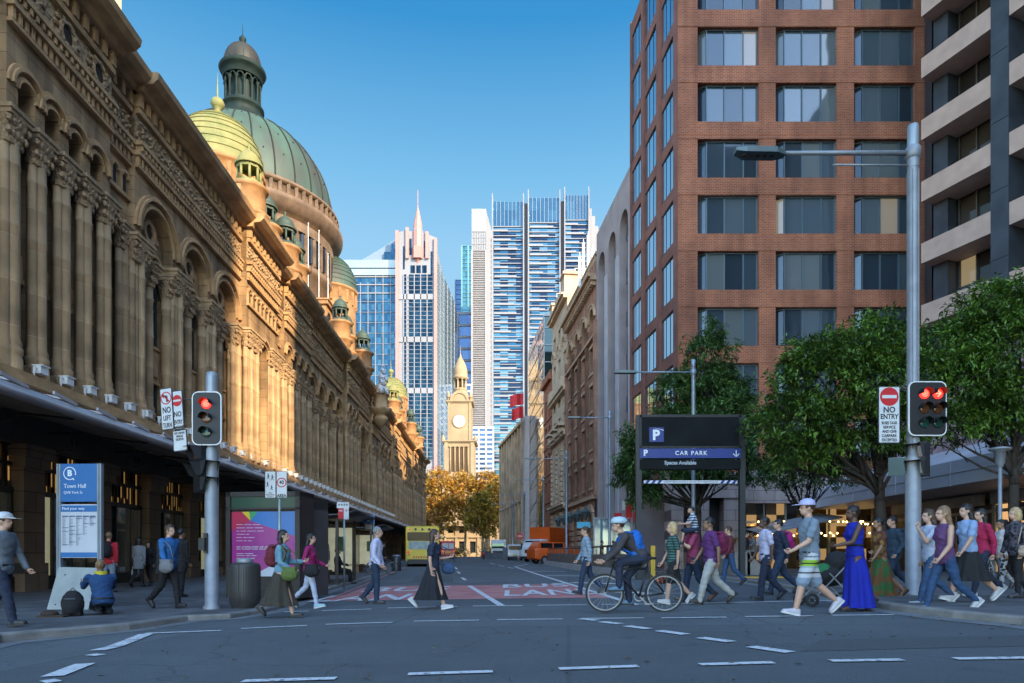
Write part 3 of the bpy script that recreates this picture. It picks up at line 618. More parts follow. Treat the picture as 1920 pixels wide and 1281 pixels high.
# ---- awning: sheet roof on the street side with a pale ribbed edge
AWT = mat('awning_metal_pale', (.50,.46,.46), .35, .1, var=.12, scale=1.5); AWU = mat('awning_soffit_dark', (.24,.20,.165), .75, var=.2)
b = M(); E0, E1 = -3.35, 4.62
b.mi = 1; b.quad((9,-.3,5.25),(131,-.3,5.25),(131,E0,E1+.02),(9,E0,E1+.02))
b.mi = 0; b.quad((9,-.3,5.5),(131,-.3,5.5),(131,E0+.1,E1+.34),(9,E0+.1,E1+.34))
pr = [(0,-.0),(-.05,.0),(-.12,.04),(-.14,.10),(-.12,.16),(-.06,.17),(-.06,.27),(.1,.27),(.1,-.0)]
b.add([(9, E0+p, E1+z) for p, z in pr]+[(131, E0+p, E1+z) for p, z in pr], [(k, (k+1)%9, 9+(k+1)%9, 9+k) for k in range(9)], True)
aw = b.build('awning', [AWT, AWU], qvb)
b = M()
for k in range(0, 68):
    u = 9.6+k*1.8
    b.bar((u, E0-.02, E1+.36), (u, -.4, 5.56), .05, .05); b.bar((u-.5, E0-.05, E1+.40), (u+.4, E0-.05, E1+.30), .05, .08)
b.build('rib', AWT, aw)
b = M()
for k in range(0, 1):
    u = 0; b.tube([(u,-.1,4.3),(u,-.9,4.35),(u,-1.9,4.75),(u,-3.2,4.6)], .035, 6); b.tube([(u,-.1,4.9),(u,-1.3,4.9)], .03, 6); b.ring(u, 4.62, .12,.15,-1.0,-.95,0,2*pi,10)
b0 = b.build('bracket', BRZ, aw); b0.location = (10,0,0)
for k in range(1, 33): dupo(b0, aw, (10+k*3.7,0,0))
# ---- floodlights on the ledge
fl0 = None
for k in range(60):
    u = 19.9+k*1.22
    if u > 90: break
    if fl0 is None:
        b = M(); b.box(-.17,-.85,6.4,.17,-.62,6.62); b.box(-.19,-.9,6.62,.19,-.6,6.65); b.bar((-.3,-.75,6.3),(-.3,-.75,6.55),.03); b.bar((-.3,-.75,6.55),(-.15,-.75,6.55),.03); fl0 = b.build('floodlight', WHITE, qvb); fl0.location = (u,0,0)
    else: dupo(fl0, qvb, (u,0,0))
# ------------------------------------------------------------------ turrets and domes
COPL = mat('copper_green_pale', (.15,.175,.06), .7, var=.4, scale=1.4, bump=.01, bscale=5, c2=(.25,.24,.09))
COPG = mat('copper_green', (.040,.045,.036), .6, var=.4, scale=.30, c2=(.05,.115,.085), stretch=(1,1,.35), bump=.01, bscale=6)
COPD = mat('copper_dark', (.007,.015,.013), .6, 0, spec=.2, var=.5, scale=1.2, c2=(.016,.032,.027), stretch=(1,1,.4))
COPB = mat('copper_brown', (.026,.02,.017), .55, 0, spec=.3, var=.4, scale=.7, c2=(.035,.038,.03), stretch=(1,1,.3))
TUR = mat('turret_stone_orange', (.34,.185,.08), .8, var=.25, scale=2, bump=.006, bscale=20)
def turret(u, y, z, s=1.0, copper=None):
    b = M()
    b.lathe((0,0,0), [(.45,-4.2),(.45,-1.3),(.62,-1.1),(.62,-.95),(.8,-.75),(.8,-.6),(.98,-.4),(.98,-.2),(1.15,-.1),(1.15,.05),(.9,.12),(.92,.3),(.92,1.35),(1.05,1.42),(1.12,1.55),(1.0,1.66)], 20)
    o = b.build('turret', TUR, qvb); o.location = (u, y, z); o.scale = (s,s,s)
    c = M(); c.lathe((0,0,0), [(.9,1.66),(.78,1.85),(.72,1.95)], 8, smooth=False)
    for k in range(8):
        a = 2*pi*(k+.5)/8; c.cyl((.62*cos(a), .62*sin(a), 1.9), (.62*cos(a), .62*sin(a), 2.75), .085, .07, 8)
        a2 = 2*pi*k/8; c.bar((.6*cos(a2-.39),.6*sin(a2-.39),2.78),(.6*cos(a2+.39),.6*sin(a2+.39),2.78),.16,.2)
    c.lathe((0,0,0), [(.78,2.86),(.8,2.95),(.66,3.02),(.64,3.2),(.5,3.5),(.26,3.72),(.1,3.82),(.06,3.95),(.12,4.03),(.02,4.15)], 16)
    c.build('cupola', copper or COPG, o); return o
def dome(u, y, z, r, copper, drum_mat, finial=True, h=None):
    h = h or r*1.05; b = M()
    b.lathe((0,0,0), [(r*.96,-1.9),(r*.96,-.3),(r*1.03,-.2),(r*1.06,0),(r,.05)], 32); 
    o = b.build('dome', drum_mat, qvb); o.location = (u, y, z)
    n = 11; pf = []
    for k in range(n+1):
        t = k/n*pi/2; rr = r*cos(t)**.85+.02; zz = h*sin(t)*.98+.05
        pf += [(rr+.02, zz-.035), (rr+.06, zz-.02), (rr+.07, zz+.01)] if k < n else [(.2, zz)]
    c = M(); c.lathe((0,0,0), pf, 40, smooth=False); c.build('copper_shell', copper, o)
    f = M(); f.lathe((0,0,0), [(.22,h),(.16,h+.35),(.3,h+.45),(.16,h+.6),(.34,h+.75),(.46,h+1.0),(.34,h+1.28),(.06,h+1.45),(.03,h+2.4),(.005,h+3.1)], 14)
    f.build('finial', copper, o)
    d = M()
    for k in range(20):
        a = 2*pi*k/20; d.mi = 1; d.box(-.01,-.01,-.01,.01,.01,.01); d.mi = 0; d.bar((r*.99*cos(a), r*.99*sin(a), -1.7), (r*.99*cos(a), r*.99*sin(a), -.35), .25, .12)
    d.build('drum_pilaster', [drum_mat, DARKW], o); return o
def uq(px, Y, off=0): return Y
def loc(x, y):      # world -> market local (u, y)
    dx, dy = x+14, y; a = pi/2+QA
    return (cos(a)*dx+sin(a)*dy, -sin(a)*dx+cos(a)*dy)
for px, Y, off, zt_, mt in ((467,39.2,.15,20.6,COPL),(515,44.5,1.0,20.9,COPG),(541,46.4,.3,20.4,COPG),(563,50.0,.7,20.6,COPG),(641,62.5,.2,20.9,COPG),(664,66.5,.6,20.9,COPG),(690,73.5,.3,21.3,COPG),(741,96.5,.5,21.3,COPL),(751,100,.3,20.9,COPG),(769,113.6,.2,21.5,COPG),(779,118.4,.3,20.9,COPG),(786,125.8,.2,21.3,COPG)):
    turret(Y, off, zt_, 1.0 if zt_ < 21 else 1.1, mt)
for px, Y, zb, r, mt in ((408,45.5,26.5,2.9,COPL),(617,73.5,29.6,2.9,COPG),(733,110,26.6,2.6,COPL)):
    u, y = loc(at(px, Y), Y); d_ = dome(u, y, zb, r, mt, TUR, h=r*1.3)
    for k in range(4):
        pass
    bb = M(); bb.lathe((0,0,0), [(r*.97,-9),(r*.97,-1.9)], 24); bb.build('tower_drum', TUR, d_)
# rectangular attic blocks under the domes
for u0, u1, y0, y1, z1 in ((41,50.5,2.2,9,23.5),(63,72.5,1.6,9,24.4),(73,79,2,9,24.0),(104,116,2,9,23)):
    b = M(); b.box(u0, y0, 19.5, u1, y1, z1); b.box(u0-.2, y0-.2, z1, u1+.2, y1+.2, z1+.35); b.box(u0-.3, y0-.3, z1+.35, u1+.3, y1+.3, z1+.5)
    n = int((u1-u0)/1.3)
    for i in range(n):
        x = u0+(i+.5)*(u1-u0)/n; b.ring(x, z1-1.0, .35, .5, y0-.12, y0+.02, 0, pi, 8); b.box(x-.58, y0-.12, 20.9, x-.42, y0+.02, z1-.9)
    b.build('attic', TUR, qvb)
# ---- great central dome
U, Yd = loc(at(455, 70), 70); zc = 36.3
b = M()
b.lathe((0,0,0), [(8.6,-16),(8.6,-7.8),(9.0,-7.6),(9.0,-7.0),(8.7,-6.9),(8.7,-3.2),(9.4,-3.0),(9.7,-2.5),(9.95,-2.2),(10.0,-1.8),(9.6,-1.7),(9.55,-1.5)], 64)
b.lathe((0,0,0), [(9.25,-1.7),(9.25,-.5),(9.6,-.5),(9.6,-.25),(9.1,-.2),(9.1,.1)], 64)
for k in range(72):
    a = 2*pi*k/72; b.bar((9.45*cos(a), 9.45*sin(a), -1.5), (9.45*cos(a), 9.45*sin(a), -.5), .3, .14)
for k in range(48):
    a = 2*pi*k/48; b.bar((8.85*cos(a), 8.85*sin(a), -6.9), (8.85*cos(a), 8.85*sin(a), -4.2), .32, .3); b.bar((8.8*cos(a-.07), 8.8*sin(a-.07), -3.75), (8.8*cos(a+.07), 8.8*sin(a+.07), -3.75), .4, .9)
    a += .065; b.mi = 1; b.bar((8.66*cos(a), 8.66*sin(a), -6.7), (8.66*cos(a), 8.66*sin(a), -4.3), .75, .2); b.mi = 0
cdm = b.build('central_dome', [mat('drum_stone', (.15,.10,.065), .85, var=.3, scale=1.2, bump=.02, bscale=8), DARKW], qvb); cdm.location = (U, Yd, zc)
c = M(); pf = []; r0, hh = 8.9, 9.2
for k in range(15):
    t = k/14*1.335; pf.append((r0*cos(t)**1.05, hh*sin(t)))
c.lathe((0,0,0), pf, 64); c.build('copper_shell', COPG, cdm)
c = M()
for k in range(28):
    a = 2*pi*(k+.5)/28
    for j in (3, 6, 9): r, z = pf[j]; c.box((r+.03)*cos(a)-.05, (r+.03)*sin(a)-.05, z-.05, (r+.03)*cos(a)+.05, (r+.03)*sin(a)+.05, z+.05)
c.build('seam_stud', [COPB, COPB], cdm)
rb0 = M(); rb0.tube([(r+.05, 0, z) for r, z in pf], .07, 5); rb1 = rb0.build('dome_rib', COPB, cdm)
for k in range(1, 28): dupo(rb1, cdm, rz=2*pi*k/28)
zt0 = pf[-1][1]; l = M(); l.mi = 0
l.lathe((0,0,zt0), [(2.9,-.25),(2.75,.1),(2.5,.3),(2.45,.6),(2.25,.9),(2.25,1.5),(2.5,1.6),(2.5,1.75),(2.2,1.85),(2.2,2.1)], 32)
for k in range(14):
    a = 2*pi*k/14; x, y = 2.0*cos(a), 2.0*sin(a); l.lathe((x, y, zt0+2.1), [(.2,0),(.2,.15),(.13,.25),(.12,1.75),(.2,1.9),(.24,2.1)], 10)
    a2 = a+pi/14
    for j in range(5):
        t0, t1 = pi*j/5, pi*(j+1)/5; q = lambda t: (2.02*cos(a2+.17*cos(t)), 2.02*sin(a2+.17*cos(t)), zt0+4.15+.35*sin(t))
        l.bar(q(t0), q(t1), .22, .12)
l.lathe((0,0,zt0), [(2.25,4.55),(2.3,4.6),(2.3,5.2),(2.6,5.3),(2.75,5.55),(2.65,5.75),(2.3,5.85),(2.25,6.0)], 32)
l.lathe((0,0,zt0), [(1.55,2.1),(1.55,4.5)], 16)
l.mi = 1; l.lathe((0,0,zt0), [(2.2*cos(t)**.85, 6.0+2.3*sin(t)) for t in [k/10*1.5 for k in range(11)]], 32)
for k in range(16):
    a = 2*pi*k/16; l.tube([((2.2*cos(t)**.85+.03)*cos(a), (2.2*cos(t)**.85+.03)*sin(a), zt0+6.0+2.0*sin(t)) for t in [j/6*1.45 for j in range(7)]], .035, 4)
l.mi = 0; l.lathe((0,0,zt0), [(.35,8.0),(.2,8.3),(.2,8.5),(.42,8.8),(.42,9.0),(.15,9.25),(.05,9.4),(.04,10.0),(.0,10.7)], 14)
for i_, v_ in enumerate(l.v): l.v[i_] = (v_[0]*.84, v_[1]*.84, v_[2])
l.build('lantern', [COPD, COPB], cdm)
# ---- seated statue group on its corbel
MARB = mat('white_marble', (.62,.62,.62), .6, var=.15, scale=4, bump=.01, bscale=12)
b = M(); b.lathe((0,0,0), [(.1,-3.6),(.35,-3.4),(.75,-2.9),(.8,-2.5),(.6,-2.3),(.95,-2.1),(1.2,-1.7),(1.2,-1.5),(.7,-1.45),(.75,-.1),(.9,0)], 18)
corb = b.build('statue_corbel', STONE2, qvb); corb.location = (75.0, -1.4, 18.9)
b = M(); rnd = random.Random(4)
for dx, dz, s in ((-.45,0,1),(.45,-.1,.9),(0,1.35,1.0)):
    b.ell((dx,-.1,dz+.55), (.42*s,.4,.55*s)); b.ell((dx,-.15,dz+1.2), (.3*s,.25,.45*s)); b.ell((dx+.03,-.2,dz+1.85), (.16,.17,.2)); b.tube([(dx-.25,-.1,dz+1.45),(dx-.45,-.35,dz+1.1),(dx-.1,-.5,dz+.95)], .1, 7); b.tube([(dx+.25,-.1,dz+1.45),(dx+.5,-.3,dz+1.2),(dx+.4,-.45,dz+1.6)], .09, 7)
    b.tube([(dx-.15,-.2,dz+.6),(dx-.2,-.65,dz+.6),(dx-.2,-.65,dz+.05)], [.19,.15,.1], 8); b.tube([(dx+.15,-.2,dz+.6),(dx+.2,-.6,dz+.65),(dx+.25,-.65,dz+.05)], [.19,.15,.1], 8)
for k in range(14): b.ell((rnd.uniform(-.7,.7), rnd.uniform(-.4,.1), rnd.uniform(.1,1.6)), (.22,.12,.35), 8, 6)
b.build('statue_group', MARB, corb)
# ---- flag poles on the parapet
for px, Y, yt in ((578,63,418),(598,65,432),(615,66,475)):
    b = M(); u, y = loc(at(px, Y), Y); z0 = 20.5; b.cyl((0,0,0),(0,0,zt(yt,Y)-z0),.045,.03,8); b.ell((0,0,zt(yt,Y)-z0),.07,8,6)
    o = b.build('flagpole', SIGNW, qvb); o.location = (u, y, z0)
b = M()
for k in range(26):
    pass
ys_ = []
vent0 = None
for u in (24.4,27,30.5,34,52,58,64,80,86,104):
    if vent0 is None:
        b = M(); b.lathe((0,0,0), [(.55,0),(.55,.5),(.6,.55),(.52,.8),(.3,1.02),(.01,1.1)], 16); vent0 = b.build('parapet_dome', mat('lead_dark', (.045,.05,.06), .5, .3), qvb); vent0.location = (u, .8, 20.6)
    else: dupo(vent0, qvb, (u, .8, 20.6))
# ------------------------------------------------------------------ brick office tower
GLB = panes('office_glass_blue', [(.05,.075,.095),(.11,.14,.16),(.03,.045,.06),(.08,.11,.13),(.15,.17,.17)], 1.13, 3.5, metal=.25, rough=.04, lit=.05, off=(.51,0), le=.035)
GLS = panes('side_mirror_glass', [(.42,.55,.66),(.46,.58,.68),(.40,.52,.63)], .8, 3.5, a='X', metal=.9, rough=.03, wob=.004)
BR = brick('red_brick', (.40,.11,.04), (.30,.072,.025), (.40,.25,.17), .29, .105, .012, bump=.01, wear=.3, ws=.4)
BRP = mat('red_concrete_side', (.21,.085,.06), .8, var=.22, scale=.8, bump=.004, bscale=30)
ALU = mat('window_frame_bluegrey', (.10,.14,.16), .4, .4, var=.1)
BX, BY = 10.45, 43.0; BW = 15.6; pit, fh = 4.95, 3.53
bt = empty('office_tower', (BX, BY, .2), 0, 'red brick office tower with a grid of wide recessed windows behind the trees', 'building')
b = M(); z0w = zt(228, BY)-.2; nf0, nf1 = -7, 3
winx = [at(px, BY)-BX for px in (1308, 1454.5, 1601.5)]; wwd, whh = 3.85, 2.42
rows = [z0w+fh*k for k in range(-6, 4)]
zb0 = rows[0]-.9; ztop = rows[-1]+fh+.2
xs_ = [0]+[v for x in winx for v in (x, x+wwd)]+[BW]
zs_ = [zb0]+[v for z in rows for v in (z, z+whh)]+[ztop]
dep = .75
for i in range(len(xs_)-1):
    for j in range(len(zs_)-1):
        if i % 2 == 1 and j % 2 == 1:
            x0, x1, z0, z1 = xs_[i], xs_[i+1], zs_[j], zs_[j+1]
            b.quad((x0,0,z0),(x0,dep,z0),(x0,dep,z1),(x0,0,z1)); b.quad((x1,0,z0),(x1,.25,z0),(x1,.25,z1),(x1,0,z1))
            b.quad((x0,0,z0),(x1,0,z0),(x1,dep,z0),(x0,dep,z0)); b.quad((x0,0,z1),(x1,0,z1),(x1,dep,z1),(x0,dep,z1))
        else: b.quad((xs_[i],0,zs_[j]),(xs_[i+1],0,zs_[j]),(xs_[i+1],0,zs_[j+1]),(xs_[i],0,zs_[j+1]))
for z in rows:
    b.box(0,-.03,z+whh+.02,BW,.0,z+whh+.24)            # soldier course
b.build('wall', BR, bt, fix=False)
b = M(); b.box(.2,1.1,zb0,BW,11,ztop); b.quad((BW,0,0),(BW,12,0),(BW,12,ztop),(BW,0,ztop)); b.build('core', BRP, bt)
w0 = None
for x in winx:
    for z in rows:
        if w0 is None:
            g = M(); pts = [(.02,.62),(.62,.28),(wwd,.28)]
            for (xa, ya), (xb, yb) in zip(pts, pts[1:]): g.quad((xa,ya,0),(xb,yb,0),(xb,yb,whh),(xa,ya,whh))
            w0 = g.build('window', GLB, bt, fix=False); w0.location = (x, 0, z)
            f = M()
            for (px_, py_) in ((.02,.62),(.62,.28),(1.75,.28),(2.95,.28),(wwd-.04,.28)): f.box(px_-.035,py_-.08,0,px_+.035,py_+.02,whh)
            for zz in (.03, whh-.05):
                f.bar((.62,.24,zz),(wwd,.24,zz),.08,.07); f.bar((.02,.58,zz),(.62,.24,zz),.08,.07)
            fo = f.build('frame', ALU, w0)
            s_ = M(); s_.add([(0,0,-.001),(.62,.28,-.001),(0,.7,-.001)], [(0,1,2)])
            bl = M(); bl.quad((1.8,.35,whh*.5),(2.9,.35,whh*.5),(2.9,.35,whh),(1.8,.35,whh)); blo = None
            w0['_'] = 0; del w0['_']
        else: dupo(w0, bt, (x, 0, z), sub=(fo,))
# left flank, swings away down the street
ang = atan2(.105, 1)
fl = empty('flank', (0,0,0), pi/2+pi+ang, parent=bt)      # x runs towards the camera, y into the block
b = M(); SL = 10.9; cols = [(-10.3,-8.0),(-6.9,-4.4),(-3.2,-.9)]
xs_ = [-SL]+[v for c in cols for v in c]+[0]
rz = [z for z in rows]; wh2 = 2.75
zs_ = [zb0]+[v for z in rz for v in (z-.15, z-.15+wh2)]+[ztop]
for i in range(len(xs_)-1):
    for j in range(len(zs_)-1):
        if i % 2 == 1 and j % 2 == 1:
            x0, x1, z0, z1 = xs_[i], xs_[i+1], zs_[j], zs_[j+1]
            b.quad((x0,0,z0),(x0,.35,z0),(x0,.35,z1),(x0,0,z1)); b.quad((x1,0,z0),(x1,.35,z0),(x1,.35,z1),(x1,0,z1)); b.quad((x0,0,z0),(x1,0,z0),(x1,.35,z0),(x0,.35,z0)); b.quad((x0,0,z1),(x1,0,z1),(x1,.35,z1),(x0,.35,z1))
        else: b.quad((xs_[i],0,zs_[j]),(xs_[i+1],0,zs_[j]),(xs_[i+1],0,zs_[j+1]),(xs_[i],0,zs_[j+1]))
for c in cols: b.box(c[0]-.25,-.12,zb0,c[0]-.05,0,ztop)
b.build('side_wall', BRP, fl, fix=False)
g = None
for c in cols:
    for z in rz:
        wd = c[1]-c[0]
        if g is None or abs(wd-gw) > .05:
            gw = wd; m_ = M(); m_.quad((0,.05,0),(wd,.12,0),(wd,.12,wh2),(0,.05,wh2)); g = m_.build('side_window', GLS, fl, fix=False); g.location = (c[0], 0, z-.15)
            f = M()
            for k in range(4): t_ = k/3; f.box(wd*t_-.03,.05+.07*t_-.02,0,wd*t_+.03,.05+.07*t_+.02,wh2)
            for zz in (.04, wh2-.04): f.bar((0,.04,zz),(wd,.11,zz),.06,.08)
            fo2 = f.build('frame', BLACK, g)
        else: dupo(g, fl, (c[0], 0, z-.15), sub=(fo2,))
# ------------------------------------------------------------------ row of street buildings beyond it, same frame
FRM = Matrix.Translation((BX, BY, .3)) @ Matrix.Rotation(pi*1.5+ang, 4, 'Z')
def bld(name, label, s0):                                  # local x towards the camera: from -len to 0
    p = FRM @ Vector((-s0, 0, 0)); o = empty(name, p, 0, label, 'building'); o.rotation_euler = (0,0,pi*1.5+ang); return o
DW = mat('window_dark_glass_b', (.03,.035,.045), .1, .2, var=.5, scale=.4)
def grid_wall(b, g, xs_, zs_, dep, tops=None):             # odd cells are openings; g gets the glass
    for i in range(len(xs_)-1):
        for j in range(len(zs_)-1):
            x0, x1, z0, z1 = xs_[i], xs_[i+1], zs_[j], zs_[j+1]
            if i % 2 == 1 and j % 2 == 1:
                for p in (((x0,0,z0),(x0,dep,z0),(x0,dep,z1),(x0,0,z1)),((x1,0,z0),(x1,dep,z0),(x1,dep,z1),(x1,0,z1)),((x0,0,z0),(x1,0,z0),(x1,dep,z0),(x0,dep,z0)),((x0,0,z1),(x1,0,z1),(x1,dep,z1),(x0,dep,z1))): b.quad(*p)
                g.append((x0, x1, z0, z1))
            else: b.quad((x0,0,z0),(x1,0,z0),(x1,0,z1),(x0,0,z1))
def glaze(parent, cells, dep, m, fm, mull=1, name='window'):
    seen = {}
    for x0, x1, z0, z1 in cells:
        k = (round(x1-x0, 2), round(z1-z0, 2))
        if k not in seen:
            w_, h_ = x1-x0, z1-z0; q = M(); q.quad((0,dep,0),(w_,dep,0),(w_,dep,h_),(0,dep,h_)); o = q.build(name, m, parent, fix=False); o.location = (x0,0,z0)
            f = M()
            for t_ in range(mull+2): f.box(w_*t_/(mull+1)-.05, dep-.08, 0, w_*t_/(mull+1)+.05, dep-.01, h_)
            for zz in (.05, h_*.5, h_-.05): f.box(0, dep-.07, zz-.05, w_, dep-.012, zz+.05)
            seen[k] = (o, f.build('frame', fm, o))
        else: o, fo_ = seen[k]; dupo(o, parent, (x0,0,z0), sub=(fo_,))
# arched grey-pink building
PG = mat('grey_pink_render', (.33,.27,.26), .8, var=.15, scale=.6, bump=.004, bscale=20); PGR = mat('grey_rib', (.42,.40,.42), .75, var=.12, scale=.8)
ab = bld('arched_office_building', 'grey building with tall narrow arches running its full height beside the brick tower', 10.9)
b = M(); Lb = 11.6; p3 = Lb/3; Hh = zt(392, 56)-.3+2.3
for i in range(3):
    x0 = -Lb+i*p3; c = x0+p3/2; b.archwall(x0, x0+p3, 0, Hh, 1.32, .1, Hh-3.9, 0, .8, 20)
b.box(-Lb, .8, 0, 0, 8, Hh); b.quad((-Lb,0,Hh),(0,0,Hh),(0,8,Hh),(-Lb,8,Hh)); b.quad((-Lb,0,0),(-Lb,3,0),(-Lb,3,Hh),(-Lb,0,Hh))
b.build('wall', PG, ab, fix=False)
b = M()
for i in range(3):
    c = -Lb+(i+.5)*p3
    b.box(c+p3/2-.42 if i < 2 else c+p3/2-.3, -.10, 0, c+p3/2-.0 if i == 2 else c+p3/2+.42, 0, Hh-5.5)
    b.box(c-.10,.5,0,c+.10,.78,Hh-3.2)
b.build('rib', PGR, ab)
cells = []; sp = M()
for i in range(3):
    c = -Lb+(i+.5)*p3; z = 3.5
    while z < Hh-4.5:
        cells += [(c-1.25, c-.13, z, z+2.3), (c+.13, c+1.25, z, z+2.3)]; sp.box(c-1.3,.6,z+2.3,c+1.3,.78,z+3.55); z += 3.55
glaze(ab, cells, .76, DW, BLACK, 0); sp.build('spandrel', DGREY, ab)
# brown brick warehouse
BRB = brick('brown_brick', (.42,.21,.13), (.36,.17,.10), (.32,.22,.15), .45, .16, .012, wear=.35); TRM = mat('sandstone_trim_brown', (.44,.29,.18), .8, var=.25, scale=1.5)
wb = bld('brick_warehouse', 'brown brick building with arched top windows and bracketed cornice', 22.5)
b = M(); cells = []; Lb = 15.0; nb = 4; pb = Lb/nb; H2 = zt(500, 66)-.3; tr = M()
xs_ = [-Lb]+[v for i in range(nb) for v in (-Lb+(i+.5)*pb-1.05, -Lb+(i+.5)*pb+1.05)]+[0]
zs_ = [6.6]+[v for k in range(4) for v in (7.6+k*3.75, 7.6+k*3.75+2.5)]+[7.6+3.75*4-.6]
grid_wall(b, cells, xs_, zs_, .45); ztp = zs_[-1]
for i in range(nb):
    x0 = -Lb+i*pb; c = x0+pb/2
    b.archwall(x0, x0+pb, ztp, H2-1.2, 1.1, ztp+.3, ztp+2.0, 0, .5, 14); tr.ring(c, ztp+2.0, 1.1, 1.45, -.15, .02); tr.ring(c, ztp+2.0, 1.45, 1.6, -.25, .02)
    cells.append((c-1.1, c+1.1, ztp+.3, ztp+3.1))
    b.archwall(x0, x0+pb, 0, 6.4, 1.15, 0, 4.2, -.15, .9, 12); tr.ring(c, 4.2, 1.15, 1.75, -.35, -.12, 0, pi, 10)
    for sx_ in (-1, 1):
        b.box(c+sx_*pb/2-.32, -.3, 6.6, c+sx_*pb/2+.32, 0, ztp+1.4)
        for k in range(7): tr.box(c+sx_*1.5-.42, -.38, .1+k*.6, c+sx_*1.5+.42, -.12, .55+k*.6)
    for k in range(4): tr.box(c-1.3,-.12,7.6+k*3.75-.25,c+1.3,.02,7.6+k*3.75); tr.box(c-1.25,-.08,7.6+k*3.75+2.5,c+1.25,.02,7.6+k*3.75+2.8)
tr.box(-Lb,-.45,6.35,0,0,6.7); tr.box(-Lb,-.35,ztp-.1,0,.0,ztp+.15); tr.box(-Lb,-.6,H2-1.5,0,.0,H2-1.2); tr.box(-Lb,-.9,H2-1.2,0,0,H2-.9)
for k in range(int(Lb/.6)): tr.box(-Lb+k*.6+.1,-.55,H2-1.9,-Lb+k*.6+.35,0,H2-1.5)
b.box(-Lb,-.05,H2-1.2,0,.5,H2+.4); b.box(-Lb,.6,0,0,9,H2-.5)
for k in range(int(Lb/.55)): tr.box(-Lb+k*.55+.1,-.1,H2+.4,-Lb+k*.55+.4,.35,H2+.95)
tr.box(-Lb,-.15,H2+.95,0,.4,H2+1.2)
b.build('wall', BRB, wb, fix=False); tr.build('stone_trim', TRM, wb); glaze(wb, cells, .42, DW, mat('timber_frame_grey', (.25,.24,.23), .6), 1)
l0 = None
for i in range(nb+1):
    x = -Lb+i*pb
    if l0 is None:
        q = M(); q.bar((0,-.2,5.0),(0,-1.1,5.0),.08); q.lathe((0,-1.1,4.3), [(.12,0),(.38,.7),(.45,.75),(.1,1.15),(.03,1.35)], 8, smooth=False); l0 = q.build('wall_lantern', mat('lantern_green', (.05,.08,.08), .5), wb); l0.location = (x,0,0)
    else: dupo(l0, wb, (x,0,0))
# cream sandstone building
CRM = mat('cream_sandstone', (.48,.34,.22), .85, var=.25, scale=.7, bump=.006, bscale=9, c2=(.60,.46,.32))
cb = bld('cream_stone_building', 'cream sandstone building with rounded gable, balconies and rusticated piers', 37.6)
b = M(); cells = []; tr = M(); Lb = 11.0; nb = 3; pb = Lb/nb; H3 = zt(575, 85)-.3
xs_ = [-Lb]+[v for i in range(nb) for v in (-Lb+(i+.5)*pb-.85, -Lb+(i+.5)*pb+.85)]+[0]
zs_ = [0]+[v for k in range(8) for v in (1.0+k*3.7, 1.0+k*3.7+2.4)]+[H3]
grid_wall(b, cells, xs_, zs_, .5); b.box(-Lb,.6,0,0,10,H3-.2); b.quad((-Lb,0,0),(-Lb,.6,0),(-Lb,.6,H3),(-Lb,0,H3)); b.quad((0,0,0),(0,.6,0),(0,.6,H3),(0,0,H3))
for z in (6.6, 15.2, 20.5, H3-.6): tr.box(-Lb,-.5,z,.1,0,z+.35); tr.box(-Lb,-.75,z+.35,.1,0,z+.6)
for i in range(nb+1):
    for k in range(22): tr.box(max(-Lb,-Lb+i*pb-.45),-.22,.2+k*.62+(.6 if k > 10 else 0),min(0,-Lb+i*pb+.45),0,.66+k*.62+(.6 if k > 10 else 0))
for i in range(nb):
    c = -Lb+(i+.5)*pb; tr.box(c-1.3,-1.1,16.4,c+1.3,0,16.7); tr.ell((c,-.3,15.9),(.8,.6,.8)); tr.box(c-1.2,-.7,20.9,c+1.2,0,22.2); tr.ring(c, 26.4, .85, 1.15, -.25, .02)
tr.ring(-Lb*.5, H3-.2, .9, 1.6, -.4, .4, 0, pi, 14); tr.box(-2.6,-.3,H3,-.4,2,H3+2.3); tr.box(-2.8,-.5,H3+2.3,-.2,2.2,H3+2.6); tr.box(-Lb,-.3,H3,-Lb+1.8,2,H3+1.8); tr.box(-Lb-.1,-.45,H3+1.8,-Lb+2,2.2,H3+2.1)
b.build('wall', CRM, cb, fix=False); tr.build('stone_trim', CRM, cb); glaze(cb, cells, .45, DW, mat('timber_frame_grey', (.25,.24,.23), .6), 1)
# narrow red brick building
rb_ = bld('narrow_brick_building', 'narrow red brick building squeezed between cream stone and mirror glass', 48.8)
b = M(); cells = []; tr = M(); Lb = 7.0; xs_ = [-Lb,-6.0,-4.4,-3.0,-1.4,0]; H4 = zt(712, 95)-.3; zs_ = [0]+[v for k in range(6) for v in (1.0+k*3.8, 1.0+k*3.8+2.6)]+[H4]
grid_wall(b, cells, xs_, zs_, .4); b.box(-Lb,.5,0,0,9,H4-.2); tr.box(-Lb,-.5,H4-.8,0,0,H4-.3); tr.box(-Lb,-.25,H4-.3,0,.3,H4+.5)
for k in range(6): tr.box(-Lb,-.12,.6+k*3.8,0,0,.85+k*3.8)
RB2 = mat('red_brick_far', (.30,.11,.055), .85, var=.25, scale=2); b.build('wall', RB2, rb_, fix=False); explode(tr.build('stone_trim', RB2, rb_)); glaze(rb_, cells, .36, DW, BLACK, 1)
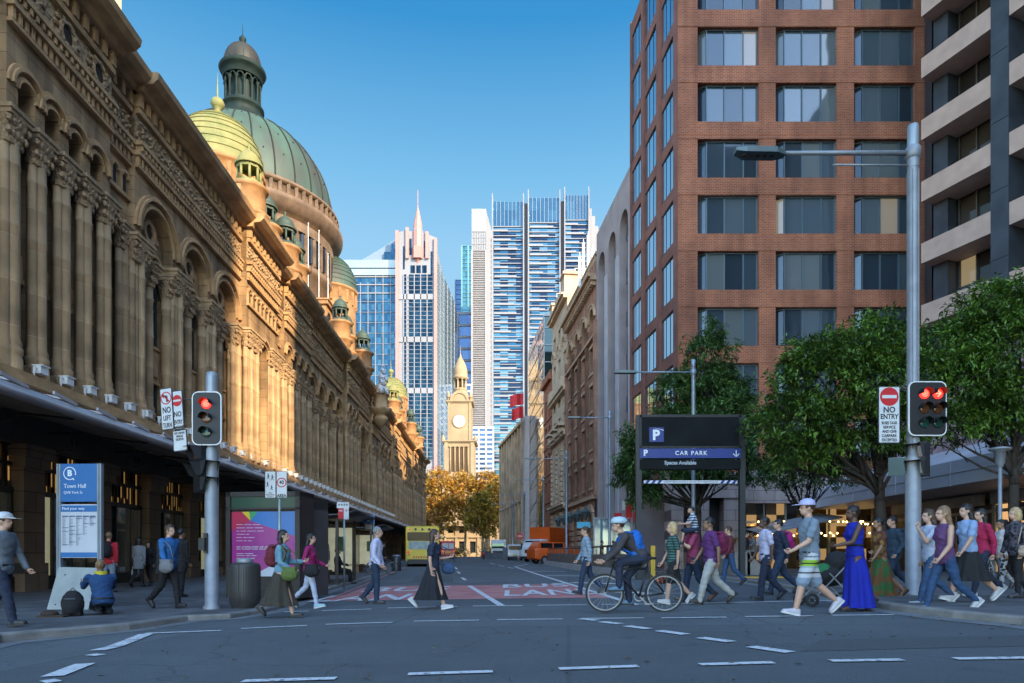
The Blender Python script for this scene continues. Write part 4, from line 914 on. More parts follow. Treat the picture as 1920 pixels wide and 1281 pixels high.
# mirror glass office
MG = panes('mirror_glass_warm', [(.62,.55,.45),(.58,.52,.45),(.66,.6,.5),(.5,.48,.44)], 1.7, 1.9, metal=.95, rough=.03, wob=.05)
GG = panes('green_glass_front', [(.03,.06,.05),(.04,.075,.06),(.025,.05,.045),(.05,.09,.075)], 2.05, 2.85, metal=.3, rough=.05, lit=.05)
mg = empty('mirror_glass_building', (4.75, 101, .4), 0, 'mirror glass office reflecting the sunlit tower, dark green glass front', 'building')
b = M(); H5 = zt(592, 101)-.4
b.quad((0,0,4),(7,0,4),(7,0,H5),(0,0,H5)); b.quad((0,0,H5),(7,0,H5),(7,18,H5),(-1.9,18,H5)); b.build('front_glass', GG, mg, fix=False)
b = M(); b.quad((0,0,3.6),(-1.9,18,3.6),(-1.9,18,H5),(0,0,H5)); 
side = empty('mirror_side', (0,0,0), pi*1.5+ang, parent=mg)
b = M(); b.quad((-18.1,0,3.6),(0,0,3.6),(0,0,H5),(-18.1,0,H5)); b.build('mirror_glass', MG, side, fix=False)
f = M()
for k in range(12): f.box(-18.1,-.05,3.6+k*2.85,0,-.01,3.66+k*2.85)
for k in range(10): f.bar((-18,-.06,4+k*4),(-.1,-.06,8+k*4-1),.05,.03) if k < 7 else None
f.build('side_mullion', mat('mullion_bronze', (.2,.17,.14), .4, .5), side)
f = M()
for k in range(5): f.box(k*1.75-.06,-.12,4,k*1.75+.06,-.02,H5)
for k in range(14): f.box(0,-.12,4+k*2.55-.07,7,-.02,4+k*2.55+.07) if 4+k*2.55 < H5 else None
f.box(-.1,-.2,H5-.1,7,.4,H5+.35); f.build('front_mullion', mat('mullion_pale', (.5,.48,.45), .5), mg)
f = M(); f.box(-.05,.0,0,.6,1,4); f.box(6.2,0,0,7,1,4); f.box(0.2,1,0,7,2,4); f.build('plinth', mat('plinth_brown', (.12,.09,.07), .7), mg)
# stepped dark glass roof blocks behind
for k, (px0, px1, Y, yt, zb) in enumerate(((1044,1068,100,550,24),(1078,1106,92,503,24))):
    o = empty('stepped_glass_block', (at(px0,Y), Y, zb), 0, ['dark glass block rising behind the cream sandstone gable', 'dark glass penthouse showing above the brown brick cornice'][k], 'building'); h_ = zt(yt, Y)-zb; wd = at(px1,Y)-at(px0,Y)
    b = M(); b.box(0,0,0,wd,14,h_); b.build('glass', GG, o)
    f = M()
    for j in range(4): f.box(wd*j/3-.06,-.1,0,wd*j/3+.06,-.02,h_)
    for j in range(8): f.box(0,-.1,h_-j*2.6-.12,wd,-.02,h_-j*2.6)
    f.build('mullion', mat('mullion_pale', (.5,.48,.45), .5), o)
# dark low building before the trees
dl = empty('old_brown_building', (at(980,117), 117, .6), 0, 'old brown stone building with a pale blank end wall under the red flag', 'building')
H6 = zt(785,117)-.6; b = M(); b.box(0,0,0,1.2,.5,H6); b.box(.0,-.0,H6,1.4,.6,H6+.5); b.build('end_wall', mat('pale_render', (.55,.46,.42), .8, var=.1), dl)
sd = empty('street_front', (0,0,0), pi*1.5+.16, parent=dl); b = M(); cells = []; Lb = 26
xs_ = [-Lb]+[v for i in range(8) for v in (-Lb+(i+.5)*Lb/8-.9, -Lb+(i+.5)*Lb/8+.9)]+[0]; zs_ = [0]+[v for k in range(6) for v in (1.0+k*3.8, 1.0+k*3.8+2.6)]+[H6]
grid_wall(b, cells, xs_, zs_, .5); b.box(-Lb,.6,0,0,6,H6-.1); b.box(-Lb,-.6,H6-1,0,.2,H6-.5); b.box(-Lb,-.3,10,0,.2,10.4)
for i in range(9): b.box(-Lb+i*Lb/8-.3,-.35,0,-Lb+i*Lb/8+.3,0,H6)
b.build('wall', mat('brown_stone_far', (.42,.29,.18), .85, var=.3, scale=.5), sd, fix=False); glaze(sd, cells, .45, DW, BLACK, 0)
# ------------------------------------------------------------------ dark tower with pink balcony bands
PK = mat('pink_granite_band', (.46,.32,.25), .6, var=.1, scale=1.5); DG = mat('dark_slate_pier', (.035,.042,.052), .45, .1, var=.35, scale=.8); GP = mat('grey_panel', (.20,.19,.185), .6, var=.1, scale=1)
dt = empty('banded_office_tower', (24.35, 39.6, .2), -pi/2+.36, 'dark office tower with pink stone bands and slate piers at the right edge', 'building')
b = M(); b.add([(0,0,0),(0,0,46),(-2.6,2.75,46),(-2.6,2.75,0)],[(0,1,2,3)]); b.box(0,.1,0,.9,2.6,46); b.box(4.0,-.9,0,4.9,1.2,46); b.box(11.0,-1.5,0,13,-.1,46); b.box(-1.6,2.6,0,30,14,46); b.box(-2.7,2.72,0,.6,6,46)
for k in range(14): 
    z = 2+k*3.55
    for x0, x1, y in ((3.97,4.93,-.93),): b.box(x0,y,z,x1,y+.02,z+.04)
b.build('slate_pier', DG, dt)
b = M(); p_ = M(); g = M(); fr = M()
for k in range(13):
    z = zt(496, 39.4)-.2+ (k-5)*3.55
    if z < 8.6: continue
    for x0, x1 in ((0,4.0),(4.9,11.0)):
        b.box(x0,-.85,z,x1,.9,z+1.15)                       # projecting pink band
        p_.add([(x0,.3,z+1.15),(x1,.3,z+1.15),(x1,.95,z+2.0),(x0,.95,z+2.0)], [(0,1,2,3)])
        g.quad((x0,1.0,z+1.9),(x1,1.0,z+1.9),(x1,1.0,z+3.56),(x0,1.0,z+3.56))
        n = int((x1-x0)/1.0)
        for i in range(n+1): fr.box(x0+i*(x1-x0)/n-.04,.88,z+1.95,x0+i*(x1-x0)/n+.04,1.0,z+3.55)
        fr.box(x0,.86,z+1.95,x1,1.0,z+2.03)
b.build('stone_band', PK, dt); p_.build('sill_panel', GP, dt, fix=False)
g.build('window', panes('bronze_glass', [(.05,.042,.032),(.035,.03,.026),(.07,.055,.04),(.045,.04,.035)], 1.0, 3.55, lit=.1, metal=.3, le=.05), dt, fix=False); fr.build('window_frame', mat('bronze_frame', (.10,.085,.07), .4, .4), dt)
# ------------------------------------------------------------------ low shop building with panelled canopy
sb = empty('shop_building', (22.0, 0, .2), 0, 'low pink shop building with a grey panelled canopy behind the trees', 'building')
PKW = brick('pink_tile_wall', (.42,.29,.29), (.40,.275,.275), (.25,.17,.17), 2.2, 1.1, .012, a='Y', b='Z', wear=.15, bump=.004)
b = M(); b.box(0,3,0,2,39,10.5); b.build('wall', PKW, sb)
b = M(); b.box(-4.0,6,3.75,-3.9,43,4.75); b.box(-4.03,6,4.25,-4.0,43,4.28); b.box(-3.9,6,3.8,0,43,3.9)
for k in range(9): b.box(-4.04,8+k*4,3.75,-3.99,8.04+k*4,4.75)
b.quad((-4,6,4.75),(-4,43,4.75),(0,43,6.2),(0,6,6.2)); cn = b.build('canopy', mat('canopy_panel_grey', (.50,.51,.54), .45, .1, var=.15, scale=.4), sb)
TEAL = mat('teal_panel_glow', (.05,.32,.38), .5, var=.2, scale=.5, emit=(.02,.22,.28), est=.12)  # glow added to the panel to brighten the dark shopfront under the canopy
shops = [(8,13,TEAL),(13,17,mat('dark_shop_interior', (.02,.02,.025), .5)),(17,20.5,panes('lit_shop_white', [(.3,.3,.28),(.15,.13,.12),(.10,.08,.08),(.35,.33,.3)], .9, .7, a='Y', lit=.3, litcol=(1,.85,.6), le=.25)),(20.5,25,panes('lit_shop_red', [(.20,.03,.02),(.10,.03,.02),(.05,.03,.03),(.25,.05,.03)], .8, .9, a='Y', lit=.3, litcol=(1,.3,.12), le=.3)),(25,31,panes('lit_shop_warm', [(.10,.06,.03),(.05,.04,.03),(.20,.11,.04),(.04,.03,.03)], .7, .8, a='Y', lit=.35, litcol=(1,.55,.22), le=.16)),(31,39,mat('dark_shop_interior', (.02,.02,.025), .5))]
for y0, y1, m_ in shops:
    b = M(); b.box(-.06,y0+.1,.0,-.02,y1-.1,3.5); o = b.build('shop_window', m_, sb); f = M(); f.box(-.15,y0-.1,0,0,y0+.1,3.7); f.box(-.12,y0,2.85,-.01,y1,3.0)
    for k in range(1, 3): f.box(-.12,y0+(y1-y0)*k/3-.03,0,-.04,y0+(y1-y0)*k/3+.03,2.9)
    f.box(-.5,y0+.3,3.2,-.3,y1-.3,3.72); f.build('frame', mat('shop_frame_grey', (.28,.29,.30), .5, .3), o)
sg_ = M(); sg_.box(-.9,17.3,2.65,-.75,21.0,3.35); so_ = sg_.build('shop_sign', mat('lit_sign_white', (.6,.62,.62), .5, emit=(.8,.85,.85), est=.12), sb)
sg_ = M(); sg_.box(-1.4,9.5,2.7,-1.3,13.0,3.4); sg_.build('shop_sign', GP, sb)
# ------------------------------------------------------------------ ground storey below the brick tower: stone piers and cafe
gb = empty('arcade_building', (9.6, 41.2, .15), 0, 'pink-beige stone arcade with deep openings at the foot of the brick tower', 'building')
BGE = brick('beige_stone_piers', (.42,.33,.29), (.40,.31,.27), (.12,.09,.08), 1.3, .62, .014, wear=.15, bump=.004)
b = M()
for x in (0, 1.55, 3.2): b.box(x,0,0,x+(.75 if x < 3 else 1.25),1.4,4.5)
b.box(-.1,-.05,4.5,4.6,1.8,6.0); b.box(-.1,-.12,4.45,4.6,0,4.6); b.box(0,1.4,0,4.4,1.8,6)
b.box(4.6,.6,4.2,13,1.8,6.2); b.build('stone_wall', BGE, gb)
b = M(); b.box(.8,1.0,2.2,1.5,1.1,3.4); b.box(2.35,1.0,2.2,3.2,1.1,4.4); b.box(.8,.4,1.2,1.5,.5,1.6); b.box(2.3,.1,1.3,3.1,.2,1.7); explode(b.build('opening', BLKP, gb))
b = M(); b.box(1.2,-.35,1.95,3.9,.5,2.05); b.box(3.8,-.35,1.75,3.9,.5,2.05); b.build('counter', mat('brass_rail', (.30,.21,.09), .5, .3), gb)
b = M(); b.box(4.6,1.2,0,12.8,1.3,4.2); b.build('cafe_window', panes('cafe_interior', [(.25,.14,.05),(.05,.045,.04),(.10,.07,.04),(.03,.03,.03),(.18,.10,.04)], .62, .7, lit=.25, litcol=(1,.6,.25), le=.07), gb)
b = M()
for k in range(7): b.box(4.6+k*1.35,1.05,0,4.7+k*1.35,1.2,4.2)
b.box(4.6,1.05,3.0,12.8,1.2,3.1); b.box(5,-1.2,2.6,8,-.9,2.7); b.build('cafe_frame', mat('cafe_frame', (.16,.18,.16), .5), gb)
b = M(); b.add([(4.8,-2.2,2.2),(9.3,-2.2,3.2),(9.3,1,3.6),(4.8,1,2.6)], [(0,1,2,3)]); b.add([(4.8,-2.2,2.12),(9.3,-2.2,3.12),(9.3,-2.2,3.2),(4.8,-2.2,2.2)], [(0,1,2,3)]); b.build('cafe_awning', mat('awning_grey_blue', (.22,.25,.28), .6), gb, fix=False)
BULB = mat('warm_bulb', (1,.7,.3), .5, var=0, emit=(1,.62,.22), est=2.2); l0 = None; rnd = random.Random(3)
for k in range(46):
    x, z = rnd.uniform(5.4,12.4), rnd.choice([2.2,2.35,2.9,3.05]) ; y = rnd.uniform(.2,.9)
    if l0 is None:
        q = M(); q.ell((0,0,0),.055,8,6); l0 = q.build('pendant_bulb', BULB, gb); l0.location = (x,y,z)
    else: dupo(l0, gb, (x,y,z))
# ------------------------------------------------------------------ unseen blocks added behind the camera, shaped to shade street and frame sunlit strip
def block(name, label, x0, y0, x1, y1, h, c):
    o = empty(name, (x0, y0, 0), 0, label, 'building'); b = M(); b.box(0,0,0,x1-x0,y1-y0,h); b.build('wall', mat(name+'_stone', c, .8, var=.15, scale=.3), o)
    g = M(); W_, D_ = x1-x0, y1-y0
    for k in range(int(h/3.6)):
        z = 1.5+k*3.6
        for i in range(int(W_/3)): g.box(1+i*3,-.06,z,2.9+i*3,-.02,z+2.1); g.box(1+i*3,D_+.02,z,2.9+i*3,D_+.06,z+2.1)
        for i in range(int(D_/3)): g.box(-.06,1+i*3,z,-.02,2.9+i*3,z+2.1); g.box(W_+.02,1+i*3,z,W_+.06,2.9+i*3,z+2.1)
    g.build('window_strip', DW, o, fix=False)
block('stone_shade_block', 'tall pale unseen block added behind the viewpoint to shade the near market front', 34, -84, 60, -47, 82, (.38,.33,.29))
block('grey_shade_block', 'grey unseen block added to the right to shade the farther market front', 42, -17, 72, 14, 63, (.30,.29,.28))
block('brown_shade_block', 'brown unseen block added to keep sun off the road below the lit strip', 60.2, -60, 76, -30, 63, (.30,.22,.17))
# ------------------------------------------------------------------ town hall with its clock tower
TH = mat('town_hall_stone', (.25,.18,.105), .85, var=.2, scale=.25, c2=(.33,.245,.145), bump=.03, bscale=3)
Yt = 178; cx = at(861, Yt); s_ = Yt/F
th = empty('town_hall', (cx, Yt, 1.0), 0, 'sunlit sandstone town hall with a domed clock tower behind autumn trees', 'town hall')
def zz(py): return zt(py, Yt)-1.0
tw = M(); dk = M()
def stage(b, hw, y0, y1, zb, zt_, cor=.35):
    b.box(-hw, y0, zb, hw, y1, zt_); b.box(-hw-cor*.6, y0-cor*.6, zt_-.5, hw+cor*.6, y1+cor*.6, zt_-.25); b.box(-hw-cor, y0-cor, zt_-.25, hw+cor, y1+cor, zt_)
z890, z825, z750, z700 = zz(900), zz(826), zz(750), zz(706)
stage(tw, 4.3, 0, 8.6, z890-12, z890); stage(tw, 3.9, .3, 8.3, z890, z825, .6); stage(tw, 3.1, 1.0, 7.6, z825, z750, .5)
for sx in (-1, 1):
    tw.box(sx*3.75-.6, -.25, z890-12, sx*3.75+.6, 1, z890+.6); tw.box(sx*3.4-.45, .0, z890, sx*3.4+.45, 1, z825-.5); tw.box(sx*2.75-.3, .8, z825, sx*2.75+.3, 1.4, z750-.5)
    tw.lathe((sx*2.9, 1.3, z750), [(.5,0),(.5,.9),(.7,1.0),(.35,1.3),(.45,1.6),(.2,2.1),(.02,2.7)], 8)
    tw.lathe((sx*2.9, 7.2, z750), [(.5,0),(.5,.9),(.7,1.0),(.35,1.3),(.45,1.6),(.2,2.1),(.02,2.7)], 8)
    tw.lathe((sx*4.2, .2, z825), [(.5,0),(.5,.6),(.3,1.1),(.02,1.6)], 8)
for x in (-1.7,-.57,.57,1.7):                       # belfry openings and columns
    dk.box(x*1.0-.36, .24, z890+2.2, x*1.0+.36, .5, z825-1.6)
for x in (-2.3,-1.13,0,1.13,2.3): tw.cyl((x,.12,z890+1.9),(x,.12,z825-1.6),.2,.17,10); tw.box(x-.3,-.1,z825-1.7,x+.3,.3,z825-1.3)
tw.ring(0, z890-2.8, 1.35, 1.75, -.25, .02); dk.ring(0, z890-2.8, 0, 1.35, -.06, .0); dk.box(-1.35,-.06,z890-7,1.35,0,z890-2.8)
tw.ring(0, z750, 1.9, 2.5, .5, 1.0, 0, pi, 14); tw.ring(0, z750, 0, 1.9, .75, 1.0, 0, pi, 14)
zc_ = zt(788, Yt)-1.0
tw.ring(0, zc_, 1.55, 1.85, .75, 1.0, 0, 2*pi, 24)
tw.lathe((0,4.3,z750), [(2.6,0),(2.3,1.2),(2.5,1.4),(1.75,3.2),(1.9,3.6),(1.75,3.9)], 12, smooth=False)
zl0, zl1 = zz(735), zz(706)
tw.lathe((0,4.3,zl0-.6), [(1.3,0),(1.3,.6)], 12)
for k in range(8):
    a = 2*pi*(k+.5)/8; x, y = 1.55*cos(a), 4.3+1.55*sin(a); tw.cyl((x,y,zl0-.4),(x,y,zl1),.24,.2,10); tw.box(x-.32,y-.32,zl1,x+.32,y+.32,zl1+.4)
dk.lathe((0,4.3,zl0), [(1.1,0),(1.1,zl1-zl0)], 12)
tw.lathe((0,4.3,zl1+.2), [(1.9,0),(2.2,.3),(2.2,.6),(1.85,.8),(1.9,1.4),(1.85,2.2),(1.65,3.2),(1.35,4.1),(.95,5.0),(.5,5.8),(.25,6.2),(.32,6.5),(.1,6.8),(.05,8.3),(.0,9.6)], 16)
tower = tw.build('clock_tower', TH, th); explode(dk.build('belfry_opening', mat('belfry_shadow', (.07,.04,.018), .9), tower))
c = M(); c.ring(0, zc_, 0, 1.55, .85, .95, 0, 2*pi, 24); cf = c.build('clock_face', WHITE, tower)
c = M()
for k in range(12):
    a = 2*pi*k/12; c.bar((1.15*sin(a), .83, zc_+1.15*cos(a)), (1.38*sin(a), .83, zc_+1.38*cos(a)), .12, .03, (0,1,0))
c.bar((0,.82,zc_),(1.25,.82,zc_-.12),.12,.03,(0,1,0)); c.bar((0,.82,zc_),(.75,.82,zc_+.1),.16,.03,(0,1,0)); c.build('clock_hand', BLKP, tower)
b = M(); g = M(); cells = []
b.T = None
X0, X1 = -30, 34; xs_ = [X0]; n = 22
for i in range(n): x = X0+(X1-X0)*(i+.5)/n; xs_ += [x-.75, x+.75]
xs_.append(X1); zs_ = [0, 1.2, 4.2, 6.4, 10.6, 13.0, 16.0, 18.5]
grid_wall(b, cells, xs_, zs_, .6); b.box(X0,.7,0,X1,16,18.2); b.box(X0,-.5,5.2,X1,0,5.7); b.box(X0,-.5,11.6,X1,0,12.1); b.box(X0,-.8,17.6,X1,.2,18.5)
for i in range(n+1): x = X0+(X1-X0)*i/n; b.box(x-.3,-.35,0,x+.3,0,17.6)
b.box(-12,-1.6,0,-7,0,20); b.box(8,-1.6,0,13,0,20); hall = b.build('hall', TH, th, fix=False); hall.location = (0, 2, 0)
for x0, x1, z0, z1 in cells: g.quad((x0,.55,z0),(x1,.55,z0),(x1,.55,z1),(x0,.55,z1))
g.build('window', DW, hall, fix=False)
# ------------------------------------------------------------------ left skyscraper
GBL = panes('sky_glass_blue', [(.022,.075,.115),(.018,.06,.095),(.03,.09,.13),(.045,.115,.15),(.02,.055,.085)], 1.1, 1.9, metal=.8, rough=.07, wob=.02)
GDK = panes('sky_glass_dark', [(.008,.026,.04),(.012,.036,.052),(.006,.018,.03),(.018,.045,.06)], 1.9, 2.1, metal=.9, rough=.06, wob=.03)
WF = mat('white_cladding', (.21,.22,.25), .5, var=.06, scale=.1); PKF = mat('pink_granite_fin', (.40,.20,.18), .6, var=.1, scale=.1)
GPL = mat('pale_glass_band', (.26,.34,.38), .2, .5, var=.15, scale=.08, c2=(.38,.36,.26))
Yl = 230
lt = empty('glass_skyscraper', (at(742,Yl), Yl, 0), 0, 'blue glass skyscraper with white frame, pink fins and stepped spire', 'skyscraper')
def zl(py): return zt(py, Yl)
def xl(px): return at(px, Yl)-at(742, Yl)
b = M(); b.box(xl(637),3,0,xl(744),30,zl(482)); b.build('west_glass', GBL, lt)
b = M(); b.box(xl(637)-.1,2.6,zl(510),xl(744),3.0,zl(481)); b.build('pale_parapet', GPL, lt)
b = M(); b.prism([(xl(666),zl(482)),(xl(742),zl(482)),(xl(742),zl(436)),(xl(712),zl(455))], 4, 28); b.build('sloped_roof', mat('roof_slate_blue', (.16,.22,.28), .5, .2), lt)
b = M(); b.box(xl(717),2.9,zl(492),xl(744),4,zl(465)); b.box(xl(731),2.9,zl(465),xl(744),4,zl(450)); b.build('roof_glass', GBL, lt)
b = M()
for k in range(8):
    x = xl(744-14.3*k); zt_ = zl(492+ (k>1)*18 + (k>3)*14); b.box(x-.11,2.7,0,x+.11,3,zt_)
for k, (y, xe) in enumerate(((497,704),(513,704),(528,690),(544,660))): b.box(xl(637),2.6,zl(y)-.18,xl(744),3,zl(y)+.18)
for k in range(24): b.box(xl(637),2.75,zl(560+20*k)-.06,xl(744),3,zl(560+20*k)+.06)
b.build('mullion', WF, lt)
b = M(); b.box(0,0,0,xl(818),26,zl(464)); b.prism([(0,zl(464)),(xl(818),zl(464)),(xl(818),zl(446)),(xl(800),zl(438)),(xl(760),zl(432)),(0,zl(437))], 0, 4); b.build('white_frame', WF, lt)
g = M()
for (y0, y1) in ((515,552),(562,632),(642,728),(738,862)):
    g.box(xl(757),-.15,zl(y1),xl(763),-.02,zl(y0)); g.box(xl(767),-.15,zl(y1),xl(811),-.02,zl(y0))
for k in range(3): g.box(xl(770+11*k),-.15,zl(512),xl(778+11*k),-.02,zl(498))
for x0, x1, y0, y1 in ((756,759,462,505),(768,772,448,478),(795,799,452,482),(808,811,472,515)): g.box(xl(x0),-.2,zl(y1),xl(x1),-.02,zl(y0))
g.build('dark_glass', GDK, lt)
b = M()
for x in (757,763,777,789,801): b.box(xl(x)-.15,-.3,zl(862),xl(x)+.15,-.16,zl(515))
for k in range(44): b.box(xl(757),-.22,zl(520+8*k)-.06,xl(811),-.16,zl(520+8*k)+.06)
for y in (557,637,733): b.box(xl(744),-.3,zl(y)-.9,xl(818),-.16,zl(y)+.9)
b.build('frame_bar', WF, lt)
b = M()
for x, y in ((745,434),(764,428),(801,436),(817,448)): b.box(xl(x)-.5,-.8,(0 if x in (745,817) else zl(486)),xl(x)+.5,.2,zl(y))
b.lathe((xl(783),.5,zl(486)), [(2.2,0),(2.2,4)], 6, smooth=False)
b.lathe((xl(783),.5,zl(480)), [(.3,-3),(1.7,0),(1.7,8.6),(1.45,9.2),(1.45,10.5),(.9,13.5),(.3,16.3),(.13,16.5),(.1,21.5),(.0,23)], 8, smooth=False)
b.build('pink_fin', PKF, lt)
b = M(); b.add([(xl(818),0,0),(xl(842),22,0),(xl(842),22,zl(521)),(xl(818),0,zl(484))], [(0,1,2,3)]); b.add([(xl(818),0,zl(484)),(xl(842),22,zl(521)),(xl(842),60,zl(521)),(0,60,zl(484))], [(0,1,2,3)])
b.build('east_glass', mat('pale_blue_glass', (.16,.30,.42), .12, .75, var=.15, scale=.05, c2=(.24,.38,.48)), lt, fix=False)
b = M()
for k in range(38):
    z_ = zl(500+10*k); t1 = zl(525+9.6*k); b.bar((xl(818),-.05,z_),(xl(842),21.9,t1),.12,.12)
for t_ in (.0,.2,.4,.6,.8,1): b.bar((xl(818)+24*s_*0+(xl(842)-xl(818))*t_,22*t_-.06,0),(xl(818)+(xl(842)-xl(818))*t_,22*t_-.06,zl(484+37*t_)),.25,.25)
b.build('floor_line', WF, lt)
# ------------------------------------------------------------------ right cluster of towers
Yr = 260
def zr(py, Y=Yr): return zt(py, Y)
def slab(name, label, px0, px1, pyt, Y, D, m, rows=0, fm=WF, cols=0, rw=.35, sub=None, zb=0):
    o = empty(name, (at(px0,Y), Y, 0), 0, label, 'skyscraper'); w_ = at(px1,Y)-at(px0,Y); h = zt(pyt,Y); b = M(); b.box(0,0,zb,w_,D,h); b.build('glass_body', m, o)
    f = M()
    if rows:
        p = rows*Y/F; n = int(h/p)
        for k in range(n): f.box(-.05,-.3,h-k*p-rw,w_+.05,-.01,h-k*p)
    for k in range(cols+1 if cols else 0): f.box(w_*k/cols-.3,-.4,0,w_*k/cols+.3,-.01,h)
    if f.v: f.build('facade_band', fm, o)
    return o, w_, h
TEAL2 = panes('teal_glass', [(.03,.12,.15),(.04,.15,.18),(.03,.10,.13),(.05,.17,.20)], 1.6, 3.2, metal=.5, rough=.1)
NAVY = panes('navy_glass', [(.03,.07,.15),(.04,.09,.19),(.05,.10,.2)], 2, 3.2, metal=.5, rough=.12)
BALC = panes('apartment_glass', [(.03,.085,.12),(.015,.028,.05),(.075,.16,.19),(.014,.025,.045),(.13,.2,.22),(.03,.09,.13)], 3.0, 1.75, metal=.85, rough=.15)
TOPG = panes('blue_top_glass', [(.025,.085,.13),(.03,.095,.14),(.04,.12,.16),(.035,.10,.14)], 2.4, 3.5, metal=.7, rough=.08)
slab('navy_slab_tower', 'narrow dark navy tower at the far left of the tower cluster', 854, 868, 525, 330, 20, NAVY, 9, mat('navy_band', (.12,.18,.28), .5), 1, .2)
slab('teal_glass_tower', 'teal green glass tower rising behind the louvred tower', 866, 890, 461, 310, 20, TEAL2, 8, mat('teal_band', (.12,.3,.32), .5), 2, .15)
slab('white_grid_tower', 'lower tower with white square frame and dark windows behind the spire', 858, 887, 586, 262, 16, NAVY, 22, WF, 1, .9)
o, w_, h = slab('louvred_tower', 'tall slender tower with fine grey louvres and a mint green crown', 885, 911, 470, 255, 12, mat('louvre_dark', (.13,.135,.15), .6, var=.3, scale=.2), 3.4, mat('louvre_slat', (.27,.26,.27), .5), 1, .22)
z390, z433, z470 = zt(392,255), zt(433,255), zt(470,255)
b = M(); b.box(-.1,-.1,z470,w_,12,z433); b.build('grille', mat('grille_grey', (.36,.37,.38), .6), o)
b = M()
for k in range(9): b.box(w_*k/8-.12,-.4,z470,w_*k/8+.12,-.1,z433)
for k in range(4): b.box(0,-.35,z470+k*2.3,w_,-.1,z470+k*2.3+.3)
b.build('grille_bar', WF, o)
b = M(); b.box(-.1,-.1,z433,w_,12,z390); b.build('crown', mat('mint_crown', (.26,.32,.27), .5, var=.05), o)
b = M(); b.add([(w_,0,0),(w_+2.5,4,0),(w_+2.5,4,zt(432,255)),(w_,0,z390)], [(0,1,2,3)]); b.add([(w_,0,z390),(w_+2.5,4,zt(432,255)),(w_+2.5,12,zt(432,255)),(w_,12,z390)], [(0,1,2,3)]); b.build('white_side', WF, o, fix=False)
o, w_, h = slab('striped_side_tower', 'thin white tower with small green and dark windows beside the louvred tower', 913, 923, 445, 258, 12, TEAL2, 10, WF, 1, .9)
# main residential tower with three glass bays
bt2 = empty('apartment_tower', (at(923,Yr), Yr, 0), 0, 'wide residential tower of three glass bays striped by white balcony slabs', 'skyscraper')
def xr(px): return at(px,Yr)-at(923,Yr)
for px0, px1, pyt in ((924,982,379),(991,1050,372),(1059,1104,367)):
    b = M(); b.box(xr(px0),0,0,xr(px1),16,zr(pyt+46)); b.build('glass_bay', BALC, bt2)
    b = M(); b.box(xr(px0),-.2,zr(pyt+46),xr(px1),16,zr(pyt)); b.build('penthouse_glass', TOPG, bt2)
    f = M(); k = 0; y = pyt+46
    while zr(y) > 20:
        f.box(xr(px0),-.4,zr(y)-.3,xr(px1),-.01,zr(y)); wv = (math.sin(y*.11+px0)+1)/2; xa = xr(px0)+(xr(px1)-xr(px0))*.05*wv; xb = xr(px0)+(xr(px1)-xr(px0))*(.45+.35*wv)
        f.box(xa,-.5,zr(y)-.3,xb,-.4,zr(y)+.45) if k % 2 else None
        y += 8.6; k += 1
    f.build('balcony_slab', WF, bt2)
    f = M()
    for x in (px0, px1): f.add([(xr(x)-.35,-1.4,0),(xr(x)+.35,-1.4,0),(xr(x)+.35,1,0),(xr(x)-.35,1,0),(xr(x)-.3,-1.4,zr(pyt-13)),(xr(x)+.0,-1.4,zr(pyt-13)),(xr(x)+.35,1,zr(pyt)),(xr(x)-.35,1,zr(pyt))], [(0,3,2,1),(4,5,6,7),(0,1,5,4),(1,2,6,5),(2,3,7,6),(3,0,4,7)])
    for k in range(9): x = xr(px0)+(xr(px1)-xr(px0))*k/8; f.box(x-.08,-.5,zr(pyt+46),x+.08,-.2,zr(pyt))
    f.build('white_fin', WF, bt2)
b = M()
for px0, px1, pyt in ((982,991,379),(1050,1059,375)): b.box(xr(px0),1,0,xr(px1),16,zr(pyt))
b.build('dark_recess', mat('recess_grey', (.10,.10,.12), .6), bt2)
for k, (px0, px1, pyt) in enumerate(((1104,1112,381),(1113,1120,388),(1121,1128,400),(1129,1137,400))):
    b = M(); b.box(xr(px0),4+k*3,0,xr(px1),20+k*3,zr(pyt)); b.build('stepped_wing', WF, bt2)
b = M(); b.box(xr(1124),12,zr(520),xr(1127),12.9,zr(405)); b.build('wing_window', NAVY, bt2)
slab('low_grey_tower', 'grey blue office block low behind the clock tower', 884, 925, 800, 250, 10, NAVY, 9, mat('grey_blue_band', (.33,.36,.42), .5), 3, .9)
o, w_, h = slab('small_glass_corner', 'dark banded tower filling the gap left of the clock tower', 858, 884, 720, 252, 8, NAVY, 12, mat('grey_blue_band', (.33,.36,.42), .5), 2, .8)
# rooftop antennas above the brick warehouse
an = empty('rooftop_antennas', (at(1110,72), 72, zt(520,72)-2), 0, 'cluster of white panel antennas on the warehouse roof', 'antennas')
b = M()
for x, h_ in ((-1.3,3.2),(-.9,4.6),(-.4,5.4),(.1,4.0),(.5,3.2)): b.box(x-.14,-.1,1,x+.14,.1,1+h_); b.cyl((x,0,0),(x,0,1.4+h_),.04,.04,6)
b.build('antenna_panel', WHITE, an)
b = M(); b.box(-.5,0,0,1.6,1.5,3.0); b.build('plant_box', CRM, an)
# red flag
fg = empty('flagpole_red', (at(982,112), 112, zt(790,112)), 0, 'red flag on a pole above the old brown building', 'flag'); H_ = zt(735,112)-zt(790,112)
b = M(); b.cyl((0,0,0),(0,0,H_),.06,.04,6); b.build('pole', WHITE, fg)
for k, (dz, w_) in enumerate(((0,2.2),(-2.2,1.9))):
    b = M(); n = 10
    vs = [(-.05-w_*i/n, .25*sin(i*.9+k), H_+dz-.15-zz_*1.9-.5*(i/n)**1.5) for i in range(n+1) for zz_ in (0,.5,1)]
    b.add(vs, [(i*3+j, i*3+j+1, i*3+j+4, i*3+j+3) for i in range(n) for j in range(2)], True); b.build('flag', mat('flag_red', (.65,.03,.03), .7, var=.15), fg, fix=False)
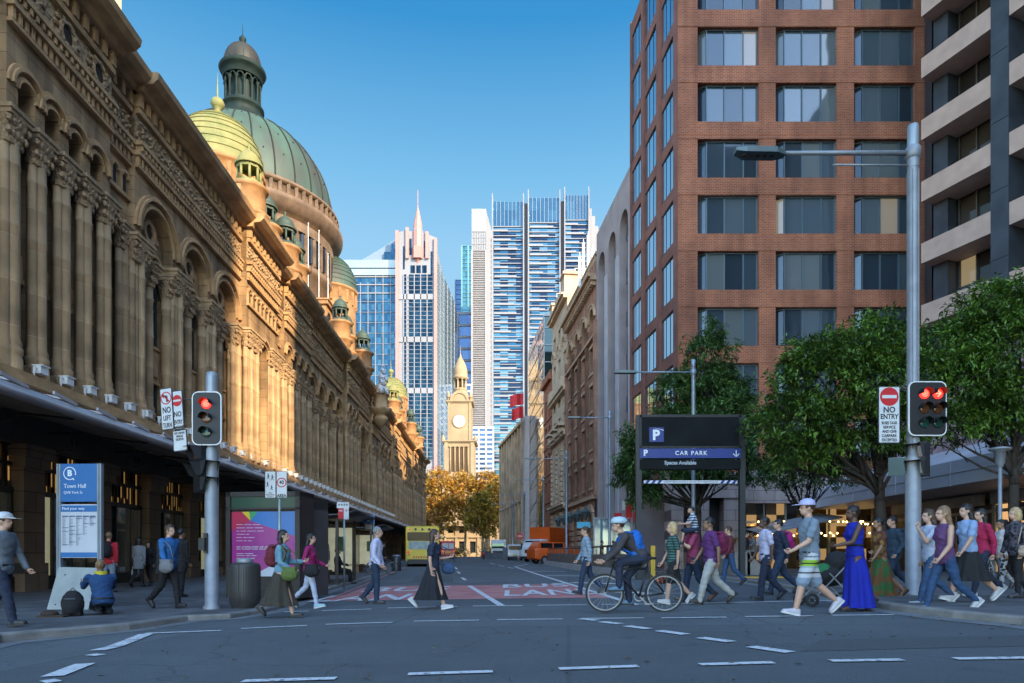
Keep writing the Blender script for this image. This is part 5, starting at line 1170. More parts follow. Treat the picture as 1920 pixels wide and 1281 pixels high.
# pale tower beyond the market, seen over its parapet at the top left
pt = empty('pale_stone_tower', (at(190,200), 200, 0), 0, 'pale sunlit tower seen over the market roof at the top left corner', 'skyscraper')
b = M(); x0_, x1_ = at(150,200)-at(190,200), at(228,200)-at(190,200); kk = at(228,212)-at(190,200)
b.add([(x0_,0,0),(x1_,0,0),(kk,12,0),(x0_,12,0),(x0_,0,190),(x1_,0,190),(kk,12,190),(x0_,12,190)], [(0,3,2,1),(4,5,6,7),(0,1,5,4),(1,2,6,5),(2,3,7,6),(3,0,4,7)]); b.build('wall', mat('tower_pale_stone', (.34,.27,.18), .8), pt); b = M()
for k in range(30):
    for q in (0,1.7,3.4): b.box(x1_-2-q,-.05,110+k*3.4,x1_-1-q,-.01,112+k*3.4)
explode(b.build('window', DW, pt, fix=False))
# ------------------------------------------------------------------ trees
BARK = mat('fig_bark', (.045,.035,.028), .9, var=.35, scale=5, bump=.02, bscale=14, stretch=(1,1,.3))
LEAFG = leafmat('fig_leaves', (.026,.068,.012), (.09,.19,.024), (.17,.29,.03), .25)
LEAFD = leafmat('fig_leaves_dark', (.034,.085,.026), (.085,.18,.042), (.14,.25,.05), .25)
BARKP = mat('plane_bark', (.20,.15,.10), .85, var=.35, scale=1.5)
LEAFO = leafmat('autumn_leaves', (.50,.21,.03), (.70,.37,.06), (.50,.36,.07), .45)
LEAFM = leafmat('turning_leaves', (.18,.20,.03), (.40,.27,.04), (.55,.30,.045), .4)
def leaf_mesh(name, C, Nn, per, L_, W_, m, parent, droop, rng, spread=.22):
    """C cluster centres, Nn outward directions; per leaves radiate from each cluster"""
    n = len(C); C = np.repeat(C, per, 0); Nn = np.repeat(Nn, per, 0); k = len(C)
    d = rng.normal(size=(k,3)); d /= np.linalg.norm(d, axis=1)[:,None]
    d = d*.9 + Nn*.75 + np.array([0,0,-droop]); d /= np.linalg.norm(d, axis=1)[:,None]
    base = C + rng.normal(size=(k,3))*spread*.35
    s = np.cross(d, rng.normal(size=(k,3))*.5+np.array([0,0,1.0])); s /= np.linalg.norm(s, axis=1)[:,None]+1e-9
    ln = (L_*rng.uniform(.7,1.25,k))[:,None]; wd = (W_*rng.uniform(.75,1.2,k))[:,None]; up = np.cross(s, d)
    p0 = base; p1 = base + d*ln*.5 + s*wd*.5 + up*ln*.06; p2 = base + d*ln - np.array([0,0,1])*ln*.12; p3 = base + d*ln*.5 - s*wd*.5 + up*ln*.06
    V = np.stack([p0,p1,p2,p3], 1).reshape(-1,3)
    me = bpy.data.meshes.new(name); me.vertices.add(len(V)); me.vertices.foreach_set('co', V.ravel()); me.loops.add(4*k); me.loops.foreach_set('vertex_index', np.arange(4*k, dtype=np.int32))
    me.polygons.add(k); me.polygons.foreach_set('loop_start', np.arange(0,4*k,4, dtype=np.int32)); me.polygons.foreach_set('loop_total', np.full(k,4,dtype=np.int32)); me.materials.append(m); me.update(calc_edges=True)
    o = bpy.data.objects.new(name, me); col.objects.link(o); o.parent = parent; return o
def tree(name, label, loc_, trunk_h, r0, blobs, ncl, per, L_, W_, lm, bm_, seed, group=None, droop=.35, fork=3, hole=.25):
    rng = np.random.default_rng(seed); rd = random.Random(seed)
    o = empty(name, loc_, 0, label, 'tree', group)
    t = M(); top_ = Vector((rd.uniform(-.2,.2), rd.uniform(-.2,.2), trunk_h)); nseg = 5; pts = [Vector((0,0,-.1))]
    for i in range(1, nseg+1): q = top_*(i/nseg); q.x += rd.uniform(-.07,.07); q.y += rd.uniform(-.07,.07); pts.append(q)
    t.tube(pts, [r0*(1.35 if i == 0 else 1.0-.3*i/nseg) for i in range(nseg+1)], 10)
    ends = []
    for c, r in blobs:
        c = Vector(c)
        for j in range(fork):
            e = c + Vector((rd.uniform(-.6,.6)*r[0], rd.uniform(-.6,.6)*r[1], rd.uniform(-.5,.4)*r[2]))
            a = pts[-1].lerp(pts[-2], rd.random()*.8); m1 = a.lerp(e, .4)+Vector((rd.uniform(-.3,.3), rd.uniform(-.3,.3), -.1)); m2 = a.lerp(e, .75)+Vector((rd.uniform(-.3,.3), rd.uniform(-.3,.3), .15))
            k = r0*rd.uniform(.24,.4); t.tube([a, m1, m2, e], [k, k*.7, k*.42, k*.15], 7)
            for _ in range(4):
                s_ = m1.lerp(e, rd.random()); e2 = s_+Vector((rd.uniform(-.5,.5)*r[0], rd.uniform(-.5,.5)*r[1], rd.uniform(0,.6)*r[2])); t.tube([s_, s_.lerp(e2,.5)+Vector((0,0,.12)), e2], [k*.35, k*.2, k*.06], 5)
    t.build('trunk', bm_, o, fix=False)
    vol = np.array([r[0]*r[1]*r[2] for c, r in blobs])**.7; pr = vol/vol.sum(); idx = rng.choice(len(blobs), ncl, p=pr)
    cen = np.array([c for c, r in blobs]); rad = np.array([r for c, r in blobs])
    u_ = rng.normal(size=(ncl,3)); u_ /= np.linalg.norm(u_, axis=1)[:,None]; u_[:,2] = np.where(u_[:,2] < -.55, -u_[:,2], u_[:,2])
    q = rng.uniform(.30,1.0,ncl)**.45; bump_ = 1+.16*np.sin(u_[:,0]*5+idx*2.1)*np.cos(u_[:,1]*6+idx)+.12*np.sin(u_[:,2]*9+u_[:,0]*7)
    P = cen[idx]+u_*rad[idx]*(q*bump_)[:,None]
    # gaps: drop clusters by a smooth noise so that lobes separate
    nz = np.sin(P[:,0]*2.3+seed)*np.sin(P[:,1]*2.1+1.3*seed)*np.sin(P[:,2]*2.7+.7*seed); keep = nz > -hole-.2*rng.random(ncl)
    P = P[keep]; u_ = u_[keep]
    leaf_mesh('crown', P, u_, per, L_, W_, lm, o, droop, rng); return o
def tpos(px, Y): x = at(px, Y); return Vector((x, Y, PR(x, Y)))
GT = 'fig trees along the right pavement'
p = tpos(1310, 32.5)
tree('fig_tree', 'dark green leafy tree behind the car park sign', p, 3.4, .2, [((0,0,6.0),(2.6,2.4,1.7)),((-2.2,0,5.2),(1.6,1.8,1.7)),((.3,0,8.3),(1.5,1.6,1.5)),((1.0,0,7.2),(1.9,1.8,1.4)),((-1.2,.3,7.0),(1.4,1.4,1.1)),((1.9,0,4.7),(1.5,1.6,1.0)),((-2.6,0,3.6),(.9,1.0,.9)),((.9,0,9.3),(.8,.8,.7)),((0,-.6,4.6),(1.6,1.2,.9)),((-2.6,0,6.3),(1.2,1.2,.9)),((-3.1,.2,4.6),(1.0,1.1,1.0)),((.5,0,10.3),(1.3,1.3,1.1)),((.3,0,11.5),(.75,.75,.6)),((1.6,.2,8.4),(1.1,1.2,1.0)),((-1.0,0,8.6),(1.2,1.2,.9))], 6000, 9, .21, .068, LEAFD, BARK, 11, GT)
p = tpos(1648, 24.0)
tree('fig_tree', 'broad bright green tree directly left of the tall signal pole', p, 3.3, .22, [((-1.2,0,6.6),(2.6,2.4,1.7)),((.6,0,6.9),(1.9,2.0,1.5)),((-3.0,0,5.3),(1.6,1.8,1.2)),((-.3,0,8.1),(1.7,1.7,1.0)),((-2.0,0,7.4),(1.5,1.5,1.0)),((-.6,-.5,5.2),(2.2,1.6,.9)),((-2.8,0,4.1),(1.2,1.2,.8)),((1.2,0,5.4),(1.1,1.2,.8)),((-.9,-.3,4.5),(2.0,1.6,.6))], 4200, 9, .2, .066, LEAFG, BARK, 23, GT)
p = tpos(1515, 30.0)
tree('fig_tree', 'slender forked tree in front of the cafe lights', p, 2.6, .15, [((0,0,5.2),(2.1,1.8,1.5)),((-1.3,0,4.2),(1.2,1.2,.9)),((1.3,0,4.3),(1.3,1.3,.8)),((-.4,0,6.6),(1.8,1.5,1.1)),((0,-.2,4.0),(1.6,1.2,.6))], 1500, 9, .18, .055, LEAFD, BARK, 31, GT)
p = tpos(1905, 20.5)
tree('fig_tree', 'tree at the right edge with a leaning trunk and dense crown', p, 3.6, .17, [((-.4,0,6.9),(2.0,2.0,1.5)),((.9,0,7.2),(2.2,2.0,1.5)),((-1.7,0,5.9),(1.4,1.5,1.2)),((-.4,0,8.2),(1.4,1.4,.8)),((-2.0,0,4.6),(1.2,1.2,.8)),((.4,0,5.4),(1.8,1.4,.9)),((-1.0,-.4,4.9),(1.1,1.0,.7)),((.2,-.2,4.6),(1.6,1.3,.6))], 4200, 9, .175, .058, LEAFG, BARK, 47, GT)
GA = 'autumn trees before the town hall'
for k, (px, Y, h, lab, lm, sd) in enumerate(((822,158,21.5,'golden plane tree left of the clock tower', LEAFO, 5),(872,162,21,'golden brown tree right in front of the clock tower', LEAFO, 6),(915,160,21,'orange topped tree right of the clock tower', LEAFO, 7),(945,154,19,'half green tree beside the old brown building', LEAFM, 8),(800,165,20,'orange tree at the far end of the market building', LEAFO, 9),(905,150,15,'olive green tree low in front of the golden ones', LEAFM, 10))):
    s = h/19; bl = [((0,0,12*s),(5.0*s,4.5,5.2*s)),((-2.2*s,0,9*s),(3.2*s,3,3*s)),((2.4*s,0,9.5*s),(3.2*s,3,3.2*s)),((0,0,15.6*s),(3.2*s,3,2.6*s)),((1.5*s,0,6.5*s),(2.5*s,2.5,2*s))]
    tree('plane_tree', lab, (at(px, Y), Y, G(0, Y)), 6*s, .36, bl, 1700, 5, .55, .38, lm, BARKP, sd, GA, .3, 3, .12)
# low bushes by the town hall
b = M(); rg = np.random.default_rng(2)
for k, px in enumerate((838,852,925)):
    o = empty('hedge_bush', (at(px,128), 128, G(0,128)), 0, ['low green bush left of the town hall steps','low green bush below the clock tower','low bush at the foot of the green tree'][k], 'bush')
    c = rg.normal(size=(200,3))*np.array([1.3,.8,.5])+np.array([0,0,.8]); leaf_mesh('foliage', c, c*0+np.array([0,0,1.0]), 4, .35, .2, LEAFM, o, 0, rg)
# ------------------------------------------------------------------ street furniture
BLUE = mat('sign_blue', (.012,.13,.36), .5, var=.05); NAVB = mat('carpark_blue', (.003,.025,.19), .45, var=.05); TXW = mat('letter_white', (.75,.78,.80), .5, var=0)
RGL = mat('signal_red_lit', (.6,.01,.01), .4, var=0, emit=(1,.03,.02), est=.5); RGH = mat('signal_red_core', (1,.3,.2), .4, var=0, emit=(1,.12,.07), est=.9)
AMB = mat('lens_amber', (.10,.035,.012), .15, var=.3); GRN = mat('lens_green', (.012,.05,.04), .15, var=.3); LRD = mat('lens_dull_red', (.10,.02,.012), .15, var=.3)
def rrect(w_, h, r, n=5):
    p = []
    for cx, cz, a in ((w_/2-r,h/2-r,0),(-w_/2+r,h/2-r,pi/2),(-w_/2+r,-h/2+r,pi),(w_/2-r,-h/2+r,1.5*pi)):
        p += [(cx+r*cos(a+pi/2*i/n), cz+r*sin(a+pi/2*i/n)) for i in range(n+1)]
    return p
def plate(w_, h, r, y0, y1, b=None, cx=0, cz=0): b = b or M(); b.prism([(x+cx, z+cz) for x, z in rrect(w_, h, r)], y0, y1); return b
def lantern_head(parent, cols, lit, z, w_, h, off=0, r=.1):
    """board with rows of lenses, front faces -y"""
    bd = plate(w_, h, .13, -.03, 0).build('backboard', WHITE, parent); bd.location = (0,0,z)
    plate(w_-.045, h-.045, .11, -.036, -.03).build('board_face', BLKP, bd)
    xs_ = [off] if cols == 1 else [off-.135, off+.135]
    for i, zz_ in enumerate((.29, 0, -.29)):
        for j, x in enumerate(xs_):
            on = i == 0; q = M(); q.cyl((x,-.055,zz_),(x,-.035,zz_), r, n=20) ; q.ell((x,-.055,zz_),(r,.012,r),16,6)
            le = q.build('lens', RGL if on else (AMB if i == 1 else GRN), bd)
            v = M(); v.ring(x, zz_, r, r+.012, -.21, -.04, -.1, pi+.1, 16); v.build('visor', BLACK, le)
            if on:
                q = M()
                if cols == 2 and j == 1:
                    q.bar((x-.02,-.075,zz_+.06),(x+.045,-.075,zz_),.022,.01,(0,1,0)); q.bar((x-.02,-.075,zz_-.06),(x+.045,-.075,zz_),.022,.01,(0,1,0)); q.bar((x-.06,-.075,zz_),(x+.04,-.075,zz_),.02,.01,(0,1,0))
                else:
                    for a in range(3):
                        for k in range(1 if a == 0 else a*6): t = 2*pi*k/max(1,a*6); q.box(x+a*.028*cos(t)-.008,-.074,zz_+a*.028*sin(t)-.008,x+a*.028*cos(t)+.008,-.068,zz_+a*.028*sin(t)+.008)
                q.build('led_dots', RGH, le)
    return bd
def ped_head(parent, x, z, rz, fl=1):
    e = empty('pedestrian_signal', (x,0,z), rz, parent=parent); b = M(); b.box(-.16,-.12,-.34,.16,.12,.34); b.build('housing', BLACK, e)
    for zz_ in (.16,-.17):
        v = M(); v.add([(-.15,-.12,zz_+.13),(.15,-.12,zz_+.13),(.15,-.36,zz_+.13),(-.15,-.36,zz_+.13),(-.15,-.12,zz_-.13),(.15,-.12,zz_-.13),(.15,-.22,zz_-.13),(-.15,-.22,zz_-.13)], [(0,1,2,3),(0,3,7,4),(1,5,6,2)]); v.build('visor', DGREY, e)
        q = M(); q.box(-.13,-.135,zz_-.12,.13,-.125,zz_+.12); q.build('lens', GRN if zz_ < 0 else LRD, e)
def pole_shaft(px, Y, zt_py, r, base_r, z_collar, m=STEEL, name='signal_pole', label='', z0=0, cat='traffic light'):
    x = at(px, Y); o = empty(name, (x, Y, z0), 0, label, cat); H_ = zt(zt_py, Y)-z0; b = M()
    b.lathe((0,0,0), [(base_r+.04,0),(base_r+.04,.05),(base_r,.08),(base_r,z_collar),(base_r-.02,z_collar+.06),(r,z_collar+.1),(r,H_-.9)], 20)
    b.lathe((0,0,H_-.9), [(r*1.08,0),(r*1.08,.32)], 20); b.mi = 1; b.lathe((0,0,H_-.58), [(r*1.02,0),(r*1.02,.48),(r*.9,.55),(r*.3,.58)], 20); b.mi = 0
    for a in (-.6,.6,2.4,-2.4): b.bar((r*1.0*sin(a),-r*1.0*cos(a),z_collar+.2),(r*1.0*sin(a),-r*1.0*cos(a),H_-.95),.02,.02)
    b.build('pole', [STEEL, mat('pole_cap_grey', (.30,.34,.36), .4, .3)], o); return o, H_
# left signal pole, no-entry signs on a bracket
lp, H_ = pole_shaft(397, 14.0, 697, .115, .135, 3.25, label='grey signal pole with one lit red lamp on the left pavement', z0=PL(0,14)-.0)
e = empty('signal_head', (-.02,-.16,0), .0, parent=lp); bd = lantern_head(e, 1, 0, zt(788,14)-lp.location.z, .60, 1.09)
ped_head(lp, -.17, zt(866,14)-lp.location.z, -.7); ped_head(lp, -.05, zt(893,14)-lp.location.z+.2, pi/2-.3) if False else None
ped_head(lp, -.16, zt(893,14)-lp.location.z, .9)
b = M(); b.box(-.09,-.19,1.15,-.02,-.12,1.55); b.box(-.16,-.25,1.2,-.04,-.12,1.45); b.build('push_button', BLACK, lp)
b = M(); b.cyl((-.06,0,zt(748,14)-lp.location.z),(-.62,.05,zt(748,14)-lp.location.z),.012,.012,6); b.build('sign_bracket', STEEL, lp)
def road_sign(name, label, x, y, z, w_, h, rz, parts, tilt_=0, cat='sign', frame=True):
    o = empty(name, (x,y,z), rz, label, cat); o.rotation_euler = (0, tilt_, rz)
    plate(w_, h, .03, 0, .012).build('panel', DGREY, o); f = plate(w_-.02, h-.02, .026, -.004, 0).build('face', BLKP, o); plate(w_-.04, h-.04, .022, -.007, -.004).build('field', SIGNW, f)
    for t, s, zz_, sx in parts.get('text', ()): text(t, s, BLKP, o, (0,-.010,zz_), ext=.0015, sx=sx, bold=s*.022)
    return o
Y1 = 13.9; zc1 = lambda py: zt(py, Y1)
o = road_sign('no_left_turn_sign', 'white NO LEFT TURN sign at the far left of the signal pole', at(313,Y1), Y1, zc1(767), .30, .86, -.25, {'text': (('NO',.17,-.03,.75),('LEFT',.135,-.19,.66),('TURN',.135,-.34,.60))}, -.07)
def nosym(o, cz, r, kind):
    if kind == 'entry':
        b = M(); b.ring(0,cz,0,r,-.011,-.007,0,2*pi,28); s = b.build('red_disc', REDP, o); b = M(); b.box(-r*.78,-.014,cz-r*.17,r*.78,-.011,cz+r*.17); b.build('white_bar', SIGNW, s)
    else:
        b = M(); b.bar((0.02,-.009,cz-r*.6),(0.02,-.009,cz+.02),.035,.004,(0,1,0)); b.bar((.03,-.009,cz+.03),(-.06,-.009,cz+.05),.035,.004,(0,1,0)); b.add([(-.10,-.01,cz+.05),(-.05,-.01,cz+.0),(-.05,-.01,cz+.1)],[(0,1,2)]); b.build('turn_arrow', BLKP, o)
        b = M(); b.ring(0,cz,r*.84,r,-.012,-.009,0,2*pi,28); b.bar((-r*.6,-.012,cz+r*.6),(r*.6,-.012,cz-r*.6),.028,.003,(0,1,0)); b.build('red_ring', REDP, o)
nosym(o, .22, .13, 'turn')
o = road_sign('no_entry_sign', 'white NO ENTRY sign with red disc beside the left signal', at(335,Y1), Y1-.04, zc1(768), .27, .76, -.25, {'text': (('NO',.15,-.11,.75),('ENTRY',.125,-.27,.52))}, -.07); nosym(o, .17, .115, 'entry')
o = road_sign('vehicles_excepted_sign', 'small grey sign listing excepted vehicles under the NO ENTRY sign', at(340,Y1), Y1-.05, zc1(827), .34, .44, -.25, {'text': (('BUSES TAXIS\nSERVICE AND\nQVB CARPARK\nVEHICLES\nEXCEPTED',.064,.15,.60),)}, -.07)
# right smart pole with lamp arm
rp, H_ = pole_shaft(1712, 13.8, 232, .105, .145, 2.75, label='tall grey smart pole carrying a street lamp and a double red signal', z0=PR(9,14), cat='traffic light'); rz0 = rp.location.z
e = empty('signal_head', (.18,-.16,0), .0, parent=rp); lantern_head(e, 2, 0, zt(770,13.8)-rz0, .76, 1.09, .06)
ped_head(rp, .12, zt(862,13.8)-rz0, -.9)
zA = zt(287,13.8)-rz0; b = M(); b.lathe((0,0,zA-.13), [(.11,0),(.145,.03),(.145,.22),(.11,.26)], 16); b.cyl((-.1,0,zA),(-2.65,0,zA+.0),.05,.04,10); b.cyl((-.1,0,zA-.25),(-1.62,0,zA-.24),.022,.02,8); b.build('lamp_arm', STEEL, rp)
b = M(); b.loft([[(-2.6,y*.07,zA-.03+z*.04) for y, z in ((-1,-1),(1,-1),(1,1),(-1,1))], [(-2.8,y*.16,zA-.01+z*.055) for y, z in ((-1,-1),(1,-1),(1,1),(-1,1))], [(-3.4,y*.16,zA+.0+z*.055) for y, z in ((-1,-1),(1,-1),(1,1),(-1,1))], [(-3.6,y*.1,zA+.03+z*.03) for y, z in ((-1,-1),(1,-1),(1,1),(-1,1))]], smooth=False); lh = b.build('lamp_head', mat('lamp_head_grey', (.10,.13,.13), .4, .4), rp)
b = M()
for k in range(5): b.cyl((-3.42+k*.14,0,zA-.065),(-3.42+k*.14,0,zA-.05),.05,.05,8)
b.build('led_lens', AMB, lh)
Y2 = 13.6
o = road_sign('no_entry_sign', 'large NO ENTRY sign with exception text left of the double red signal', at(1667,Y2), Y2, zt(778,Y2), .44, 1.14, 0, {'text': (('NO',.16,.095,.95),('ENTRY',.14,-.04,.82),('BUSES TAXIS',.08,-.165,.68),('SERVICE',.08,-.25,.85),('AND QVB',.08,-.335,.8),('CARPARK',.08,-.42,.85),('EXCEPTED',.08,-.505,.8))}); nosym(o, .36, .185, 'entry')
# bus stop totem, town hall
tx = at(150, 14.2); tz = PL(0,14)
o = empty('bus_stop_totem', (tx,14.2,tz), -.06, 'blue and white Town Hall bus stop totem with timetable board', 'bus stop sign'); w_ = .86; zz_ = lambda py: zt(py,14.2)-tz
b = M(); 
for x in (-.44,.44): b.box(x-.045,-.04,0,x+.045,.04,zz_(870)); b.box(x-.025,-.055,0,x-.0,-.04,zz_(870))
b.build('post', mat('totem_aluminium', (.22,.26,.29), .5, .3), o)
b = M(); b.box(-.4,-.03,zz_(941),.4,.03,zz_(870)); tp = b.build('blue_panel', BLUE, o)
text('B', .17, TXW, tp, (-.2,-.033,zz_(888)), bold=.008); b = M(); b.ring(-.2, zz_(888), .12, .137, -.036, -.03, -.3, 1.75*pi-.1, 26); b.bar((-.13,-.033,zz_(888)-.105),(-.105,-.033,zz_(888)-.14),.018,.005,(0,1,0)); b.build('route_emblem', TXW, tp)
text('Town Hall', .125, TXW, tp, (-.33,-.033,zz_(912)), align='LEFT', sx=.92); text('QVB York St', .08, TXW, tp, (-.33,-.033,zz_(924)), align='LEFT', sx=.95)
b = M(); b.prism([(x, z+zz_(996)) for x, z in rrect(.80,1.11,.04)], -.03, .03); wp = b.build('timetable_panel', mat('timetable_white', (.50,.53,.58), .5, var=.05), o)
b = M(); b.box(-.39,-.036,zz_(960),.39,-.03,zz_(948)); b.box(-.39,-.036,zz_(1045),.39,-.03,zz_(1036)); hb = b.build('blue_band', BLUE, wp); text('Find your way', .085, TXW, hb, (-.36,-.038,zz_(954)), align='LEFT')
b = M(); rnd = random.Random(9)
for c in range(5):
    x0 = -.36+c*.148; n = (46,46,46,30,16)[c]
    for k in range(n):
        z = zz_(966)-.02-k*.0135; wd = rnd.uniform(.03,.10)
        if rnd.random() < .08 or k < 2: b.box(x0,-.034,z-.006,x0+.13,-.03,z+.006)
        else: b.box(x0,-.034,z-.002,x0+wd,-.03,z+.002)
b.build('timetable_print', mat('print_blue', (.03,.08,.16), .6), wp)
# board leaning on the totem
o = empty('leaning_board', (at(133,13.9), 13.85, tz), 0, 'scuffed grey board leaning against the foot of the bus totem', 'board')
b = M(); b.add([(-.46,0,0),(.38,0,.0),(.46,.22,.84),(-.36,.22,.86),(-.46,.03,0),(.38,.03,.0),(.46,.25,.84),(-.36,.25,.86)], [(0,1,2,3),(7,6,5,4),(0,4,5,1),(1,5,6,2),(2,6,7,3),(3,7,4,0)])
b.build('panel', mat('scuffed_board', (.26,.30,.30), .7, var=.35, scale=3, c2=(.36,.39,.38)), o); b = M()
for x, z in ((-.3,.1),(-.05,.06),(.22,.12),(-.2,.7),(.3,.7)): b.box(x-.012,-.012+z*.26,z-.012,x+.012,.01+z*.26,z+.012)
b.build('bolt_hole', BLKP, o)
# litter bin
o = empty('litter_bin', (at(448,14.0), 14.3, tz), 0, 'dark grey cylindrical litter bin on the left pavement', 'litter bin')
b = M(); b.lathe((0,0,0), [(.24,0),(.26,.06),(.30,.12),(.31,.3),(.31,.88),(.29,.93),(.2,.95),(.16,.95)], 36); b.build('body', mat('bin_grey', (.05,.048,.045), .5, .2, var=.15), o)
b = M()
for k in range(44): a = 2*pi*k/44; b.box(.311*cos(a)-.004,.311*sin(a)-.004,.14,.311*cos(a)+.004,.311*sin(a)+.004,.86)
b.box(-.006,-.325,.1,.006,-.3,.92); b.build('groove', BLKP, o); b = M(); b.lathe((0,0,.9), [(.13,0),(.17,.05),(.17,.12),(.1,.14),(.0,.14)], 20); b.build('lid', STEEL, o)
# advertising kiosk
kz = PL(0,17)
def panel_poster(name):
    m, t, p = nodes(name); L = t.links.new; tc = N(t, 'ShaderNodeTexCoord'); sp = N(t, 'ShaderNodeSeparateXYZ'); L(tc.outputs['Object'], sp.inputs[0])
    m.node_tree.nodes['Principled BSDF'].inputs['Roughness'].default_value = .25; return m, t, p, sp
o = empty('advertising_kiosk', (at(492,17.2), 17.2, kz), -.12, 'dark kiosk with a purple and blue poster facing the crossing', 'kiosk'); W2 = .98
KH = zt(922,17.2)-kz
b = M(); b.box(-W2,0,0,W2,.9,.25); b.box(-W2,0,KH-.12,W2,.9,KH); b.box(-W2,0,.25,-W2+.12,.9,KH); b.box(W2-.12,0,.25,W2,.9,KH); b.box(-W2+.1,.08,.2,W2-.1,.85,KH-.1); b.box(-W2,-.0,KH-.45,W2,.06,KH-.4)
b.build('frame', mat('kiosk_brown', (.045,.038,.034), .5, .2, var=.1), o)
b = M(); b.box(-W2+.12,.04,KH-.4,W2-.12,.07,KH-.12); b.build('header_panel', mat('kiosk_green', (.01,.06,.03), .35), o)
x0, x1, z0, z1 = -W2+.14, W2-.14, .55, KH-.5; pw, ph = x1-x0, z1-z0
b = M(); b.box(x0,.04,z0,x1,.07,z1); po = b.build('poster', mat('poster_purple', (.27,.02,.25), .3, var=.25, scale=1.2, c2=(.42,.03,.22)), o)
def pp(u, v): return (x0+u*pw, .036-.0*u, z0+v*ph)
for pts, c, nm in (([(.3,.86),(1,.62),(1,1),(.4,1)],(.01,.16,.50),'blue'),([(.3,.86),(.28,1),(.16,1)],(.70,.55,.03),'yellow'),([(.3,.86),(.42,1),(.28,1)],(.03,.35,.12),'green'),([(.3,.86),(.16,1),(0,1),(0,.7)],(.50,.02,.08),'red'),([(.30,0),(1,0),(1,.12),(.62,.16)],(.55,.60,.66),'white')):
    q = M(); q.add([pp(*k) for k in pts], [tuple(range(len(pts)))]); s = q.build('poster_patch', mat('poster_'+nm, c, .3, var=.08), po); s.location.y = -.0+{'blue':-.001,'yellow':-.003,'green':-.002,'red':-.004,'white':-.002}[nm]
b = M(); rnd = random.Random(5)
for v, n in ((.80,3),(.75,3),(.70,4),(.65,2),(.60,3),(.55,3),(.46,7),(.44,7),(.42,6),(.35,2),(.32,3),(.28,4)):
    x = .08
    for _ in range(n):
        l_ = rnd.uniform(.04,.14); a = pp(x, v); b.box(a[0],.028,a[2]-.008,a[0]+l_*pw,.032,a[2]+.008); x += l_+.02
b.build('poster_print', mat('poster_lettering', (.62,.5,.62), .5), po)
# telephone kiosk beside it
o = empty('telephone_kiosk', (at(556,18.3), 18.1, kz), -.35, 'grey telephone kiosk with an orange panel next to the poster', 'kiosk'); KH2 = zt(935,18.3)-kz
b = M(); b.box(-.45,0,0,-.36,.85,KH2); b.box(.38,0,0,.47,.85,KH2); b.box(-.45,0,KH2-.3,.47,.85,KH2); b.box(-.36,.6,0,.38,.7,KH2-.2); b.build('frame', mat('kiosk_grey', (.07,.065,.065), .5, .2), o)
b = M(); b.box(-.3,.5,.9,.1,.6,1.75); b.build('orange_panel', mat('phone_orange', (.55,.10,.02), .4, var=.1), o); b = M(); b.box(-.28,.45,1.8,.12,.6,2.4); b.build('phone_panel', mat('phone_silver', (.4,.4,.42), .3, .4), o); b = M(); b.box(-.2,.4,1.85,.08,.46,2.15); b.build('telephone', BLKP, o)
# area speed sign
Y3 = 15.2; o = empty('speed_zone_sign', (at(518,Y3), Y3, PL(0,Y3)), 0, 'white 40 AREA speed sign with walking figures on a thin pole', 'sign'); z3 = lambda py: zt(py,Y3)-o.location.z
b = M(); b.cyl((.06,.03,0),(.06,.03,z3(885)),.032,.032,10); b.build('pole', mat('sign_pole', (.30,.36,.34), .4, .5), o)
for x0, x1, nm in ((-.25,-.005,'a'),(.005,.245,'b')):
    q = M(); q.prism([(x+(x0+x1)/2, z+z3(909)) for x, z in rrect(x1-x0, .60, .02)], -.01, 0); pn = q.build('panel', DGREY, o); q = M(); q.prism([(x+(x0+x1)/2, z+z3(909)) for x, z in rrect(x1-x0-.02, .58, .02)], -.014, -.01); q.build('face', SIGNW, pn)
q = M(); q.ring(.125, z3(905), .085, .108, -.019, -.014, 0, 2*pi, 26); q.build('red_ring', REDP, o); text('40', .12, BLKP, o, (.125,-.017,z3(905)), bold=.003, sx=.9); text('AREA', .105, BLKP, o, (.125,-.017,z3(930)), sx=.8, bold=.003)
text('HIGH\nPEDESTRIAN\nACTIVITY', .042, BLKP, o, (-.127,-.017,z3(928)), sx=.8); q = M()
for x, z, s in ((-.175,z3(893),1),(-.085,z3(895),1),(-.19,z3(908),.9),(-.1,z3(914),.8)):
    q.box(x-.012*s,-.018,z+.03*s,x+.012*s,-.015,z+.055*s); q.box(x-.014*s,-.018,z-.02*s,x+.014*s,-.015,z+.026*s); q.bar((x,-.0165,z-.02*s),(x-.03*s,-.0165,z-.07*s),.012,.003,(0,1,0)); q.bar((x,-.0165,z-.02*s),(x+.03*s,-.0165,z-.07*s),.012,.003,(0,1,0)); q.bar((x,-.0165,z+.02*s),(x+.035*s,-.0165,z-.01*s),.01,.003,(0,1,0))
q.build('walking_figures', BLKP, o)
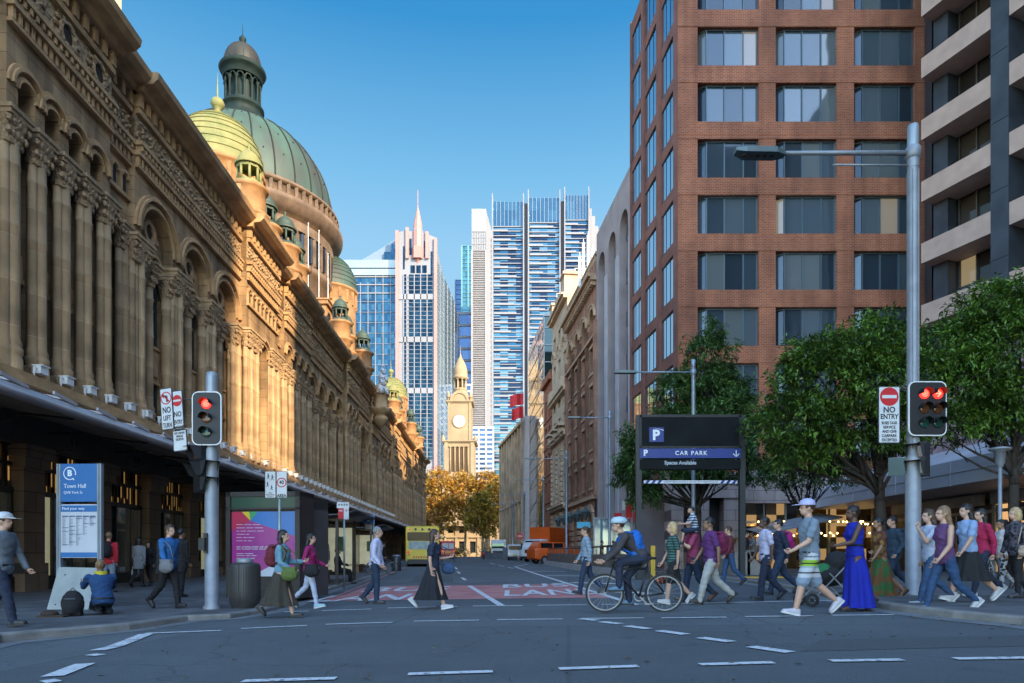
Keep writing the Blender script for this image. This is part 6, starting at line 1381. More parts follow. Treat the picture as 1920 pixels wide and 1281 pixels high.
# bus shelters
def shelter(x, y, rz, label, w_=4.2, ad=True):
    o = empty('bus_shelter', (x,y,PL(x,y)), rz, label, 'bus shelter', 'bus shelters along the kerb')
    # local x along the street away from camera, y towards facade
    b = M()
    for xx in (0, w_): b.box(xx-.05,-.05,0,xx+.05,.05,2.45); b.box(xx-.05,1.15,0,xx+.05,1.25,2.45)
    b.box(0,1.17,.35,w_,1.23,.42); b.box(0,1.17,2.2,w_,1.23,2.27); b.build('frame', mat('shelter_bronze', (.055,.045,.038), .45, .4), o)
    b = M(); pf = [(-.75,2.55),(-.2,2.42),(.5,2.38),(1.1,2.45),(1.5,2.62)]
    vs = [(xx, y_, z_+d) for xx in (-.5, w_+.5) for d in (0,.06) for y_, z_ in pf]; n = 5
    b.add(vs, [(i,i+1,2*n+i+1,2*n+i) for i in range(n-1)]+[(n+i,n+i+1,3*n+i+1,3*n+i) for i in range(n-1)]+[(i,n+i,n+i+1,i+1) for i in range(n-1)]+[(2*n+i,3*n+i,3*n+i+1,2*n+i+1) for i in range(n-1)]+[(0,2*n,3*n,n),(4,9,19,14)], True); b.build('roof', mat('shelter_roof', (.055,.05,.048), .45, .3), o)
    b = M(); b.box(.05,1.185,.42,w_-.05,1.215,2.2); b.build('back_glass', mat('shelter_glass', (.16,.17,.14), .06, .1, var=.15), o)
    b = M(); b.box(.8,.72,.42,2.8,1.1,.48); b.box(.9,.8,0,1.0,1.0,.42); b.box(2.6,.8,0,2.7,1.0,.42); b.build('bench', mat('bench_wood', (.20,.12,.06), .6), o)
    if ad:
        b = M(); b.box(w_-.08,-.0,.25,w_+.08,1.25,2.3); a = b.build('advert_case', mat('shelter_bronze', (.055,.045,.038), .45, .4), o)
        b = M(); b.box(w_-.10,.08,.4,w_-.085,1.17,2.15); b.build('advert_poster', mat('poster_cream', (.42,.40,.28), .3, var=.2, scale=2, emit=(.8,.8,.55), est=.06), a)
        b = M(); b.box(w_-.115,.35,1.2,w_-.101,.75,1.8); b.build('poster_picture', mat('poster_green_pic', (.04,.16,.05), .4), a)
    return o
shx = at(604,23); shelter(at(640,24.2)-.1, 24.0, pi/2+.06, 'dark bus shelter with curved roof and a seated man', 3.6)
shelter(at(706,38), 36.5, pi/2+.06, 'second bus shelter further along the kerb before the bus', 3.6)
# bus stop flag sign
Y4 = 21.2; o = empty('bus_stop_sign', (at(645,Y4), Y4, PL(0,Y4)), 0, 'thin pole with a white plate over a red and white parking sign', 'sign'); z4 = lambda py: zt(py,Y4)-o.location.z
b = M(); b.cyl((0,.03,0),(0,.03,z4(942)),.03,.03,8); b.build('pole', mat('sign_pole', (.30,.36,.34), .4, .5), o)
b = M(); b.box(-.22,-.01,z4(953),.16,.0,z4(942)); b.build('white_plate', SIGNW, o); b = M(); b.box(-.18,-.015,z4(973),-.01,-.0,z4(953)); b.build('red_plate', REDP, o); b = M(); b.box(.0,-.015,z4(974),.15,.0,z4(953)); pl_ = b.build('parking_plate', SIGNW, o)
text('P', .1, REDP, pl_, (.075,-.018,z4(958)), bold=.004); text('NO', .07, SIGNW, o, (-.095,-.018,z4(958)), bold=.002)
q = M()
for k, x in enumerate((-.15,-.07,.01,.09)): q.box(x-.025,-.013,z4(948),x+.03,-.011,z4(946)); q.cyl((x,-.013,z4(945)),(x,-.011,z4(945)),.014,.014,8)
q.build('plate_print', BLKP, o)
Y5 = 28; o = empty('stop_letter_sign', (at(689,Y5), Y5, PL(0,Y5)), 0, 'blue sign with white letter D beside the bus shelter', 'sign'); z5 = lambda py: zt(py,Y5)-o.location.z
b = M(); b.box(-.22,-.02,z5(982),.26,.0,z5(966)); p_ = b.build('panel', BLUE, o); text('D', .24, TXW, p_, (.06,-.025,z5(974)), bold=.006); b = M(); b.cyl((.25,.03,0),(.25,.03,z5(966)),.035,.035,8); b.box(-.1,-.01,z5(993),.2,.01,z5(983)); b.build('pole', STEEL, o)
o = empty('litter_bin', (at(743,40), 40, PL(0,40)), 0, 'small dark bin near the rear of the bus', 'litter bin'); b = M(); b.lathe((0,0,0), [(.28,0),(.3,.1),(.3,.85),(.26,.9)], 20); b.build('body', DGREY, o); b = M(); b.lathe((0,0,.9), [(.27,0),(.2,.06),(.0,.08)], 20); b.build('lid', STEEL, o)
# car park sign portal
Y6 = 25.0; xL, xR = at(1197,Y6), at(1391,Y6); pz = G(6,25)-.02
o = empty('car_park_sign', ((xL+xR)/2, Y6, pz), 0, 'large black and blue CAR PARK portal sign on two posts', 'sign'); w2 = (xR-xL)/2; z6 = lambda py: zt(py,Y6)-pz
PB = mat('sign_panel_black', (.004,.006,.007), .6, var=.5, scale=1.5, spec=.15)
b = M()
for sx in (-1,1): b.box(sx*w2-.1,-.1,0,sx*w2+.1,.1,z6(779))
explode(b.build('post', mat('portal_post', (.025,.028,.032), .5, .2), o))
for n_, y0, y1, m_ in (('black_panel',779,839,PB),('blue_panel',842,860,NAVB),('lower_panel',863,881,PB)):
    b = M(); b.box(-w2+.03,-.13,z6(y1),w2-.08,.08,z6(y0)); pn = b.build(n_, m_, o)
    if n_ == 'black_panel':
        b = M(); b.box(at(1216,Y6)-o.location.x,-.145,z6(830),at(1243,Y6)-o.location.x,-.13,z6(803)); sq = b.build('parking_square', NAVB, pn); cx_ = at(1229,Y6)-o.location.x; text('P', .50, TXW, sq, (cx_-.01,-.15,z6(818)), bold=.022)
        b = M(); b.add([(cx_-.16,-.15,z6(803)),(cx_+.27,-.15,z6(807.5)),(cx_+.27,-.15,z6(809)),(cx_-.0,-.15,z6(805))],[(0,1,2,3)]); b.build('square_roof_mark', TXW, sq)
        b = M(); b.box(-w2+.03,-.15,z6(784),w2-.08,-.13,z6(779)); b.box(-w2+.03,-.15,z6(841),w2-.08,-.13,z6(838)); b.box(w2-.14,-.15,z6(840),w2-.08,-.13,z6(780)); b.box(-w2+.03,-.15,z6(840),-w2+.09,-.13,z6(780)); b.build('panel_frame', BLACK, pn)
    if n_ == 'blue_panel':
        text('P', .30, TXW, pn, (at(1209,Y6)-o.location.x,-.14,z6(851)), bold=.012); text('CAR PARK', .21, TXW, pn, (at(1294,Y6)-o.location.x,-.14,z6(851)), bold=.003, space=1.25)
        ax = at(1378,Y6)-o.location.x; b = M(); b.bar((ax,-.14,z6(845.5)),(ax,-.14,z6(857.5)),.03,.006,(0,1,0)); b.bar((ax-.11,-.14,z6(852)),(ax,-.14,z6(857.5)),.03,.006,(0,1,0)); b.bar((ax+.11,-.14,z6(852)),(ax,-.14,z6(857.5)),.03,.006,(0,1,0)); b.build('down_arrow', TXW, pn)
    if n_ == 'lower_panel': text('Spaces Available', .19, mat('letter_grey', (.48,.52,.55), .5), pn, (at(1274,Y6)-o.location.x,-.14,z6(869)), bold=.004, sx=.93)
b = M(); zb_ = z6(904); wl_ = at(1207,Y6)-o.location.x; wr_ = at(1382,Y6)-o.location.x; b.box(wl_,-.03,zb_-.055,wr_,.03,zb_+.055); hb = b.build('height_bar', SIGNW, o); b = M()
for x in (wl_+.08,wl_+.3,wl_+.52,wr_-.16,wr_-.38,wr_-.60): b.add([(x-.04,-.033,zb_-.055),(x+.07,-.033,zb_-.055),(x+.15,-.033,zb_+.055),(x+.04,-.033,zb_+.055)],[(0,1,2,3)])
b.build('blue_stripe', NAVB, hb); text('MAXIMUM HEIGHT CLEARANCE CAR PARK 1.8M LOADING DOCK 3.4M', .062, NAVB, hb, ((wl_+wr_)/2,-.035,zb_), sx=1.0)
b = M(); b.cyl((wl_+.25,0,zb_),(wl_+.25,0,z6(881)),.008,.008,5); b.cyl((wr_-.25,0,zb_),(wr_-.25,0,z6(881)),.008,.008,5); b.build('hanger', BLACK, o)
# street lamps
def street_lamp(px, Y, ytop, yarm, pxarm, label, r=.085, z0=None):
    x = at(px, Y); z0 = G(x, Y)+.1 if z0 is None else z0; o = empty('street_lamp', (x,Y,z0), 0, label, 'street lamp', 'grey street lamps with long arms'); H = zt(ytop,Y)-z0; za = zt(yarm,Y)-z0; L_ = at(pxarm,Y)-x
    b = M(); b.lathe((0,0,0), [(r*1.4,0),(r*1.4,.3),(r,.4),(r,H-.3),(r*1.1,H-.28),(r*1.1,H-.02),(r*.4,H)], 14); b.lathe((0,0,za-.12), [(r*1.1,0),(r*1.5,.05),(r*1.5,.2),(r*1.1,.24)], 12); b.build('pole', mat('lamp_pole_blue', (.27,.33,.38), .45, .5), o)
    b = M(); b.cyl((0,0,za),(L_*.75,0,za),.04,.035,8); b.build('arm', mat('lamp_pole_blue', (.27,.33,.38), .45, .5), o)
    b = M(); b.box(min(L_*.72,L_),-.13,za-.05,max(L_*.72,L_),.13,za+.05); b.build('lamp_head', mat('lamp_head_grey', (.10,.13,.13), .4, .4), o); return o
street_lamp(1300, 28.5, 674, 698, 1152, 'street lamp rising behind the car park sign', z0=PR(7,28))
street_lamp(1062, 60, 845, 860, 985, 'street lamp standing by the ramp railing before the arches', .11)
street_lamp(1143, 44, 770, 783, 1065, 'street lamp with its arm across the brown brick warehouse', .09)
street_lamp(1019, 82, 892, 900, 960, 'street lamp in front of the narrow brick building', .12)
street_lamp(983, 98, 922, 928, 940, 'street lamp against the mirror glass building', .13)
street_lamp(961, 112, 939, 945, 922, 'farthest street lamp by the green tree', .13)
# ramp wall with railing
def wall_line(name, label, a, b_, h, th_, m, cat='wall'):
    n = max(2, int((Vector(b_)-Vector(a)).length/1.5)); o = empty(name, (0,0,0), 0, label, cat); q = M(); d = (Vector(b_)-Vector(a)).normalized(); nn = Vector((-d.y, d.x))
    for i in range(n):
        p0 = Vector(a).lerp(Vector(b_), i/n); p1 = Vector(a).lerp(Vector(b_), (i+1)/n-.012/1.5/n*1.0); rg = []
        for p_ in (p0, p1):
            z = G(p_.x,p_.y); rg.append([(p_.x, p_.y, z), (p_.x+nn.x*th_, p_.y+nn.y*th_, z), (p_.x+nn.x*th_, p_.y+nn.y*th_, z+h), (p_.x, p_.y, z+h)])
        q.loft(rg, smooth=False)
    return o, q
CONC = mat('ramp_concrete_brown', (.17,.145,.125), .8, var=.25, scale=1.2, bump=.004, bscale=20); CONL = mat('kerb_concrete_pale', (.24,.22,.20), .85, var=.2, scale=1.2)
wa = gp(1190,1086)[:2]; wb_ = (1.9, 78.0)
o, q = wall_line('ramp_wall', 'brown concrete wall with railing beside the car park ramp', (wa[0]+.35, wa[1]+.6), (wb_[0]+.3, wb_[1]), .95, -.35, CONC); q.build('wall_panel', CONC, o)
q = M(); A_ = Vector(wa); B_ = Vector(wb_)
ring_ = []
for i in range(13):
    p_ = A_.lerp(B_, i/12); z = G(p_.x,p_.y); ring_.append([(p_.x-.12,p_.y,z-.02),(p_.x+.4,p_.y,z-.02),(p_.x+.4,p_.y,z+.32),(p_.x+.1,p_.y,z+.28)])
q.loft(ring_, smooth=False); q.build('plinth', CONL, o)
q = M(); n = 34; rail = []
for i in range(n+1):
    p_ = Vector((wa[0]+.5, wa[1]+.6)).lerp(Vector((wb_[0]+.45, wb_[1])), i/n); z = G(p_.x,p_.y)+.95; rail.append((p_.x,p_.y,z+.40)); q.bar((p_.x,p_.y,z),(p_.x,p_.y,z+.38),.05,.05)
q.tube(rail, .05, 8); q.build('railing', mat('rail_brown', (.10,.08,.07), .5, .4), o)
o = empty('hazard_marker', (wa[0]+.15, wa[1]-.5, G(wa[0],wa[1])), 0, 'black and yellow block at the near end of the ramp wall', 'bollard'); b = M(); b.add([(-.1,0,0),(.35,0,0),(.35,.7,0),(-.1,.7,0),(.02,.05,.48),(.3,.05,.48),(.3,.65,.48),(.02,.65,.48)], [(0,3,2,1),(4,5,6,7),(0,1,5,4),(1,2,6,5),(2,3,7,6),(3,0,4,7)]); b.build('block', BLACK, o); b = M(); b.box(.36,0,0,.52,.12,1.25); b.build('yellow_plate', mat('hazard_yellow', (.55,.33,.02), .5), o)
CONG = mat('ramp_concrete_grey', (.26,.24,.22), .8, var=.2)
for k, (px, lab) in enumerate(((1392,'short concrete ramp pier by the right post of the car park sign'),(1416,'sloped concrete ramp pier just right of the car park sign'))):
    p_ = Vector((at(px,26.2),26.2)); o = empty('ramp_pier', (p_.x,p_.y,PR(p_.x,26)-.05), 0, lab, 'wall'); b = M(); b.prism([(-.3,0),(.3,0),(.3,.95 if k == 0 else .35),(-.3,.95)], 0, 4); b.build('pier', CONG, o); b = M(); b.box(-.34,-.05,.95,.1,4,1.0); b.build('cap', CONL, o)
yk = gp(1470,1100); b = M(); b.box(0,0,0,1.6,.25,.13); o = b.build('yellow_kerb_block', mat('hazard_yellow', (.55,.33,.02), .5), None); q_ = gp(1388,1089); o.location = (q_.x,q_.y,q_.z); tag(o,'worn yellow kerb block at the foot of the car park sign','kerb block')
# far barrier walls near the trees
o, q = wall_line('median_wall', 'low grey wall across the road end near the orange truck', (at(905,100),100), (at(962,96),96), .9, .3, CONC); q.build('wall_panel', mat('grey_wall_far', (.13,.14,.15), .8), o); b = M(); p_ = Vector((at(955,90),90)); b.box(-.9,0,0,.9,.6,1.6); w__ = b.build('end_block', mat('grey_wall_far', (.13,.14,.15), .8), o); w__.location = (p_.x,p_.y,G(p_.x,p_.y))
# second-storey sign cluster on the far right pole
for px, Y, lab in ((1185,36,'thin pole with small red and white parking signs'),):
    o = empty('parking_sign_pole', (at(px,Y),Y,G(0,Y)), 0, lab, 'sign'); b = M(); b.cyl((0,0,0),(0,0,3.9),.09,.09,10); b.build('pole', STEEL, o)
    b = M(); b.box(-.35,-.12,2.9,.0,-.1,3.7); b.build('red_sign', REDP, o); b = M(); b.box(-.55,-.12,3.3,-.38,-.1,3.8); b.box(.15,-.12,3.3,.35,-.1,3.85); b.build('white_sign', SIGNW, o)
# glass panel screen with hanging red signs before the arches
o = empty('glass_screen_shelter', (at(1115,46),46,G(0,46)), 0, 'glass street shelter with red hanging signs in front of the arched building', 'shelter'); b = M(); b.box(0,0,.3,2.6,.05,3.3)
b.build('glass_panel', mat('screen_glass', (.20,.30,.36), .08, .3, var=.2), o); b = M(); b.box(-.1,-.05,3.3,2.8,.1,3.42); b.box(-.1,-.02,0,0,.08,3.3); b.box(2.6,-.02,0,2.7,.08,3.3); b.build('frame', STEEL, o); b = M(); b.box(1.3,-.2,2.6,1.8,-.15,3.7); b.box(2.3,-.2,3.1,2.8,-.15,3.8); b.build('red_sign', REDP, o); b = M(); b.box(-1.2,-.1,2.7,-.3,0,3.1); b.build('blue_screen', mat('screen_blue', (.02,.20,.32), .3, emit=(.05,.5,.8), est=.04), o)
# lamp post by right shop
o = empty('pavement_lamp', (at(1875,19),19,PR(10,19)), 0, 'thin grey post with a small lantern at the far right', 'street lamp'); b = M(); b.cyl((0,0,0),(0,0,3.2),.06,.05,10); b.build('pole', STEEL, o); b = M(); b.lathe((0,0,3.2), [(.05,0),(.12,.15),(.14,.45),(.28,.5),(.28,.55),(.02,.6)], 12); b.build('lantern', STEEL, o)
# street name blades and a green blade behind the right tree
for px, Y, w__, h__, c, lab in ((1700,19,.9,.5,(.05,.09,.08),'dark green hanging sign under the canopy beside the tall pole'),):
    o = empty('hanging_sign', (at(px,Y),Y,3.3), -.5, lab, 'sign'); b = M(); b.box(-w__/2,0,0,w__/2,.05,h__); b.build('panel', mat('blade_green', c, .5), o); b = M(); b.cyl((-w__/2,.02,h__),(w__/2,.02,h__),.02,.02,6); b.build('rail', STEEL, o)
# ------------------------------------------------------------------ people
SK = {k: mat('skin_'+k, c, .5, var=.08, scale=6) for k, c in {'light':(.50,.30,.21),'mid':(.36,.20,.13),'tan':(.26,.14,.085),'dark':(.10,.05,.03)}.items()}
HR = {k: mat('hair_'+k, c, .5, var=.35, scale=30, stretch=(1,1,.15)) for k, c in {'black':(.012,.010,.010),'brown':(.06,.032,.018),'light':(.20,.12,.06),'blond':(.45,.31,.15),'grey':(.22,.21,.20)}.items()}
def cloth(name, c, c2=None, pat=None, sc_=14, rough=.85):
    if name in MC: return MC[name]
    m = mat(name, c, rough, var=.12, scale=5, bump=.02, bscale=9)
    if pat:
        t = m.node_tree; L = t.links.new; p = t.nodes['Principled BSDF']; tc = N(t, 'ShaderNodeTexCoord'); wv = N(t, 'ShaderNodeTexWave') if pat in ('h','v') else N(t, 'ShaderNodeTexVoronoi')
        if pat in ('h','v'): wv.wave_type = 'BANDS'; wv.bands_direction = 'Z' if pat == 'h' else 'Y'; wv.inputs['Scale'].default_value = sc_; wv.inputs['Distortion'].default_value = 1.0; L(tc.outputs['Object'], wv.inputs['Vector']); out = wv.outputs['Fac']
        elif pat == 'c':
            t.nodes.remove(wv); wv = N(t, 'ShaderNodeTexChecker'); wv.inputs['Scale'].default_value = sc_; L(tc.outputs['Object'], wv.inputs['Vector']); out = wv.outputs['Fac']
        else: wv.inputs['Scale'].default_value = sc_; L(tc.outputs['Object'], wv.inputs['Vector']); out = wv.outputs['Distance']
        r = N(t, 'ShaderNodeValToRGB'); L(out, r.inputs[0]); r.color_ramp.elements[0].position = .42; r.color_ramp.elements[1].position = .55; r.color_ramp.elements[0].color = c4(c); r.color_ramp.elements[1].color = c4(c2); L(r.outputs[0], p.inputs['Base Color'])
    return m
def vox(b, voxel, name, m, parent, smooth=3, extra=None, wr=0, seed=0):
    me = bpy.data.meshes.new('tmpm'); me.from_pydata(b.v, [], b.f); o = bpy.data.objects.new('tmpo', me); col.objects.link(o)
    md = o.modifiers.new('r', 'REMESH'); md.mode = 'VOXEL'; md.voxel_size = voxel; md.use_smooth_shade = True
    s = o.modifiers.new('s', 'SMOOTH'); s.factor = .5; s.iterations = smooth
    dg = bpy.context.evaluated_depsgraph_get(); nm = bpy.data.meshes.new_from_object(o.evaluated_get(dg)); bpy.data.objects.remove(o); bpy.data.meshes.remove(me)
    nm.name = name; nm.materials.clear(); nm.materials.append(m)
    if wr:                                            # cloth folds
        co = np.empty(len(nm.vertices)*3); nm.vertices.foreach_get('co', co); co = co.reshape(-1,3); no = np.empty(len(nm.vertices)*3); nm.vertices.foreach_get('normal', no); no = no.reshape(-1,3)
        f = np.sin(co[:,2]*38+co[:,0]*24+seed)*np.sin(co[:,1]*30-co[:,2]*14+seed*1.7)+.6*np.sin(co[:,2]*70+co[:,1]*33+seed)
        co += no*(f*wr)[:,None]; nm.vertices.foreach_set('co', co.ravel()); nm.update()
    if extra is not None and extra.v:
        bm = bmesh.new(); bm.from_mesh(nm); vs = [bm.verts.new(v) for v in extra.v]
        for f in extra.f:
            try: fa = bm.faces.new([vs[i] for i in f]); fa.smooth = True
            except Exception: pass
        bm.to_mesh(nm); bm.free()
    nm.polygons.foreach_set('use_smooth', [True]*len(nm.polygons)); nm.update()
    ob = bpy.data.objects.new(name, nm); col.objects.link(ob); ob.parent = parent; return ob
def limb(b, pts, rad, n=12):
    for i in range(len(pts)-1): b.cyl(pts[i], pts[i+1], rad[i], rad[i+1], n)
    for p, r in zip(pts, rad): b._ell(p, (r,r,r), n, 8)
def dirv(a, side=0): return Vector((sin(a), 0, -cos(a)))     # angle forward from straight down
def person(label, px, head, feet, H=1.72, face=0, sex='m', skin='light', hair='brown', hl='short', top=None, tops='short', legs=None, legt='trousers', shoes=(.03,.03,.03),
           pose='walk', amp=.42, lean=.03, arms=(None,None), elb=(.3,.3), Y=None, fz=G, bulk=1.0, hat=None, seed=0, group=None, extra=None, name='person', hem=.95, fine=.013):
    Y = Y or H*F/(feet-head); x = at(px, Y); z0 = fz(x, Y)
    o = empty(name, (x, Y, z0), face, label, 'person', group); u = H/1.75; rd = random.Random(seed); w_ = (1.0 if sex == 'm' else .9)*bulk
    hipH = .925*u
    if pose == 'walk': lg = [(amp*.85, .12), (-amp*.75, .55)]
    elif pose == 'stand': lg = [(.04,.02),(-.04,.02)]
    elif pose == 'sit': lg = [(1.45,1.25),(1.5,1.45)]
    elif pose == 'kneel': lg = [(1.25,2.75),(1.05,2.65)]
    elif pose == 'bike': lg = [(1.35,1.35),(.65,.75)]
    if rd.random() < .5 and pose == 'walk': lg = lg[::-1]
    th_, sh_ = .43*u, .42*u; P = []
    for s, (t, k) in zip((1,-1), lg):
        hp = Vector((0, s*.09*u, 0)); kn = hp+dirv(t)*th_; an = kn+dirv(t-k)*sh_; P.append([hp, kn, an, t-k])
    low = min(min(p[2].z-.075*u for p in P), *(p[1].z-.06*u for p in P)) if pose != 'sit' else None
    hz = (-low) if low is not None else .47
    if pose == 'bike': hz = .98
    for p in P:
        for i in range(3): p[i] = p[i]+Vector((0,0,hz))
    pel = Vector((0,0,hz)); ln = lean
    up = Vector((sin(ln),0,cos(ln))); che = pel+up*.30*u; shc = pel+up*.50*u; nk = pel+up*.56*u; hl_ = min(ln*.35,.3); hd = nk+Vector((sin(hl_)*1,0,cos(hl_)))*.14*u+Vector((.025,0,0))
    # ---- arms
    A = []; ad = arms if arms[0] is not None else ((-lg[0][0]*.9, -lg[1][0]*.9) if pose == 'walk' else (.05,.0))
    for s, a, e in zip((1,-1), ad, elb):
        sh = shc+Vector((0, s*.19*u*w_, -.02)); el = sh+dirv(a)*.29*u+Vector((0,s*.04*u,0)); wr = el+dirv(a+e)*.25*u+Vector((0,-s*.01,0)); A.append([sh, el, wr, a+e])
    # ---- body, one surface
    b = M(); f_ = M(); mal = sex == 'm'
    def ring_(c, rx, ry, n=16): return [(c[0]+rx*cos(2*pi*i/n)*cos(ln), c[1]+ry*sin(2*pi*i/n), c[2]-rx*cos(2*pi*i/n)*sin(ln)) for i in range(n)]
    def trunk(B, g, lo=-.08):
        B.loft([ring_(pel+up*z*u, (rx+g)*u*bulk, (ry+g)*u*w_) for z, rx, ry in ((lo,.095,.13),(-.02,.115,.165),(.06,.11,.16),(.17,.095,.135 if mal else .12),(.28,.112,.155 if mal else .14),(.38,.118,.17 if mal else .155),(.46,.098,.18 if mal else .16),(.52,.065,.11),(.55,.055,.06))])
    tk = .93 if tops != 'none' else 1; trunk(b, -.008)
    if not mal:
        for s in (1,-1): b._ell(che+Vector((.085*u, s*.065*u, .04*u)), (.06*u,.06*u,.06*u), 10, 8)
    limb(b, [shc+up*.0, nk+up*.04*u], [.062*u,.055*u])
    for hp, kn, an, t in P: ls = .82 if legt == 'trousers' else 1; us = .85 if legt == 'shorts' else ls; limb(b, [hp, hp.lerp(kn,.5), kn, kn.lerp(an,.35), an], [.088*u*w_*us,.075*u*w_*us,.055*u*ls,.056*u*ls,.038*u])
    for sh, el, wr, a in A: limb(b, [sh, el, el.lerp(wr,.3), wr], [.053*u*w_,.04*u,.039*u,.026*u])
    # head
    fx = Vector((cos(hl_),0,-sin(hl_)))
    b._ell(hd+Vector((-.012,0,.025*u)), (.098*u,.078*u,.105*u), 16, 12); b._ell(hd+fx*.03*u+Vector((0,0,-.045*u)), (.062*u,.056*u,.065*u), 12, 10)
    b._ell(hd+fx*.098*u+Vector((0,0,-.012*u)), (.018*u,.012*u,.022*u), 8, 6); b._ell(hd+fx*.082*u+Vector((0,0,.028*u)), (.018*u,.045*u,.013*u), 8, 6)
    for s in (1,-1): b._ell(hd+Vector((-.005,s*.078*u,.0)), (.018*u,.010*u,.03*u), 8, 6)
    b._ell(hd+fx*.083*u+Vector((0,0,-.062*u)), (.014*u,.022*u,.010*u), 8, 6)
    # hands: palm in the surface, five fingers rooted in it
    for s, (sh, el, wr, a) in zip((1,-1), A):
        d = dirv(a+.15); b._ell(wr+d*.045*u, (.032*u,.018*u,.035*u) if abs(d.z) > .6 else (.038*u,.018*u,.030*u), 10, 8)
        fw = Vector((cos(a),0,sin(a)))
        for k in range(4):
            r0 = wr+d*.075*u+fw*(.024-.016*k)*u; L1 = (.034,.038,.036,.029)[k]*u; d2 = dirv(a+.55); d3 = dirv(a+1.1)
            f_.tube([r0, r0+d2*L1, r0+d2*L1+d3*L1*.8], [.0085*u,.008*u,.0065*u], 6)
        r0 = wr+d*.03*u+fw*.028*u; f_.tube([r0, r0+(d+fw*.8).normalized()*.035*u, r0+(d*1.2+fw*.5).normalized()*.06*u], [.010*u,.0095*u,.008*u], 6)
    body = vox(b, fine, 'body', SK[skin], o, 2, f_)
    # eyes, brows and mouth
    e = M()
    for s in (1,-1): e._ell(hd+fx*.088*u+Vector((0,s*.032*u,.008*u)), (.008*u,.014*u,.007*u), 8, 6)
    e.build('eye', BLKP, body)
    e = M(); e._ell(hd+fx*.094*u+Vector((0,0,-.062*u)), (.006*u,.022*u,.005*u), 8, 6); e.build('mouth', mat('lips', (.25,.07,.06), .5), body)
    # ---- hair
    hm = HR[hair]; h = M()
    if hl != 'bald':
        h._ell(hd+Vector((-.022,0,.042*u)), (.106*u,.088*u,.102*u), 16, 12)
        if hl == 'long':
            sw = rd.uniform(-.02,.03); h.loft([[(q.x+cx+rx*cos(2*pi*i/12), q.y+ry*sin(2*pi*i/12), q.z) for i in range(12)] for q, cx, rx, ry in ((hd+Vector((0,0,.06)),-.03,.085,.09),(hd+Vector((0,0,-.04)),-.055,.065,.095),(hd+Vector((0,0,-.16)),-.075+sw,.055,.10),(hd+Vector((0,0,-.28)),-.10+sw,.045,.085),(hd+Vector((0,0,-.40)),-.11+sw*2,.025,.045))])
        elif hl == 'bob':
            h.loft([[(q.x+cx+rx*cos(2*pi*i/12), q.y+ry*sin(2*pi*i/12), q.z) for i in range(12)] for q, cx, rx, ry in ((hd+Vector((0,0,.07)),-.03,.09,.10),(hd+Vector((0,0,-.03)),-.045,.085,.108),(hd+Vector((0,0,-.13)),-.055,.06,.09))])
        elif hl == 'bun': h._ell(hd+Vector((-.12*u,0,.08*u)), (.05,.05,.05), 10, 8)
        # cut the face free
        hh = vox(h, .014, 'hair', hm, body, 2, None, .003, seed)
        me = hh.data; bm = bmesh.new(); bm.from_mesh(me); dl = [v for v in bm.verts if (v.co-hd).dot(fx) > (.052*u if v.co.z > hd.z-.08 else .03) and v.co.z < hd.z+.062*u]; bmesh.ops.delete(bm, geom=dl, context='VERTS'); bm.to_mesh(me); bm.free()
    if hat:
        q = M(); q.lathe((hd.x-.01,hd.y,hd.z+.05*u), [(.112*u,0),(.115*u,.03),(.10*u,.075),(.05*u,.105),(.0,.11)], 18); 
        if hat[1] == 'cap': q.loft([[(hd.x+.08+.13*k, s*(.085-.02*k), hd.z+.058*u-.012*k+dz) for s, dz in ((-1,0),(1,0),(1,.012),(-1,.012))] for k in (0,1)], smooth=False)
        if hat[1] == 'helmet': q = M(); q.lathe((hd.x-.02,hd.y,hd.z+.035*u), [(.118,0),(.13,.02),(.125,.06),(.09,.105),(.0,.125)], 18, 1.15, 1)
        q.build('hat' if hat[1] == 'cap' else 'helmet', mat('hat_%s' % label[:14], hat[0], .5), o)
    # ---- clothes
    if tops != 'none':
        c = M(); trunk(c, .026, -.10 if legt not in ('skirt','dress') else -.02)
        if not mal:
            for s in (1,-1): c._ell(che+Vector((.088*u, s*.065*u, .04*u)), (.068*u,.066*u,.064*u), 10, 8)
        for sh, el, wr, a in A:
            if tops == 'short': limb(c, [sh, sh.lerp(el,.72)], [.068*u*w_,.060*u])
            elif tops == 'long' or tops == 'coat': limb(c, [sh, el, wr.lerp(el,.08)], [.070*u*w_,.058*u,.045*u])
            elif tops == 'none_sleeve': limb(c, [sh.lerp(el,.02)], [.05*u])
        if tops == 'coat': c.loft([ring_(pel+up*z*u, r_*u, (r_+.055)*u*w_) for z, r_ in ((-.28,.15),(-.1,.145),(.1,.13))])
        ob = vox(c, .016, 'top', top, o, 3, None, .004, seed)
        if tops in ('long','coat') or mal:
            cl_ = M(); cl_.lathe((nk.x-.005,nk.y,nk.z-.02*u), [(.078*u,-.02),(.066*u,.03),(.060*u,.032),(.066*u,-.02)], 14); cl_.build('collar', top, ob)
    if legt in ('trousers','shorts'):
        c = M(); c.loft([ring_(pel+up*z*u, (rx+.014)*u*bulk, (ry+.012)*u*w_) for z, rx, ry in ((-.09,.085,.12),(-.02,.115,.165),(.05,.105,.155),(.075,.095,.145))])
        for hp, kn, an, t in P:
            if legt == 'shorts': limb(c, [hp, hp.lerp(kn,.5), hp.lerp(kn,.93)], [.105*u*w_,.104*u,.100*u])
            else: limb(c, [hp, hp.lerp(kn,.5), kn, kn.lerp(an,.45), an+Vector((0,0,.0))], [.105*u*w_,.092*u*w_,.073*u,.070*u,.058*u] if mal else [.10*u*w_,.084*u,.062*u,.060*u,.045*u])
        vox(c, .016, 'trousers' if legt == 'trousers' else 'shorts', legs, o, 3, None, .004, seed+3)
